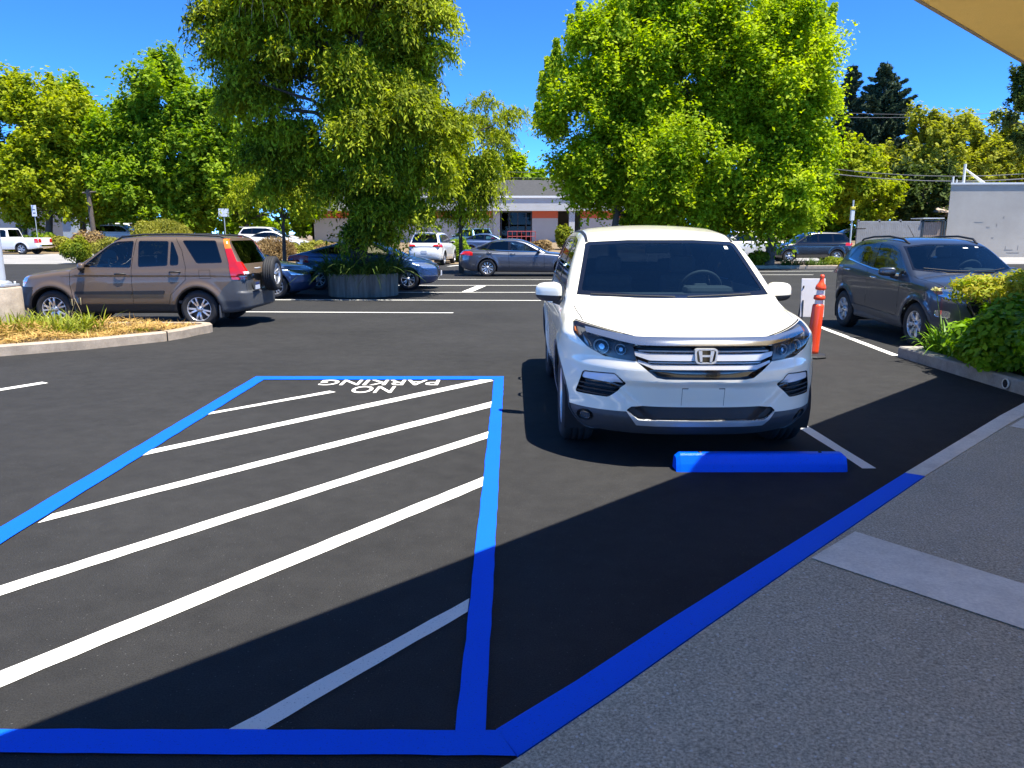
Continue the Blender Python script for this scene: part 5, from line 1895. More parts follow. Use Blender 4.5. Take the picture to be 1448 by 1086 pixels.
def conifer(name, base, H, r, label, n=46, group=None):
    root = empty(name, base, 0, label, 'tree', group)
    P, A, T = [], [], []
    mb = MB()
    trunk(mb, (0, 0, -.05), (0, 0, H), r * .09, .03, 8, .05)
    for k in range(n):
        z = H * (.14 + .85 * (k / n) ** .9)
        ln = r * (1 - (z / H) ** 1.6) * random.uniform(.55, 1.1) + .35
        for q in range(random.randint(2, 4)):
            a = random.uniform(0, 2 * PI)
            tip = Vector((math.cos(a) * ln, math.sin(a) * ln, z + ln * random.uniform(.02, .30)))
            limb(mb, (0, 0, z), tip, .05, .01, -.25, 3)
            m = int(60 + 70 * ln)
            t = .2 + .8 * RNG.random(m)
            p = np.outer(t, tip - Vector((0, 0, z))) + np.array([0, 0, z])
            p += RNG.normal(size=p.shape) * np.array([.22, .22, .13]) * (1.15 - t)[:, None] * (1 + ln * .25)
            p[:, 2] -= .12 * ln * np.sin(t * PI)
            P.append(p); A.append(RNG.normal(size=p.shape) * .7 + np.array([math.cos(a), math.sin(a), .2]))
    P = np.concatenate(P); A = np.concatenate(A)
    v, f = leaf_quads(P, A, rdir(len(P)) + np.array([0, 0, .6]), .55, .22)
    np_mesh('crown', v, f, [LEAF['conifer']], np.clip(RNG.normal(.45, .25, len(P)), 0, 1), root)
    mb.build('trunk', BARK['dark'], root, fix=False)
    return root

def plant_all():
    # ---- the weeping tree in the round planter
    D = 21.1
    px0 = at(512, 398, D)
    base = (px0[0], D, .60)
    E = [ell(460, -10, 150, 70, D, 2.2), ell(335, 50, 32, 70, D, .9), ell(375, 30, 60, 60, D - 1.2, .9), ell(392, 215, 32, 62, D + .2, .8), ell(355, 130, 24, 70, D - .4, .7),
         ell(540, 150, 66, 105, D, 1.5), ell(585, 60, 42, 95, D - .2, 1.0), ell(605, 215, 36, 70, D + .1, .8), ell(535, 165, 60, 100, D - 1.4, .8),
         ell(525, 260, 55, 48, D - .2, 1.1), ell(588, 262, 40, 50, D - .6, .8), ell(480, -110, 140, 80, D, 2.4), ell(485, 110, 34, 80, D + .6, .8),
         ell(505, 300, 50, 34, D - .7, .5), ell(560, 305, 48, 30, D - .6, .6), ell(520, 332, 58, 12, D - .6, .5), ell(428, 222, 26, 42, D, .7), ell(398, 118, 30, 42, D, .8), ell(405, 170, 26, 40, D - .3, .7)]
    weeping('weeping_tree', base, E, 20500, LEAF['weep'], 'big dark weeping tree growing out of the round concrete planter', (.35, 1.0), .14, .048, 18, 'dark', .22, 7.4, 40, None, twigs=14, lump=.47, nl=255)
    # ---- sparse tree of the same kind behind it, right
    b = (at(652, 330, 33)[0], 33, 0)
    E = [ell(692, 178, 44, 44, 33, 1.4), ell(655, 215, 45, 60, 33, 1.2), ell(672, 262, 34, 38, 33, 1.0), ell(640, 295, 46, 34, 33, .8), ell(662, 255, 44, 40, 33, 1.0)]
    weeping('weeping_tree', b, E, 1500, LEAF['weep'], 'sparse weeping tree with airy crown between big weeping tree and low building', (.4, 1.5), .20, .05, 18, 'dark', .10, 4.8, 14)
    b = (at(402, 340, 36)[0], 36, 0)
    E = [ell(400, 235, 52, 52, 36, 1.4), ell(380, 275, 48, 32, 36, 1.2), ell(430, 270, 28, 34, 36, 1.0)]
    weeping('weeping_tree', b, E, 1000, LEAF['weep'], 'small weeping tree on a thin trunk behind the tail of the blue hatchback', (.4, 1.5), .20, .055, 18, 'dark', .10, 4.6, 14)
    # ---- three lime trees on the right
    D = 39.0
    s = (D * CP + .2) / FPX
    def sp(l, D=D): return [(at(x, y, D + random.uniform(-1.5, 1.5)), h * s, r * s) for x, y, h, r in l]
    tree('lime_tree', (at(868, 350, D)[0], D, .1), [ell(838, 185, 66, 82, D), ell(885, 120, 72, 95, D), ell(885, 225, 72, 58, D), ell(920, 280, 60, 36, D - .5), ell(838, 262, 36, 34, D)], LEAF['maple'], 150, 900, .19, 1.2,
         'left one of the lime green trees, above the left side of the white SUV roof', group='lime green trees in the tree bed', r0=.2,
         spikes=sp([(805, 95, 52, 12), (822, 62, 55, 11), (848, 70, 50, 12), (785, 130, 45, 12), (875, 50, 45, 13), (900, 20, 45, 14), (778, 175, 40, 12)]), limbs=26, surf=.3)
    tree('lime_tree', (at(1015, 350, D + 1)[0], D + 1, .1), [ell(985, 110, 120, 130, D + 1), ell(985, 225, 115, 90, D + .5), ell(990, 285, 105, 42, D + .3), ell(940, 60, 80, 80, D + 1), ell(1040, 60, 80, 80, D + 1), ell(955, 130, 60, 95, D)], LEAF['maple'], 225, 900, .19, 1.3,
         'tallest lime green tree in the middle of the group behind the white SUV', group='lime green trees in the tree bed', r0=.24,
         spikes=sp([(905, 10, 60, 16), (935, -10, 60, 16), (970, -25, 60, 18), (1005, -20, 60, 18), (1040, 0, 55, 16), (1075, 20, 50, 15)]), limbs=34, surf=.3)
    tree('lime_tree', (at(1087, 362, D - 1)[0], D - 1, .1), [ell(1095, 130, 68, 110, D - 1), ell(1112, 230, 58, 80, D - 1), ell(1102, 285, 64, 42, D - 1.2), ell(1075, 300, 40, 28, D - 1.5), ell(1130, 190, 42, 80, D - 1)], LEAF['maple'], 155, 900, .19, 1.2,
         'right one of the lime green trees, its crown reaching lowest by the hedge', group='lime green trees in the tree bed', r0=.22,
         spikes=sp([(1105, 25, 55, 14), (1125, 30, 55, 14), (1150, 45, 52, 13), (1140, 75, 45, 14), (1158, 95, 42, 11), (1165, 150, 40, 13)], D - 1), limbs=30, surf=.3)
    # ---- left trees across the street
    D = 62.0; s = (D * CP) / FPX
    tree('leafy_tree', (at(70, 330, D)[0], D, gz(D)), [ell(30, 215, 60, 80, D), ell(95, 215, 58, 82, D), ell(60, 270, 85, 40, D), ell(10, 180, 40, 60, D), ell(120, 260, 40, 60, D)], LEAF['left'], 180, 480, .32, 1.4,
         'yellow green tree at the left edge, above the pale low building', group='trees across the street', r0=.3,
         spikes=[(at(x, y, D), h * s, r * s) for x, y, h, r in ((8, 150, 40, 12), (38, 150, 42, 13), (75, 150, 42, 12), (108, 160, 40, 12), (130, 190, 35, 10))])
    tree('leafy_tree', (at(118, 320, D + 8)[0], D + 8, gz(D + 8)), [ell(112, 190, 32, 60, D + 8), ell(135, 250, 35, 50, D + 8)], LEAF['green'], 90, 380, .36, 1.3,
         'darker green tree peeping out between the yellow green and the mid green tree', group='trees across the street', r0=.3)
    tree('leafy_tree', (at(255, 325, D)[0], D, gz(D)), [ell(235, 185, 55, 95, D), ell(200, 230, 58, 75, D), ell(275, 230, 62, 85, D), ell(240, 275, 95, 40, D), ell(165, 240, 35, 70, D), ell(300, 200, 45, 80, D)], LEAF['green'], 240, 480, .32, 1.4,
         'wide mid green tree behind the brown SUV, left of the weeping tree', group='trees across the street', r0=.35,
         spikes=[(at(x, y, D), h * s, r * s) for x, y, h, r in ((205, 135, 35, 12), (228, 110, 38, 14), (248, 105, 35, 13), (185, 165, 30, 12))], limbs=22)
    tree('leafy_tree', (at(345, 325, D + 3)[0], D + 3, gz(D + 3)), [ell(340, 250, 60, 70, D + 3), ell(420, 260, 50, 60, D + 3), ell(300, 285, 40, 30, D + 3)], LEAF['green'], 90, 320, .34, 1.2,
         'shaded green tree seen under the left side of the weeping tree', group='trees across the street', r0=.3)
    D = 92.0
    tree('leafy_tree', (at(725, 300, D)[0], D, gz(D)), [ell(722, 240, 20, 18, D), ell(708, 248, 20, 14, D), ell(690, 250, 14, 22, D)], LEAF['maple'], 30, 260, .40, 1.3,
         'small bright tree peeping over the grey roof of the low building', r0=.3)
    # ---- right background
    D = 74.0
    tree('willow_tree', (at(1230, 330, D - 14)[0], D - 14, gz(D - 14)), [ell(1232, 265, 48, 42, D - 14), ell(1215, 290, 40, 25, D - 14), ell(1205, 235, 26, 30, D - 14)], LEAF['left'], 80, 330, .30, .95,
         'pale yellow green tree behind the slatted fence, just right of the lime trees', r0=.2)
    tree('willow_tree', (at(1330, 320, D)[0], D, gz(D)), [ell(1300, 225, 52, 50, D), ell(1350, 215, 55, 45, D), ell(1320, 260, 60, 40, D)], LEAF['willow'], 120, 330, .36, 1.25,
         'broad feathery yellow tree above the left corner of the grey block building', r0=.35, group='feathery trees behind the block building')
    tree('willow_tree', (at(1420, 320, D + 3)[0], D + 3, gz(D + 3)), [ell(1400, 215, 48, 42, D + 3), ell(1440, 228, 50, 40, D + 3), ell(1400, 245, 60, 30, D + 3)], LEAF['willow'], 100, 330, .36, 1.25,
         'broad feathery yellow tree at the right edge above the grey block building', r0=.35, group='feathery trees behind the block building')
    tree('leafy_tree', (at(1296, 330, 68)[0], 68, gz(68)), [ell(1300, 285, 38, 40, 68), ell(1335, 270, 25, 30, 68)], LEAF['dark'], 50, 300, .36, 1.1,
         'dark evergreen tree over the gate of the enclosure, left of the block building', r0=.3)
    tree('leafy_tree', (at(1460, 250, 60)[0], 60, gz(60)), [ell(1456, 165, 26, 50, 60), ell(1470, 120, 30, 40, 60)], LEAF['dark'], 40, 320, .30, 1.0,
         'dark tree cut off by the right edge under the roof overhang', r0=.3)
    conifer('conifer', at(1232, 345, 95)[:2] + (gz(95),), at(1232, 86, 95)[2] - gz(95), 9.5, 'tall dark conifer with open top standing behind the lime trees', 54, 'dark conifers on the skyline')
    conifer('conifer', at(1186, 345, 99)[:2] + (gz(99),), at(1181, 90, 99)[2] - gz(99), 5.4, 'slimmer dark conifer half hidden by the lime tree crown', 46, 'dark conifers on the skyline')
    # ---- far wood closing the view
    C, R = [], []
    for k in range(400):
        x = -130 + 260 * (k + random.random()) / 400; y = random.uniform(93, 104)
        h = 6.5 + 2.2 * math.sin(x * .13) + 1.2 * math.sin(x * .41 + 1)
        for q in range(3):
            C.append((x + random.uniform(-1, 1), y, gz(y) + h * (.18 + .36 * q))); R.append((1.9, 1.9, 1.7))
    v, f, t = shoot_leaves(np.array(C), np.array(R), 170, .72, .65)
    v[:, 2] = np.maximum(v[:, 2], gz(100))
    tag(np_mesh('far_wood', v, f, [LEAF['green']], t), kind='stuff')
    # ---- shrubs and hedges
    def sh(px, py_base, D, wpx, hpx, leaf, n, ls, lab, nm='shrub', **kw):
        s = D * CP / FPX
        z = 0 if D < 43 else gz(D)
        b = at(px, py_base, D)
        shrub(nm, (b[0], D, z), (wpx * s / 2, kw.pop('dep', wpx * s / 2), hpx * s), leaf, n, ls, lab, group=kw.pop('group', None), **kw)
    grp = 'shrubs on the bank across the street'
    sh(110, 365, 43.4, 56, 42, LEAF['shrub'], 5200, .13, 'round clipped yellow green shrub just beyond the bonnet of the brown SUV', 'round_shrub')
    sh(22, 345, 57, 60, 28, LEAF['shrub'], 2600, .2, 'green shrub behind the white pickup at the left edge', group=grp)
    sh(78, 345, 58, 46, 28, LEAF['olive'], 2200, .2, 'olive shrub just right of the signpost', group=grp)
    sh(123, 345, 57, 62, 38, LEAF['brown'], 2800, .2, 'rusty brown shrub behind the round clipped one', group=grp)
    sh(165, 350, 52, 80, 30, LEAF['olive'], 3200, .18, 'low olive shrub before the white car among the shrubs', group=grp)
    sh(235, 345, 53, 92, 52, LEAF['olive'], 6500, .17, 'tall olive mound shrub behind the roof of the brown SUV', group=grp, spiky=1)
    sh(215, 322, 60, 60, 46, LEAF['left'], 3500, .2, 'bright yellow green bush standing behind the tall olive mound', group=grp)
    sh(316, 348, 50, 62, 34, LEAF['shrub'], 4200, .16, 'rounded green shrub with the white sign behind it', group=grp)
    sh(160, 312, 64, 70, 30, LEAF['left'], 2600, .24, 'loose yellowish bush under the trees near the wooden pole', group=grp)
    sh(62, 345, 59, 40, 30, LEAF['green'], 2000, .22, 'green shrub at the foot of the signpost', group=grp)
    g2 = 'dry shrubs on the bank behind the blue cars'
    sh(388, 362, 46, 70, 36, LEAF['brown'], 3600, .15, 'dry brown shrub on the bank right of the brown SUV tail', group=g2, spiky=1)
    sh(428, 362, 47, 56, 30, LEAF['olive'], 3000, .15, 'low olive shrub on the bank above the blue sedan', group=g2)
    sh(470, 352, 50, 70, 26, LEAF['brown'], 3000, .16, 'dry brown shrub on the bank above the blue hatchback roof', group=g2)
    sh(445, 346, 54, 80, 22, LEAF['olive'], 2600, .18, 'far strip of olive shrub by the shaded wall', group=g2)
    sh(648, 366, 46, 44, 36, LEAF['green'], 3200, .15, 'rounded green shrub right of the white SUV tail', group=g2)
    sh(600, 362, 50, 40, 22, LEAF['brown'], 2000, .16, 'dry brown shrub half hidden left of the white SUV', group=g2)
    g3 = 'shrubs in front of the low building'
    sh(693, 338, 58, 34, 20, LEAF['shrub'], 2000, .2, 'small green shrub left of the dark shop window', group=g3)
    sh(762, 346, 54, 70, 22, LEAF['brown'], 3000, .18, 'brown hedge below the white wall right of the shop window', group=g3)
    sh(797, 342, 60, 30, 40, LEAF['shrub'], 2400, .2, 'upright yellow green shrub at the right end of the white wall', group=g3)
    s = 38.2 * CP / FPX
    sh(1074, 380, 38.3, 48, 26, LEAF['shrub'], 4200, .11, 'boxy clipped hedge in the tree bed right of the white SUV', 'clipped_hedge', aspect=.7)
    sh(1185, 376, 39.5, 50, 16, LEAF['shrub'], 2200, .12, 'low yellow green shrub at the right end of the tree bed')
    V, F, T = blades(np.array([[random.uniform(-.5, .5), random.uniform(-.3, .3), 0] for _ in range(160)]), .7, .03, .5, .8)
    for px, lab in ((1118, 'dark strappy plant at the foot of the lime tree trunk in the tree bed'), (1152, 'dark strappy plant right of the lime tree trunk in the tree bed')):
        o = np_mesh('strap_plant', V, F, [LEAF['strap']], T); o.location = (at(px, 376, 38.4)[0], 38.4, .12)
        tag(o, lab, 'plant', 'strap leaved plants in the tree bed')
    # ---- planting in the round planter
    ring = []
    for k in range(800):
        a = random.uniform(0, 2 * PI); q = .45 + .58 * random.random() ** .4
        ring.append((base[0] + math.cos(a) * q * .92, base[1] + math.sin(a) * q * .92, .56))
    V, F, T = blades(np.array(ring), 1.35, .040, .62, 1.0, 6)
    o = np_mesh('strap_plant', V - np.array([base[0], base[1], .56]), F, [LEAF['strap']], T); o.location = (base[0], base[1], .56)
    tag(o, 'dark strappy plants spilling over the rim of the round planter', 'plant')
    # ---- straw bed, left
    def in_poly(p, poly):
        c = False; n = len(poly)
        for i in range(n):
            a, b = poly[i], poly[i - 1]
            if (a[1] > p[1]) != (b[1] > p[1]) and p[0] < (b[0] - a[0]) * (p[1] - a[1]) / (b[1] - a[1]) + a[0]: c = not c
        return c
    pts = []
    while len(pts) < 15000:
        p = (random.uniform(-11.5, -5.3), random.uniform(8.8, 13.4))
        if in_poly(p, BED_L): pts.append((p[0], p[1], .10))
    P = np.array(pts)
    hump = .10 * np.sin(P[:, 0] * 3.1) * np.sin(P[:, 1] * 2.7 + 1) + .07
    hump *= np.clip((13.25 - P[:, 1]) / .5, 0, 1)
    n1 = 9500
    A = rdir(n1); A[:, 2] *= .35
    Q = P[:n1].copy(); Q[:, 2] += hump[:n1] + RNG.random(n1) * .05
    v1, f1 = leaf_quads(Q, A, rdir(n1) * .5 + np.array([0, 0, 1]), .26, .016)
    v2, f2, t2 = blades(P[n1:] - np.array([0, 0, .02]), .20, .013, .7, 1.1, 3)
    v, f, t = cat([(v1, f1, np.clip(RNG.normal(.45, .3, n1), 0, 1)), (v2, f2, t2)])
    o = np_mesh('straw', v, f, [LEAF['straw']], t)
    tag(o, kind='stuff')
    # soft earth under the straw
    # green grass clump and seed heads
    cx = gp(95, 470)
    pts = np.array([[-7.75 + 1.0 * random.uniform(-1, 1), 12.2 + .5 * random.uniform(-1, 1), .10] for _ in range(900)])
    ctr = np.array([-7.75, 12.25, .10])
    V, F, T = blades(pts, .60, .026, .5, .6, 4)
    o = np_mesh('grass_clump', V - ctr, F, [LEAF['grass']], T); o.location = tuple(ctr)
    tag(o, 'green grass clump in the straw bed before the front wheel of the brown SUV', 'plant')
    dm = simple('dry_stalk', (.52, .40, .20), .9)
    for k in range(9):
        mb = MB(); x, y = random.uniform(-.9, .9), random.uniform(-.3, .5); h = random.uniform(.35, .75)
        mb.tube([(x, y, 0), (x + random.uniform(-.05, .05), y, h * .6), (x + random.uniform(-.1, .1), y, h)], [.004, .003, .003], 5)
        mb.tube([(x, y, h * .8), (x, y, h)], [.004, .012], 5)
        mb.build('seed_head', dm, o, fix=False)
    # small yellow weeds
    V, F, T = blades(np.array([[random.uniform(-.4, .4), random.uniform(-.16, .16), 0] for _ in range(170)]), .18, .012, .5, .9, 3)
    wd = np_mesh('weed', V, F, [LEAF['shrub']], T); wd.location = (-6.35, 12.55, .10)
    tag(wd, 'low yellow green weed near the pointed end of the straw bed', 'plant')
    # ---- leafy bed, right
    cx, cy = 6.6, 8.95
    C, R = [], []
    for k in range(75):
        x = 5.46 + 2.0 * random.random() ** 1.3; y = random.uniform(7.75, 9.25)
        top = .50 + .56 * min(1, (x - 5.3) / .5) * min(1.0, .75 + .25 * math.sin(x * 2.1 + y * 1.3))
        C.append((x, y, random.uniform(.30, top))); R.append((.34, .34, .24))
    v, f, t = clump_leaves(np.array(C), np.array(R), 460, .088, .62, .45, .9)
    v[:, 2] = np.maximum(v[:, 2], .13)
    root = empty('leafy_bush', (cx, cy, .12), 0, 'dense leafy green bush filling the bed at the right edge', 'bush')
    np_mesh('leaves', v - np.array([cx, cy, .12]), f, [LEAF['bush']], t, root)
    mb = MB()
    for k in range(26):
        x, y = random.uniform(-.8, 1.2), random.uniform(-1.1, 1.0)
        limb(mb, (x, y, -.02), (x + random.uniform(-.25, .25), y + random.uniform(-.25, .25), .55), .014, .005, .2, 4)
    mb.build('stem', BARK['dark'], root, fix=False)
    pts = np.array([[random.uniform(5.56, 6.1), random.uniform(9.35, 10.2), .12] for _ in range(380)])
    ctr = np.array([5.8, 9.8, .12])
    V, F, T = blades(pts, .66, .032, .55, .55, 5)
    o = np_mesh('strap_plant', V - ctr, F, [LEAF['bush']], T); o.location = tuple(ctr)
    tag(o, 'arching green strap leaves at the kerb corner before the dark grey SUV wheel', 'plant')
    # nandina, yellow and rust
    C, R = [], []
    for k in range(46):
        a = random.uniform(0, 2 * PI); q = math.sqrt(random.random())
        C.append((6.22 + math.cos(a) * q * .62, 9.45 + math.sin(a) * q * .6, random.uniform(.88, 1.32 - .28 * q))); R.append((.20, .20, .085))
    v, f, t = clump_leaves(np.array(C), np.array(R), 110, .075, .34, .15, .7)
    root = empty('nandina', (6.22, 9.45, .12), 0, 'feathery shrub with yellow and rust coloured leaves above the leafy bush', 'shrub')
    np_mesh('leaves', v - np.array([6.22, 9.45, .12]), f, [LEAF['nandina']], t, root)
    mb = MB()
    for c in C[::2]:
        limb(mb, (random.uniform(-.2, .2), random.uniform(-.2, .2), 0), Vector(c) - Vector((6.22, 9.45, .12)), .010, .004, .25, 4)
    mb.build('stem', BARK['grey'], root, fix=False)
    # tall flower stalk
    b = (5.66, 9.95, .13)
    tp = at(1324, 411, 9.85)
    root = empty('flower', b, 0, 'pale yellow flower on a tall stalk before the dark grey SUV headlight', 'flower')
    mb = MB()
    P = [Vector((0, 0, 0)), Vector((tp[0] - b[0], tp[1] - b[1], 0)) * .45 + Vector((0, 0, (tp[2] - b[2]) * .55)), Vector((tp[0] - b[0], tp[1] - b[1], tp[2] - b[2]))]
    mb.tube(P, [.007, .006, .005], 6)
    mb.build('stalk', simple('green_stalk', (.10, .17, .04), .6), root)
    n = 34
    d = rdir(n); d[:, 2] = np.abs(d[:, 2]) * .7
    v, f = leaf_quads(d * .035, d, rdir(n), .075, .034)
    fl = np_mesh('bloom', v, f, [leaf_mat('petals', (.62, .58, .25), (.72, .70, .42), .3)], RNG.random(n), root)
    fl.location = P[-1]
    tp2 = at(1352, 405, 9.75); b2 = (5.9, 9.9, .13)
    root = empty('flower', b2, 0, 'bare thin seed stalk leaning across the dark grey SUV bonnet', 'flower')
    mb = MB()
    e = Vector(at(1343, 392, 9.8)) - Vector(b2)
    mb.tube([Vector((0, 0, 0)), e * .5 + Vector((.05, 0, .03)), e], [.006, .005, .004], 6)
    mb.build('stalk', simple('pale_stalk', (.22, .26, .09), .6), root)
# ------------------------------------------------------------------ things standing about
def props():
    # round concrete planter
    D = 21.1; c = at(514, 405, D)
    r = empty('planter', (c[0], D, 0), 0, 'round board marked concrete planter standing between the stalls', 'planter')
    mb = MB(); n = 72
    prof = [(.90, 0), (.93, .02), (.945, .60), (.94, .62), (.83, .62), (.82, .54), (.001, .54)]
    V, F = [], []
    for i, (rr, h) in enumerate(prof):
        for k in range(n):
            q = rr + (.010 if (k // 2) % 2 else 0) * (1 if i < 4 else 0)
            V.append((q * math.cos(2 * PI * k / n), q * math.sin(2 * PI * k / n), h))
    for i in range(len(prof) - 1):
        for k in range(n):
            j = (k + 1) % n
            F.append((i * n + k, i * n + j, i * n + n + j, i * n + n + k))
    mb.add(V, F)
    mb.build('planter_wall', G['planter'], r)
    mb = MB(); mb.lathe([(.82, .555), (.001, .575)], n=40); mb.build('soil', G['soil'], r)
    # orange post
    x, y, _ = gp(1147, 505)
    orange = simple('orange_plastic', (.90, .075, .015), .38, coat=.25, var=.10, scale=6)
    white = simple('reflective_band', (.80, .79, .76), .3, var=.08, scale=30)
    r = empty('delineator', (x, y, 0), 0, 'orange plastic delineator post with white bands behind the white SUV corner', 'traffic post')
    r.rotation_euler = (0, math.radians(3.5), 0)
    mb = MB()
    mb.lathe([(.001, .03), (.088, .03), (.085, .10), (.080, .40), (.076, .70), (.070, .73), (.050, .735)], mi=0)
    mb.lathe([(.046, .79), (.072, .795), (.076, .82), (.070, .85), (.046, .86)], mi=0)
    mb.lathe([(.046, .925), (.066, .93), (.070, .955), (.062, .985), (.040, 1.02), (.030, 1.045), (.026, 1.09), (.030, 1.105), (.024, 1.13), (.001, 1.135)], mi=0)
    mb.build('post', orange, r)
    mb = MB(); mb.lathe([(.051, .72), (.050, .80)]); mb.lathe([(.047, .85), (.046, .935)]); mb.build('reflective_band', white, r)
    mb = MB(); mb.lathe([(.001, .0), (.20, .0), (.21, .02), (.19, .045), (.10, .06), (.001, .06)], n=8, smooth=False)
    bo = mb.build('base', M['black'], r); bo.rotation_euler = (0, -math.radians(3.5), 0)
    # white board on a stand behind it
    D = 12.3; c = at(1147, 470, D)
    r = empty('sign_board', (c[0], D, 0), math.radians(-8), 'plain white board on a low stand behind the orange post', 'sign board')
    mb = MB(); mb.box((0, 0, .66), (.37, .014, .62), bev=.006); o = mb.build('panel', simple('board_white', (.72, .68, .66), .6, var=.12, scale=4), r)
    o.rotation_euler = (math.radians(-6), 0, 0)
    mb = MB()
    for sx in (-.15, .15):
        mb.tube([(sx, .01, .0), (sx, .05, .62)], .012, 6); mb.tube([(sx, .42, 0), (sx, .07, .85)], .012, 6)
    mb.build('stand', M['grey_plastic'], r)
    # light pole on a concrete base, left edge
    D = 12.45
    x = at(27, 404, D)[0] - .31
    r = empty('lamp_post', (x, D, 0), 0, 'pale lamp post on a round concrete base at the left edge', 'lamp post')
    mb = MB(); mb.lathe([(.30, 0), (.30, .80), (.285, .825), (.001, .83)], n=40); mb.build('concrete_base', G['concrete_tan'], r)
    mb = MB(); mb.box((0, 0, .852), (.40, .40, .035), bev=.008)
    for a in (0, 1, 2, 3):
        mb.lathe([(.018, .87), (.018, .91), (.001, .91)], (.15 * (1 if a % 2 else -1), .15 * (1 if a > 1 else -1), 0), n=8)
    mb.lathe([(.17, .87), (.17, .90), (.12, .93)], n=24)
    mb.build('base_plate', simple('galvanised', (.48, .50, .52), .45, metal=.5, var=.15), r)
    mb = MB(); mb.tube([(0, 0, .87), (0, 0, 6.5)], [.095, .07], 20); mb.build('pole', simple('pole_paint', (.50, .53, .56), .4, var=.1), r)
    mb = MB(); mb.tube([(0, 0, 6.4), (-.6, 0, 6.55)], .035, 8); mb.box((-.85, 0, 6.55), (.6, .3, .12), bev=.03); mb.build('lamp_head', M['grey_plastic'], r)
    # parking signs among the shrubs
    def sign(px, py0, py1, pyb, D, w, lab, mat, double=False):
        z0 = gz(D) if D > 43 else 0
        top, bot = at(px, py0, D), at(px, py1, D)
        r = empty('street_sign', (top[0], D, z0), 0, lab, 'sign')
        mb = MB(); mb.tube([(0, 0.02, 0), (0, 0.02, top[2] - z0)], .035, 8); mb.build('post', simple('sign_post', (.42, .46, .44), .5, metal=.3), r)
        h = top[2] - bot[2]
        mb = MB(); mb.box((0, -.03, (top[2] + bot[2]) / 2 - z0), (w, .012, h), bev=.01)
        if double:
            mb.box((0, -.04, bot[2] - z0 + h * .3), (w * .55, .006, h * .08), 1); mb.box((0, -.04, bot[2] - z0 + h * .6), (w * .55, .006, h * .08), 1)
        mb.build('sign_plate', [mat, M['grey_plastic']], r)
    wp = simple('sign_white', (.70, .73, .78), .4)
    sign(316, 295, 306.5, 330, 55, .72, 'square white sign on a post above the rounded shrub', wp)
    sign(47.5, 290, 306, 330, 58, .36, 'narrow white sign plate on a post beside the pale low building', wp, True)
    # wooden pole stub
    D = 59; t = at(121, 268, D)
    r = empty('wooden_pole', (t[0] + .3, D, gz(D)), 0, 'weathered wooden pole before the yellow green trees', 'pole')
    mb = MB(); mb.tube([(0, 0, -.1), (-.12, 0, t[2] - gz(D))], [.20, .16], 10); mb.build('shaft', BARK['grey'], r)
    mb = MB(); mb.tube([(-.5, -.1, t[2] - gz(D) - .25), (.6, -.1, t[2] - gz(D) - .15)], .07, 6); mb.build('cross_arm', BARK['grey'], r)
    # yellow topped post by the fence
    D = 44.5; t = at(1207, 283, D)
    r = empty('marker_post', (t[0], D, gz(D)), 0, 'white marker post with a yellow collar beside the lime trees', 'post')
    zt = t[2] - gz(D); zc = at(1207, 294, D)[2] - gz(D); zl = at(1207, 312, D)[2] - gz(D)
    mb = MB(); mb.tube([(0, 0, 0), (0, 0, zt)], .05, 8); mb.build('pole', simple('pale_steel', (.55, .60, .58), .4), r)
    mb = MB(); mb.box((0, 0, (zc + zl) / 2 - .06), (.20, .16, zc - zl - .12), bev=.02); mb.build('white_cover', simple('cover_white', (.75, .76, .72), .5), r)
    mb = MB(); mb.box((0, 0, zc - .02), (.26, .2, .16), bev=.03); mb.build('yellow_collar', simple('collar_yellow', (.70, .58, .04), .5), r)

# ------------------------------------------------------------------ buildings
def wall_box(mb, x0, x1, y0, y1, z0, z1, mi=0):
    mb.box(((x0 + x1) / 2, (y0 + y1) / 2, (z0 + z1) / 2), (x1 - x0, y1 - y0, z1 - z0), mi)

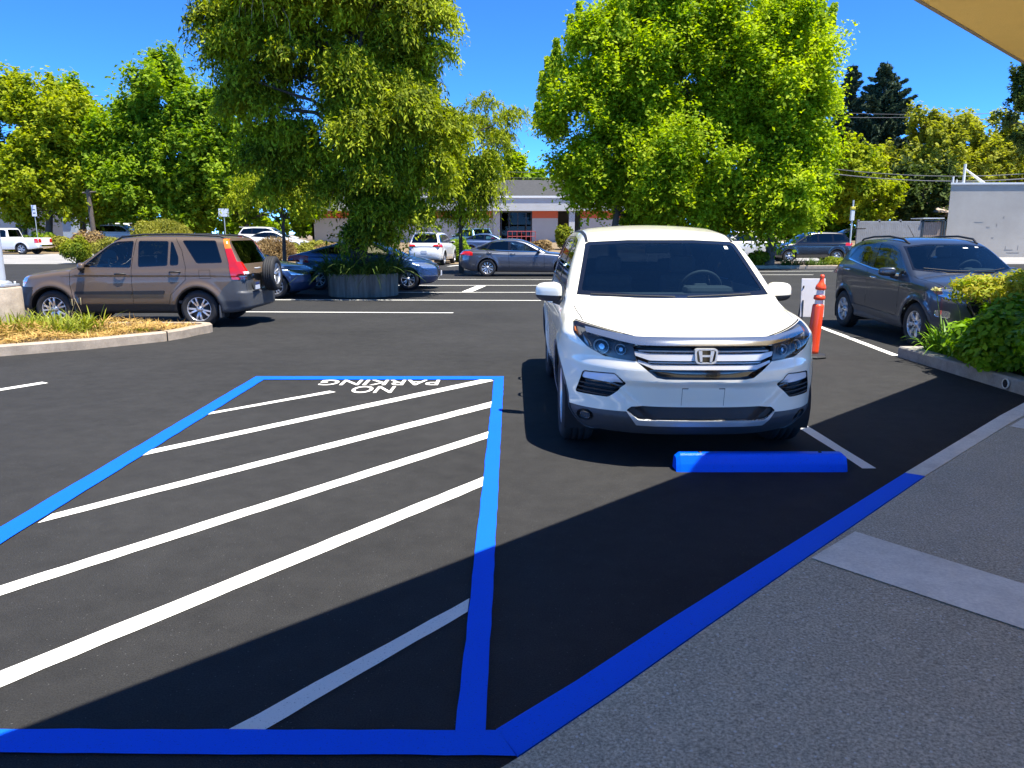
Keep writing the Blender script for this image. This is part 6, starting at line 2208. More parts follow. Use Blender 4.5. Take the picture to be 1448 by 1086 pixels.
def buildings():
    # low shop with grey shingle roof
    D = 73.0; g0 = gz(D)
    def X(px, d=D): return at(px, 300, d)[0]
    def Z(py, d=D): return at(700, py, d)[2]
    r = empty('shop_building', (X(740), D, g0), 0, 'low shop with grey shingle roof, white fascia and orange band', 'building')
    o = Vector((X(740), D, g0))
    white = simple('painted_wall', (.50, .475, .44), .8, var=.12, scale=.8)
    fascia = simple('fascia_panel', (.50, .50, .48), .6, var=.14, scale=1.2)
    orange = simple('orange_band', (.62, .115, .04), .6, var=.1)
    m, nt, b = _mat('grey_shingle')
    tc = N(nt, 'ShaderNodeTexCoord'); bk = N(nt, 'ShaderNodeTexBrick', Scale=3.0); nt.links.new(tc.outputs['Object'], bk.inputs['Vector'])
    bk.inputs['Color1'].default_value = c4((.040, .040, .041)); bk.inputs['Color2'].default_value = c4((.060, .059, .058)); bk.inputs['Mortar'].default_value = c4((.03, .03, .03))
    bk.inputs['Mortar Size'].default_value = .012; nt.links.new(bk.outputs['Color'], b.inputs['Base Color']); b.inputs['Roughness'].default_value = .9
    shingle = m
    xa, xb = X(440), X(900)
    def P(*q): return [tuple(Vector(p) - o) for p in q]
    mb = MB(); zf0, zf1 = Z(298.5), Z(279.5)
    wall_box(mb, xa, xb, D - 1.0, D + 9, zf0, zf1 - .02); mb.v = P(*mb.v); mb.build('fascia', fascia, r)
    mb = MB(); wall_box(mb, xa - .05, xb + .05, D - 1.10, D - .98, zf1 - .06, zf1 + .12); mb.v = P(*mb.v); mb.build('roof_edge', simple('edge_white', (.78, .78, .76), .5), r)
    e0, e1 = D - 1.0, D + 11; zr = Z(254.5, D + 5) ; ze = zf1 + .02
    mb = MB()
    V = [(xa - .1, e0, ze), (xb + .1, e0, ze), (xb + .1, e1, ze), (xa - .1, e1, ze), (xa + 6, D + 5, zr), (xb - 6, D + 5, zr)]
    mb.add(P(*V), [(0, 1, 5, 4), (1, 2, 5), (2, 3, 4, 5), (3, 0, 4), (3, 2, 1, 0)]); mb.build('roof', shingle, r)
    # front wall with its openings
    zt = zf0 + .01
    segs = [(X(440), X(457), 0), (X(457), X(484), 1), (X(484), X(688), 1), (X(688), X(697), 1), (X(752.5), X(789), 1), (X(821), X(900), 1)]
    mb = MB(); ob = MB()
    zb0, zb1 = Z(308.5), Z(299)
    for x0, x1, k in segs:
        wall_box(mb, x0, x1, D, D + .25, g0 - .2, zb0 if k else zt)
        if k: wall_box(ob, x0, x1, D - .02, D + .22, zb0, zt)
    wall_box(mb, xa, xb, D + 6, D + 6.2, g0 - .2, zt); wall_box(mb, xa, xa + .2, D, D + 6, g0 - .2, zt); wall_box(mb, xb - .2, xb, D, D + 6, g0 - .2, zt)
    mb.v = P(*mb.v); ob.v = P(*ob.v)
    mb.build('wall', white, r); ob.build('orange_band', orange, r)
    mb = MB(); wall_box(mb, X(697.5), X(707), D - .3, D + .3, g0, zt); mb.v = P(*mb.v); mb.build('pillar', white, r)
    mb = MB(); wall_box(mb, X(804), X(812), D - .8, D - .3, g0, zt); mb.v = P(*mb.v); mb.build('pillar', simple('pillar_grey', (.5, .5, .5), .7), r)
    wf = MB(); x0, x1 = X(708), X(752); z0 = g0 + .1
    for q in (x0 + .05, x0 + (x1 - x0) * .27, x0 + (x1 - x0) * .55, x0 + (x1 - x0) * .82, x1 - .05): wall_box(wf, q - .05, q + .05, D + .02, D + .14, z0, zt - .1)
    wall_box(wf, x0, x1, D + .03, D + .13, z0 - .05, z0 + .05); wall_box(wf, x0, x1, D + .03, D + .13, zt - .15, zt - .01)
    wf.v = P(*wf.v); f = wf.build('shop_window', simple('dark_frame', (.03, .03, .035), .4), r)
    mb = MB(); wall_box(mb, x0, x1, D + .16, D + .18, z0, zt); mb.v = P(*mb.v); mb.build('pane', glass_mat('shop_glass', (.06, .07, .08), ior=1.25), f)
    mb = MB(); wall_box(mb, x0 - 1, x1 + 1, D + 1.6, D + 1.7, g0, zt); mb.v = P(*mb.v); mb.build('dark_backing', simple('dark_inside', (.02, .02, .022), .8), r)  # dark panel added behind the glass, its colour stands for the dim interior
    mb = MB(); wall_box(mb, X(821.5), X(845), D + .2, D + .24, g0, zt - .3); mb.v = P(*mb.v); mb.build('pane', glass_mat('shop_glass_side', (.05, .05, .06), ior=1.25), f)
    mb = MB()
    for k in range(7): mb.tube([(X(718) + k * .42, D - 2, g0), (X(718) + k * .42, D - 2, g0 + 1.0)], .03, 6)
    for h in (.55, 1.0): mb.tube([(X(718), D - 2, g0 + h), (X(718) + 6 * .42, D - 2, g0 + h)], .03, 6)
    mb.v = P(*mb.v); mb.build('railing', simple('red_rail', (.35, .05, .06), .5), r)
    # pale modern building at the left edge
    D2 = 78.0; g2 = gz(D2)
    def X2(px): return at(px, 300, D2)[0]
    def Z2(py): return at(20, py, D2)[2]
    r = empty('office_building', (X2(20), D2, g2), 0, 'pale low office with deep white eave, cut off by the left edge', 'building')
    o = Vector((X2(20), D2, g2))
    def put(name, mat, *bx):
        mb = MB()
        for b_ in bx: wall_box(mb, *b_)
        mb.v = [tuple(Vector(p) - o) for p in mb.v]
        return mb.build(name, mat, r)
    put('wall', simple('office_wall', (.42, .45, .47), .7, var=.15, scale=.6), (X2(-80), X2(21), D2, D2 + 8, g2 - .2, Z2(292)), (X2(21), X2(40), D2 + .1, D2 + 8, g2 - .2, Z2(292)))
    put('eave', simple('office_eave', (.66, .68, .69), .6, var=.1), (X2(-80), X2(38), D2 - 2.5, D2 + 8, Z2(291), Z2(288.5)), (X2(37), X2(54.5), D2 - 2.6, D2 + 8, Z2(290.5), Z2(279)))
    put('upper_wall', simple('office_upper', (.24, .28, .32), .5, var=.2, scale=.5), (X2(-80), X2(36.8), D2 - 1.2, D2 + 8, Z2(288.3), Z2(276.5)))
    put('roof_edge', simple('office_cap', (.60, .62, .63), .5), (X2(-80), X2(37), D2 - 1.4, D2 + 8, Z2(276.3), Z2(274.5)))
    wv = put('window', M['black'], (X2(22.5), X2(27), D2 + .03, D2 + .09, g2, Z2(294)), (X2(29), X2(34.5), D2 + .03, D2 + .09, g2, Z2(294)))
    # small grey shed further right
    D3 = 76.0; g3 = gz(D3)
    def X3(px): return at(px, 300, D3)[0]
    r = empty('shed', (X3(97), D3, g3), 0, 'small blue grey shed wall in the shade of the yellow green trees', 'building')
    o = Vector((X3(97), D3, g3)); zt3 = at(97, 298, D3)[2]
    mb = MB(); wall_box(mb, X3(86), X3(104), D3, D3 + 4, g3 - .2, zt3); mb.v = [tuple(Vector(p) - o) for p in mb.v]; mb.build('wall', simple('shed_wall', (.34, .40, .46), .7, var=.12), r)
    mb = MB(); V = [(X3(85), D3 - .4, zt3), (X3(105), D3 - .4, zt3), (X3(105), D3 + 4.4, zt3), (X3(85), D3 + 4.4, zt3), (X3(90), D3 + 2, zt3 + .8), (X3(100), D3 + 2, zt3 + .8)]
    mb.add([tuple(Vector(p) - o) for p in V], [(0, 1, 5, 4), (1, 2, 5), (2, 3, 4, 5), (3, 0, 4), (3, 2, 1, 0)]); mb.build('roof', shingle, r)
    # grey block building on the right
    D4 = 50.0; g4 = gz(D4)
    xl = at(1341, 300, D4)[0]; zt4 = at(1341, 261, D4)[2]; xr = xl + 22
    r = empty('block_building', (xl, D4, g4), math.radians(-2), 'plain grey block building with blank scuffed wall at the right', 'building')
    mb = MB(); mb.prism([(0, 0), (22, 0), (22, 12), (8.2, 12)], -.3, zt4 - g4)
    mb.build('wall', concrete_mat('grey_render', (.36, .335, .29), .16, .35), r)
    mb = MB(); mb.prism([(-.08, -.08), (22.1, -.08), (22.1, 12.1), (8.1, 12.1)], zt4 - g4 + .003, zt4 - g4 + .12); mb.build('coping', simple('coping_pale', (.60, .60, .57), .6), r)
    scuff = simple('scuff', (.24, .23, .21), .9, var=.4, scale=3)
    for px, py, w, h in ((1383, 314, .9, .035), (1396, 321, .35, .10), (1418, 307, .12, .18), (1408, 318, .10, .25), (1424, 353, .9, .05), (1420, 350, .05, .3), (1437, 350, .05, .5), (1402, 336, .2, .06), (1430, 357, 1.3, .05)):
        p = at(px, py, D4); mk = MB(); mk.box((p[0] - xl, -.006, p[2] - g4), (w * .6, .012, h * .6)); mk.build('scuff_mark', scuff, r)
    mb = MB()
    t1 = at(1362, 232, D4 + 3); z1 = t1[2] - g4; x1 = t1[0] - xl
    zc = zt4 - g4 + .1
    mb.tube([(x1, 3, zc), (x1, 3, z1)], .09, 8); mb.tube([(x1, 3, z1 - .3), (x1 + 1.5, 3, zc)], .06, 6); mb.tube([(x1, 3, z1 - .3), (x1 + 1.3, 2.4, zc)], .05, 6)
    mb.tube([(x1 - .7, 3, zc), (x1 - .7, 3, zc + .6)], .07, 8); mb.tube([(x1 - .45, 3, zc), (x1 - .45, 3, zc + .4)], .05, 8)
    mb.build('service_mast', simple('mast_pale', (.62, .62, .56), .5), r)
    # fence and bin enclosure left of it
    D5 = 47.0; g5 = gz(D5)
    x0, x1 = at(1213, 330, D5)[0], at(1302, 330, D5)[0]; zt5 = at(1250, 314, D5)[2]
    r = empty('slat_fence', (x0, D5, g5), 0, 'weathered grey slatted fence beyond the dark grey SUV roof', 'fence')
    mb = MB(); x = 0
    while x < x1 - x0:
        mb.box((x, 0, (zt5 - g5) / 2 + .05), (.108, .025, zt5 - g5 - .12)); x += .115
    mb.build('slat_panel', simple('grey_slats', (.26, .25, .235), .85, var=.35, scale=3), r)
    for k in range(4):
        mb = MB(); mb.box(((x1 - x0) * (k / 3), .08, (zt5 - g5 + .15) / 2), (.11, .11, zt5 - g5 + .15)); mb.build('fence_post', simple('fence_post_grey', (.20, .195, .19), .85), r)
    mb = MB(); mb.box(((x1 - x0) / 2, .06, zt5 - g5 + .02), (x1 - x0, .07, .07)); mb.build('top_rail', simple('rail_grey', (.33, .33, .32), .8), r)
    xa, xb = at(1302, 330, D5)[0], at(1337, 330, D5)[0]; zc = at(1320, 311, D5)[2] - g5
    r = empty('bin_enclosure', (xa, D5, g5), 0, 'small bin enclosure with dark posts and tan boards beside the block building', 'enclosure')
    w = xb - xa
    mb = MB()
    for q in (.06, w - .10): mb.box((q, 0, zc / 2), (.10, .10, zc))
    mb.box((w * .84, .03, zc / 2), (.07, .07, zc)); mb.box((w / 2, 0, zc - .03), (w, .10, .08)); mb.build('frame', simple('dark_steel', (.03, .04, .04), .5), r)
    mb = MB()
    for k in range(9): mb.box((.22 + k * .115, .06, zc / 2 - .05), (.10, .03, zc - .16))
    mb.build('board_panel', simple('tan_boards', (.27, .20, .15), .8, var=.25, scale=4), r)
    mb = MB(); mb.box((w * .42, .6, zc + .10), (w * .85, 1.5, .05)); mb.build('roof', simple('pale_roof', (.58, .60, .58), .5), r)
    # tan house behind
    D6 = 66.0; g6 = gz(D6)
    xa = at(1321, 300, D6)[0]
    r = empty('house', (xa, D6, g6), 0, 'bit of a tan house with low roof seen left of the block building', 'building')
    za, zb = at(1321, 300, D6)[2] - g6, at(1321, 291, D6)[2] - g6
    mb = MB(); wall_box(mb, .8, 9, .8, 7, -.2, za); mb.build('wall', simple('house_wall', (.46, .40, .33), .8), r)
    mb = MB(); V = [(0, 0, za), (10, 0, za), (10, 8, za), (0, 8, za), (2, 4, zb + .7), (8, 4, zb + .7)]
    mb.add(V, [(0, 1, 5, 4), (1, 2, 5), (2, 3, 4, 5), (3, 0, 4), (3, 2, 1, 0)]); mb.build('roof', simple('tan_roof', (.42, .33, .26), .85, var=.15), r)
    # spiky palm by the office
    D7 = 64.0
    c = at(31, 296, D7)
    r = empty('palm', (c[0], D7, gz(D7)), 0, 'small yellow spiky palm before the pale office', 'palm')
    mb = MB(); mb.tube([(0, 0, -.1), (0, 0, c[2] - gz(D7))], .14, 8); mb.build('trunk', BARK['grey'], r)
    n = 90; d = rdir(n); d[:, 2] = d[:, 2] * .8 + .15
    v, f = leaf_quads(d * .45, d, rdir(n), .95, .085)
    o = np_mesh('fronds', v, f, [LEAF['palm']], RNG.random(n), r); o.location = (0, 0, c[2] - gz(D7))
    # overhead wires
    def wire(a, b, lab, sag=.5, rad=.02):
        A, B = Vector(at(*a)), Vector(at(*b)); pts = []
        for k in range(25):
            t = k / 24; p = A.lerp(B, t); p.z -= sag * 4 * t * (1 - t); pts.append(p)
        mb = MB(); mb.tube(pts, rad, 5)
        tag(mb.build('power_line', simple('wire', (.10, .10, .11), .6), None, fix=False), lab, 'wire', 'overhead wires')
    wire((1180, 246, 56), (1480, 250, 58), 'overhead wire crossing the trees above the slatted fence', .4, .035)
    wire((1180, 239, 57), (1480, 243, 59), 'upper wire of the pair above the slatted fence', .4, .025)
    wire((1200, 166, 86), (1500, 150, 86), 'thin wire across the sky right of the conifers', .4, .022)
    wire((1200, 160, 87), (1500, 155, 87), 'second thin wire across the sky right of the conifers', .3, .02)
    wire((600, 236, 88), (860, 243, 88), 'thin wire across the sky over the low shop roof', .3, .022)
    wire((600, 245, 88), (860, 250, 88), 'lower thin wire over the low shop roof', .3, .022)
    wire((60, 128, 80), (330, 140, 80), 'faint wire in the sky between the left trees', .4, .018)
# ------------------------------------------------------------------ the other cars
SP_SALOON = dict(L=4.99, w=.935, wb=3.01, fo=.84, wr=.345, tw=.235, yo=.925,
    hood=[(0, .62), (.06, .72), (.25, .80), (.8, .90), (1.45, .965), (1.9, .99), (3.0, .99), (4.0, 1.03), (4.75, 1.04), (4.99, .93)],
    crown=[(0, .05), (.6, .08), (1.6, .09), (4.99, .07)],
    side=[(.16, .84), (.28, .90), (.45, .925), (.62, .935), (.76, .935), (.86, .92), (.95, .885), (1.05, .84)],
    lift=[(0, -.06), (1.5, 0), (4.99, .06)], taper=[(0, .95), (.7, .99), (1.2, 1), (3.9, 1), (4.99, .93)],
    nose=[(.15, .25), (.28, .08), (.45, .0), (.62, .0), (.72, .06), (.80, .25)], cf=.55, pf=2.6,
    tail=[(.2, 4.80), (.35, 4.93), (.6, 4.99), (.85, 4.97), (1.02, 4.90), (1.1, 4.8)], cr=.40, pr=2.8,
    bottom=[(0, .19), (.5, .17), (4.3, .20), (4.99, .36)],
    gw=[(.85, .87), (.98, .83), (1.2, .725), (1.4, .61), (1.5, .55)], gtaper=[(0, 1), (3.2, 1), (4.6, .88)],
    roof=[(1.8, 1.30), (2.3, 1.42), (2.9, 1.475), (3.4, 1.455), (3.9, 1.37), (4.3, 1.25)], rc=.05,
    ws=[(1.40, .95), (2.35, 1.43)], cw=.20, bl=[(4.62, 1.02), (3.60, 1.44)], cb=.14,
    gbase=.86, flare=(.018, .41, .05), kg=.10, kr=.12, kj=.04)
SP_HATCH = dict(SP_SALOON, L=4.46, w=.87, wb=2.70, fo=.92, wr=.315, tw=.195, yo=.855,
    hood=[(0, .62), (.06, .74), (.3, .86), (.8, .98), (1.2, 1.03), (2.0, 1.05), (4.0, 1.10), (4.46, 1.02)],
    side=[(.16, .78), (.28, .84), (.45, .86), (.65, .87), (.82, .87), (.92, .855), (1.02, .82), (1.12, .78)],
    tail=[(.2, 4.32), (.35, 4.42), (.6, 4.46), (.9, 4.44), (1.08, 4.38), (1.2, 4.3)], taper=[(0, .94), (.8, .99), (1.2, 1), (3.5, 1), (4.46, .93)],
    bottom=[(0, .19), (.5, .17), (3.9, .20), (4.46, .34)],
    gw=[(.9, .83), (1.05, .785), (1.25, .70), (1.42, .61), (1.52, .55)], gtaper=[(0, 1), (2.6, 1), (4.4, .86)],
    roof=[(1.5, 1.30), (1.9, 1.43), (2.3, 1.485), (2.8, 1.475), (3.4, 1.40), (4.1, 1.24)],
    ws=[(.90, 1.0), (1.98, 1.45)], bl=[(4.40, 1.06), (2.9, 1.465)], flare=(.016, .38, .05))
SP_SEDAN = dict(SP_SALOON, L=4.60, w=.885, wb=2.70, fo=.90, wr=.325, tw=.205, yo=.87,
    hood=[(0, .60), (.06, .70), (.25, .80), (.8, .91), (1.3, .98), (1.8, .99), (3.6, 1.01), (4.4, 1.03), (4.60, .92)],
    tail=[(.2, 4.45), (.35, 4.55), (.6, 4.60), (.85, 4.58), (1.02, 4.50), (1.1, 4.4)], taper=[(0, .95), (.7, .99), (1.2, 1), (3.6, 1), (4.60, .93)],
    side=[(.16, .80), (.28, .86), (.45, .875), (.62, .885), (.76, .885), (.88, .87), (.97, .84), (1.07, .80)],
    gw=[(.87, .83), (1.0, .79), (1.2, .70), (1.4, .60), (1.5, .54)], bottom=[(0, .19), (.5, .17), (4.0, .20), (4.60, .36)],
    roof=[(1.6, 1.29), (2.1, 1.41), (2.6, 1.46), (3.1, 1.44), (3.6, 1.36), (4.0, 1.24)], ws=[(1.22, .96), (2.12, 1.42)], bl=[(4.25, 1.0), (3.30, 1.42)])
SP_WAGON = dict(SP_TAN, L=4.65, w=.91, wb=2.72, fo=.90, wr=.36, yo=.895, tw=.225,
    hood=[(0, .78), (.06, .90), (.2, 1.0), (.7, 1.08), (1.15, 1.13), (1.6, 1.15), (3.0, 1.15), (4.4, 1.16), (4.65, 1.08)],
    side=[(.20, .83), (.34, .88), (.5, .905), (.7, .91), (.88, .91), (1.0, .895), (1.1, .865), (1.2, .83)],
    tail=[(.25, 4.50), (.38, 4.62), (.62, 4.65), (.9, 4.60), (1.1, 4.54), (1.3, 4.48)], cr=.22,
    bottom=[(0, .28), (.4, .26), (4.2, .27), (4.65, .38)],
    gw=[(1.0, .885), (1.15, .85), (1.4, .77), (1.62, .69), (1.8, .62)], gtaper=[(0, 1), (3.6, 1), (4.65, .92)], taper=[(0, .96), (.6, .99), (1.0, 1), (3.8, 1), (4.65, .96)],
    roof=[(1.6, 1.55), (1.95, 1.65), (2.4, 1.72), (2.9, 1.74), (3.6, 1.73), (4.3, 1.66)],
    ws=[(1.08, 1.11), (1.95, 1.65)], bl=[(4.52, 1.12), (4.12, 1.66)], gbase=1.0, flare=(.02, .45, .055))
def bed_hook(b, s, ay, z):
    box = np.maximum(np.maximum(3.42 - s, s - 5.28), np.maximum(ay - .78, .72 - z))
    cab = np.maximum(b, -box)
    return cab
SP_PICKUP = dict(SP_WAGON, L=5.42, w=.93, wb=3.25, fo=.92, wr=.37, hook=bed_hook,
    hood=[(0, .80), (.06, .95), (.2, 1.02), (.7, 1.07), (1.3, 1.12), (3.2, 1.14), (3.4, 1.12), (5.3, 1.12), (5.42, 1.08)],
    crown=[(0, .05), (.5, .06), (3.3, .06), (3.5, .02), (5.42, .02)],
    tail=[(.3, 5.30), (.45, 5.42), (.62, 5.42), (.66, 5.34), (1.1, 5.34), (1.2, 5.30)], cr=.06, lift=[(0, 0), (1, 0)],
    bottom=[(0, .34), (.5, .32), (4.6, .34), (5.42, .45)], taper=[(0, .96), (.6, .99), (1.0, 1), (4.6, 1), (5.42, .985)],
    side=[(.28, .86), (.4, .90), (.55, .92), (.8, .93), (1.0, .92), (1.1, .905), (1.2, .88)],
    gtaper=[(0, 1), (5.42, 1)], roof=[(1.6, 1.55), (2.0, 1.68), (2.5, 1.77), (3.0, 1.77), (3.3, 1.72)],
    ws=[(1.30, 1.12), (2.0, 1.68)], bl=[(3.36, 1.1), (3.20, 1.70)], cb=.03, gw=[(1.0, .88), (1.2, .84), (1.5, .76), (1.8, .66)], flare=(.03, .46, .06))

def build_plain(name, kind, sp, paint, label, voxel=.045, wheel=(10, 'thin'), tint='tint_glass', dlo=None, wins=(), lampz=(.62, .74), tailz=(.80, .98), plate=True, rimmat=None, arch=.05, trim=None, hatch=False, group='parked cars', mirr=None, door=None, chrome=False):
    root = empty(name, (0, 0, 0), 0, label, 'car', group)
    c = Car(name, sp, voxel)
    L, w = sp['L'], sp['w']
    X = lambda s: L / 2 - s
    R = sp['wr'] + arch
    arches(c, R, R + .03 if trim else None, trim)
    for sg in (1, -1):
        sd = side_of(sg, .1)
        if door:
            for P in door:
                dp = c.part('door', None); c.cut(dp, P, 'y', sd, only=(0,))
                seams(c, [P + [P[0]]], 'y', sd, .012)
        if dlo:
            tr = c.part('window_trim', M['chrome'] if chrome else M['gloss_black'], d=.0, rim=-.012)
            c.cut(tr, rpoly(dlo, .03), 'y', sd)
            if chrome:
                cx = sum(p[0] for p in dlo) / len(dlo); cz = sum(p[1] for p in dlo) / len(dlo)
                t2 = c.part('window_pillar', M['gloss_black'], d=-.002, rim=-.012)
                c.cut(t2, rpoly([(cx + (p[0] - cx) * .985, cz + (p[1] - cz) * .90) for p in dlo], .03), 'y', sd, only=(tr,)); tr = t2
            for P, mt in wins:
                g = c.part('side_window', M[mt], d=-.006, parent=tr)
                c.cut(g, rpoly(P, .03), 'y', sd, only=(tr,))
        hl = c.part('headlight', M['lamp_bright'], d=.002, rim=-.01)
        y0, y1 = w * .52, w * .93
        c.cut(hl, sy(rpoly([(y0, lampz[0] + .02), (y1, lampz[0] + .03), (y1 + .03, lampz[1] + .03), (y0 + .05, lampz[1])], .03), sg), 'x', lambda p, n: p.x > X(.9) and n.x > .05)
        tl = c.part('tail_light', M['red'], d=.004, rim=-.01)
        c.cut(tl, sy(rpoly([(w * .50, tailz[0] + .03), (w * 1.02, tailz[0]), (w * 1.02, tailz[1]), (w * .55, tailz[1] - .02)], .03), sg), 'x', lambda p, n: p.x < -X(.55) and n.x < -.03)
    gr = c.part('grille', M['gloss_black'], d=-.02, rim=.0)
    c.cut(gr, rpoly([(-w * .42, .40), (w * .42, .40), (w * .48, lampz[1] - .06), (-w * .48, lampz[1] - .06)], .05), 'x', front_of())
    zb_, zt_ = sp['ws'][0][1], sp['ws'][1][1]
    wg = c.part('windscreen', M['glass'], d=-.004, rim=.0)
    gw_ = spl(sp['gw'])
    c.cut(wg, rpoly([(-gw_(zb_) + .07, zb_ + .05), (gw_(zb_) - .07, zb_ + .05), (gw_(zt_) - .06, zt_ - .03), (-gw_(zt_) + .06, zt_ - .03)], .05), 'x', lambda p, n: p.x > -.3 and n.x > .2 and p.z > zb_ - .05)
    zb_, zt_ = sp['bl'][0][1], sp['bl'][1][1]
    rw = c.part('rear_window', M['tint_glass'], d=-.004, rim=.0)
    if not hatch:
        c.cut(rw, rpoly([(-gw_(zb_) + .14, zb_ + .06), (gw_(zb_) - .14, zb_ + .06), (gw_(zt_) - .10, zt_ - .04), (-gw_(zt_) + .10, zt_ - .04)], .05), 'x', lambda p, n: p.x < .3 and n.x < -.15 and p.z > zb_)
    else:
        h = c.part('DELETE', None)
        c.cut(h, [(-w * .80, .66), (w * .80, .66), (w * .66, zt_ - .03), (-w * .66, zt_ - .03)], 'x', lambda p, n: p.x < -X(1.0) and n.x < -.15)
    c.finish(root, paint, M['seam'])
    if mirr:
        for sg in (1, -1):
            side_mirror(root, sp, mirr[0], w * .93 + .08, mirr[1], sg, paint, (.06, .10, .065), foot=.14)
    if plate:
        mb = MB(); mb.box((c.surf_x(0, .72, False) - .012, 0, .72), (.016, .32, .16), bev=.005); mb.build('number_plate', M['plate'], root)
        mb = MB(); mb.box((c.surf_x(0, .47) + .012, 0, .47), (.016, .32, .15), bev=.005); mb.build('number_plate', M['plate'], root)
    underbody(root, sp, R)
    wheel_set(root, sp, wheel, rimmat)
    mb = MB()
    zf = .50
    for yy in (-.37, .37): seat_mesh(mb, X(sp['ws'][1][0] + .35), yy, zf, .46, .52)
    if 'hook' not in sp:
        seat_mesh(mb, X(sp['ws'][1][0] + 1.15), 0, zf, 2 * w - .6, .48, head=False)
    mb.box((X(sp['ws'][0][0] + .42), 0, sp['ws'][0][1] - .14), (.45, 2 * w - .35, .20), bev=.06)
    mb.box((0, 0, .42), (2.2, 2 * w - .3, .04))
    mb.build('seat', M['cabin'], root)
    return root, c

def repaint(root, old, new):
    todo = [root]
    while todo:
        o = todo.pop(); todo += list(o.children)
        if o.type == 'MESH':
            for sl in o.material_slots:
                if sl.material == old:
                    sl.link = 'OBJECT'; sl.material = new

def place(o, x, y, z, rz, label=None):
    o.location = (x, y, z); o.rotation_euler = (0, 0, rz)
    if label: o['label'] = label

def traffic():
    P = {}
    P['slate'] = car_paint('slate_paint', (.105, .115, .145), .6, .30)
    P['blue'] = car_paint('blue_paint', (.022, .062, .165), .4, .32)
    P['navy'] = car_paint('steel_blue_paint', (.055, .095, .20), .45, .34)
    P['white'] = car_paint('plain_white_paint', (.74, .74, .73), 0, .35)
    P['black'] = car_paint('black_paint', (.008, .0085, .011), .0, .25)
    P['teal'] = car_paint('pale_teal_paint', (.20, .36, .42), .4, .32)
    # grey saloon seen from its right side
    r, c = build_plain('parked_saloon', 'car', SP_SALOON, P['slate'], 'grey blue saloon seen side on, left of the white SUV mirror', .034, (10, 'double'),
        dlo=[(1.72, .945), (2.35, 1.29), (2.75, 1.385), (3.2, 1.395), (3.75, 1.33), (4.32, 1.09), (4.25, 1.055)],
        wins=(([(1.98, .985), (2.42, 1.27), (2.78, 1.352), (2.93, 1.36), (2.93, 1.01)], 'glass'), ([(3.03, 1.015), (3.03, 1.362), (3.25, 1.365), (3.66, 1.31), (3.84, 1.06)], 'tint_glass'), ([(3.92, 1.07), (3.78, 1.27), (4.18, 1.10)], 'tint_glass')),
        door=[[(1.62, .88), (1.60, .34), (2.98, .34), (3.02, .97), (1.74, .94)], [(3.02, .97), (2.98, .34), (3.42, .34), (3.62, .72), (3.90, 1.04)]], mirr=(1.85, 1.02), chrome=True, lampz=(.60, .72), tailz=(.82, .99))
    wl = [gp(690, 391)]
    xr = at(690, 380, 31.2)[0]; place(r, xr + SP_SALOON['L'] / 2 - (SP_SALOON['L'] - SP_SALOON['fo'] - SP_SALOON['wb']), 31.35, 0, 0)
    for s_, z_ in ((2.86, .88), (3.78, .92)):
        for sg in (1, -1): handle_mesh(r, c, s_, z_, sg, P['slate'], .2)
    # blue hatchback beyond the planter
    r, c = build_plain('parked_hatchback', 'car', SP_HATCH, P['blue'], 'blue hatchback parked just beyond the round concrete planter', .034, (5, 'split'),
        dlo=[(1.06, 1.01), (1.9, 1.37), (2.35, 1.43), (2.8, 1.425), (3.4, 1.34), (3.95, 1.16), (3.80, 1.09)],
        wins=(([(1.45, 1.05), (2.0, 1.345), (2.4, 1.40), (2.46, 1.065)], 'clear_glass'), ([(2.54, 1.07), (2.5, 1.40), (2.85, 1.395), (3.22, 1.34), (3.30, 1.09)], 'glass'), ([(3.38, 1.10), (3.32, 1.32), (3.80, 1.16), (3.72, 1.115)], 'tint_glass')),
        door=[[(1.35, .95), (1.34, .33), (2.46, .33), (2.50, 1.05), (1.40, 1.0)], [(2.50, 1.05), (2.46, .33), (3.0, .33), (3.2, .65), (3.45, 1.08)]], mirr=(1.42, 1.08), lampz=(.62, .80), tailz=(.82, 1.04))
    xf = at(577, 400, 23.2)[0]; place(r, xf + SP_HATCH['fo'] - SP_HATCH['L'] / 2, 24.05, 0, 0)
    # steel blue sedan, nose to the planter
    r, c = build_plain('parked_sedan', 'car', SP_SEDAN, P['navy'], 'steel blue sedan with its nose to the planter, partly behind the spare wheel', .034, (5, 'split'),
        dlo=[(1.5, .955), (2.15, 1.29), (2.5, 1.37), (3.0, 1.37), (3.5, 1.29), (3.95, 1.07)],
        wins=(([(1.8, .99), (2.22, 1.26), (2.55, 1.335), (2.62, 1.345), (2.64, 1.01)], 'glass'), ([(2.74, 1.015), (2.72, 1.345), (3.0, 1.34), (3.42, 1.26), (3.6, 1.07)], 'tint_glass')), mirr=(1.62, 1.02), lampz=(.58, .74), tailz=(.8, .97))
    xn = at(448, 390, 20.9)[0]; place(r, xn - SP_SEDAN['L'] / 2, 20.95, 0, 0)
    # white wagon types
    wd = dict(dlo=[(1.35, 1.14), (1.95, 1.53), (2.3, 1.62), (3.3, 1.635), (4.05, 1.57), (4.28, 1.26), (4.2, 1.19)],
        wins=(([(1.62, 1.175), (2.02, 1.51), (2.32, 1.585), (2.48, 1.59), (2.48, 1.175)], 'glass'), ([(2.58, 1.175), (2.58, 1.60), (3.3, 1.60), (3.34, 1.18)], 'tint_glass'), ([(3.44, 1.19), (3.40, 1.60), (3.98, 1.545), (4.20, 1.25)], 'tint_glass')))
    r, c = build_plain('parked_suv', 'car', SP_WAGON, P['white'], 'white SUV seen from behind, parked beyond the blue hatchback bonnet', .042, (5, 'star'), mirr=(1.45, 1.2), tailz=(.95, 1.12), lampz=(.78, .92), trim=M['grey_plastic'], **wd)
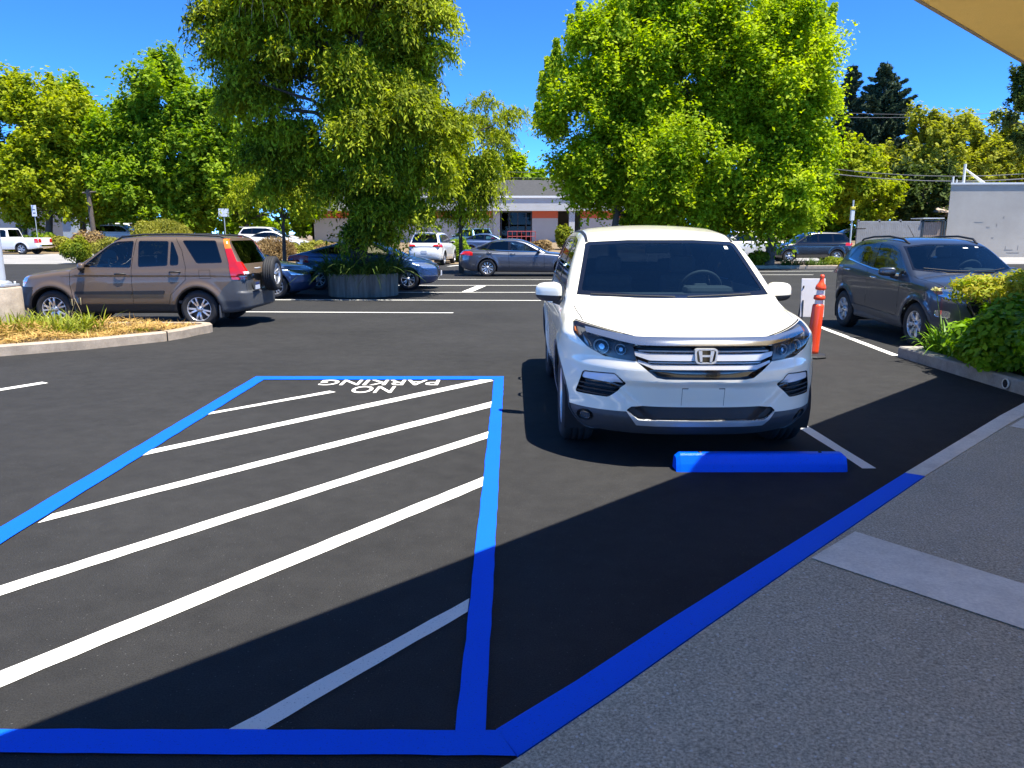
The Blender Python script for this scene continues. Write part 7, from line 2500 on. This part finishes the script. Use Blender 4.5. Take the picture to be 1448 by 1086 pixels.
    place(r, at(609, 350, 41.5)[0], 40.7 + SP_WAGON['L'] / 2, 0, PI / 2 + math.radians(-7))
    mb = MB(); mb.box((-SP_WAGON['L'] / 2 + .42, 0, 1.70), (.34, 1.2, .035), bev=.012); mb.build('spoiler', P['white'], r)
    first = r
    def more(x, y, rz, label, paint=None, z=None):
        k = copy_tree(first); place(k, x, y, gz(y) if z is None else z, rz, label)
        if paint: repaint(k, P['white'], paint)
        return k
    more(at(172, 320, 63)[0], 63, 0, 'white SUV half hidden by shrubs, nearest the tall olive mound')
    more(at(150, 320, 68)[0], 69, PI, 'second white car behind the white SUV in the left shrubs')
    more(at(380, 325, 60)[0], 60, 0, 'long white SUV on the bank under the weeping tree fringe')
    more(at(665, 340, 55)[0], 55, PI / 2 + .5, 'pale teal car partly hidden left of the low shop window', P['teal'])
    # silver sedan lower on the bank
    r2, c2 = build_plain('parked_sedan', 'car', SP_SEDAN, P['white'], 'white sedan below the long white SUV, nose behind the dry shrubs', .05, (5, 'star'),
        dlo=[(1.5, .955), (2.15, 1.29), (2.5, 1.37), (3.0, 1.37), (3.5, 1.29), (3.95, 1.07)],
        wins=(([(1.8, .99), (2.22, 1.26), (2.55, 1.335), (2.62, 1.345), (2.64, 1.01)], 'glass'), ([(2.74, 1.015), (2.72, 1.345), (3.0, 1.34), (3.42, 1.26), (3.6, 1.07)], 'tint_glass')), lampz=(.58, .74), tailz=(.8, .97))
    place(r2, at(392, 330, 54)[0], 54, gz(54) + .1, 0)
    k = copy_tree(r2); place(k, at(694, 340, 52)[0], 52, gz(52), 0, 'dark blue car mostly hidden beyond the roof of the grey blue saloon'); repaint(k, P['white'], P['navy'])
    # black SUV with its tailgate up, beyond the tree bed
    r3, c3 = build_plain('parked_suv', 'car', SP_WAGON, P['black'], 'black SUV with its tailgate raised, beyond the tree bed on the right', .05, (5, 'split'), lampz=(.78, .92), tailz=(.95, 1.12), hatch=True, plate=False, **wd)
    y3 = 45.3; xt = at(1200, 350, y3)[0]
    place(r3, xt - SP_WAGON['L'] / 2, y3, gz(y3), PI)
    mb = MB()
    hx, hz = -SP_WAGON['L'] / 2 + .50, 1.68
    dv = Vector((-1, 0, .34)).normalized(); nv = Vector((.34, 0, 1)).normalized()
    A = Vector((hx, 0, hz)); W2 = .62
    def q(t, wd_, off): 
        p = A + dv * t + nv * off
        return [(p.x, -wd_, p.z), (p.x, wd_, p.z)]
    V = q(0, .56, .03) + q(.62, .64, .06) + q(1.15, .66, -.10) + q(0, .56, -.02) + q(.62, .62, .0) + q(1.12, .62, -.16)
    mb.add(V, [(0, 1, 3, 2), (2, 3, 5, 4), (6, 8, 9, 7), (8, 10, 11, 9), (0, 2, 8, 6), (2, 4, 10, 8), (1, 7, 9, 3), (3, 9, 11, 5), (4, 5, 11, 10), (0, 6, 7, 1)])
    hg = mb.build('raised_tailgate', P['black'], r3)
    mb = MB(); V = q(.10, .50, .047) + q(.58, .56, .068)
    mb.add(V, [(0, 1, 3, 2)]); mb.build('window', simple('sky_glass', (.02, .03, .05), .03, coat=1), hg, fix=False)
    mb = MB()
    for sg in (1, -1): mb.tube([(hx - .3, sg * .60, 1.40), tuple(A + dv * .55 + Vector((0, sg * .58, 0)))], .014, 6)
    mb.build('gas_strut', M['black'], r3)
    # pickups: left edge and beyond the lime trees
    r4, c4_ = build_plain('pickup_truck', 'pickup', SP_PICKUP, P['white'], 'white pickup truck seen from its rear left at the left edge', .042, (5, 'split'),
        dlo=[(1.75, 1.14), (2.1, 1.55), (2.4, 1.64), (3.0, 1.64), (3.16, 1.56), (3.2, 1.14)],
        wins=(([(1.9, 1.18), (2.18, 1.53), (2.42, 1.60), (2.72, 1.60), (2.72, 1.18)], 'tint_glass'), ([(2.8, 1.18), (2.8, 1.60), (2.98, 1.60), (3.1, 1.54), (3.12, 1.18)], 'tint_glass')), mirr=(1.85, 1.24), lampz=(.80, .95), tailz=(.76, 1.06))
    r4['category'] = 'pickup truck'
    mb = MB(); mb.box((-SP_PICKUP['L'] / 2 - .04, 0, .58), (.14, 1.7, .14), bev=.03); mb.build('rear_bumper', M['chrome'], r4)
    y4 = 53.5; xt = at(66, 340, y4)[0]
    place(r4, xt - SP_PICKUP['L'] / 2, y4, gz(y4) + .006, PI)
    k = copy_tree(r4); place(k, at(1052, 340, 47.5)[0], 47.5, gz(47.5), PI, 'white pickup truck under the lime trees behind the clipped hedge')
# ------------------------------------------------------------------ camera, light, assembly
def camera_and_light():
    cam = bpy.data.cameras.new('camera'); co = bpy.data.objects.new('camera', cam); COL.objects.link(co)
    cam.sensor_width = 36; cam.lens = 36 * FPX / 1448; cam.clip_end = 3000; cam.clip_start = .05
    co.location = (0, 0, CAM_H); co.rotation_euler = (PI / 2 - PITCH, 0, 0)
    SC.camera = co
    d = Vector((.29, -.20, 1.0))
    el = math.atan2(d.z, math.hypot(d.x, d.y)); az = math.atan2(d.x, d.y)
    w = bpy.data.worlds.new('World'); SC.world = w; w.use_nodes = True
    nt = w.node_tree
    sk = nt.nodes.new('ShaderNodeTexSky'); sk.sky_type = 'NISHITA'; sk.sun_disc = False
    sk.sun_elevation = el; sk.sun_rotation = az
    sk.altitude = 5000; sk.air_density = .3; sk.dust_density = 0; sk.ozone_density = 5.0
    bg = nt.nodes['Background']
    hs = nt.nodes.new('ShaderNodeHueSaturation'); hs.inputs['Saturation'].default_value = 1.18; hs.inputs['Hue'].default_value = .5
    nt.links.new(sk.outputs[0], hs.inputs['Color']); nt.links.new(hs.outputs['Color'], bg.inputs[0])
    bg.inputs[1].default_value = .15
    l = bpy.data.lights.new('sun', 'SUN'); l.energy = 2.0; l.angle = math.radians(.5); l.color = (1, .95, .87)
    lo = bpy.data.objects.new('sun', l); COL.objects.link(lo)
    lo.rotation_euler = d.to_track_quat('Z', 'Y').to_euler(); lo.location = (20, -14, 60)
    SC.view_settings.view_transform = 'Standard'; SC.view_settings.look = 'None'
    SC.view_settings.exposure = 2.5; SC.view_settings.gamma = 1.0
    SC.cycles.max_bounces = 8; SC.cycles.transparent_max_bounces = 16; SC.cycles.diffuse_bounces = 3; SC.cycles.glossy_bounces = 4
    SC.cycles.use_denoising = True

camera_and_light()
props()
buildings()
build_large((1.37, 5.25 + 2.47, 0), -PI / 2 - math.radians(.3))
build_tan((-6.92, 14.65, 0), PI)
build_grey((6.92, 10.66 + 2.05, 0), -PI / 2)
traffic()
plant_all()
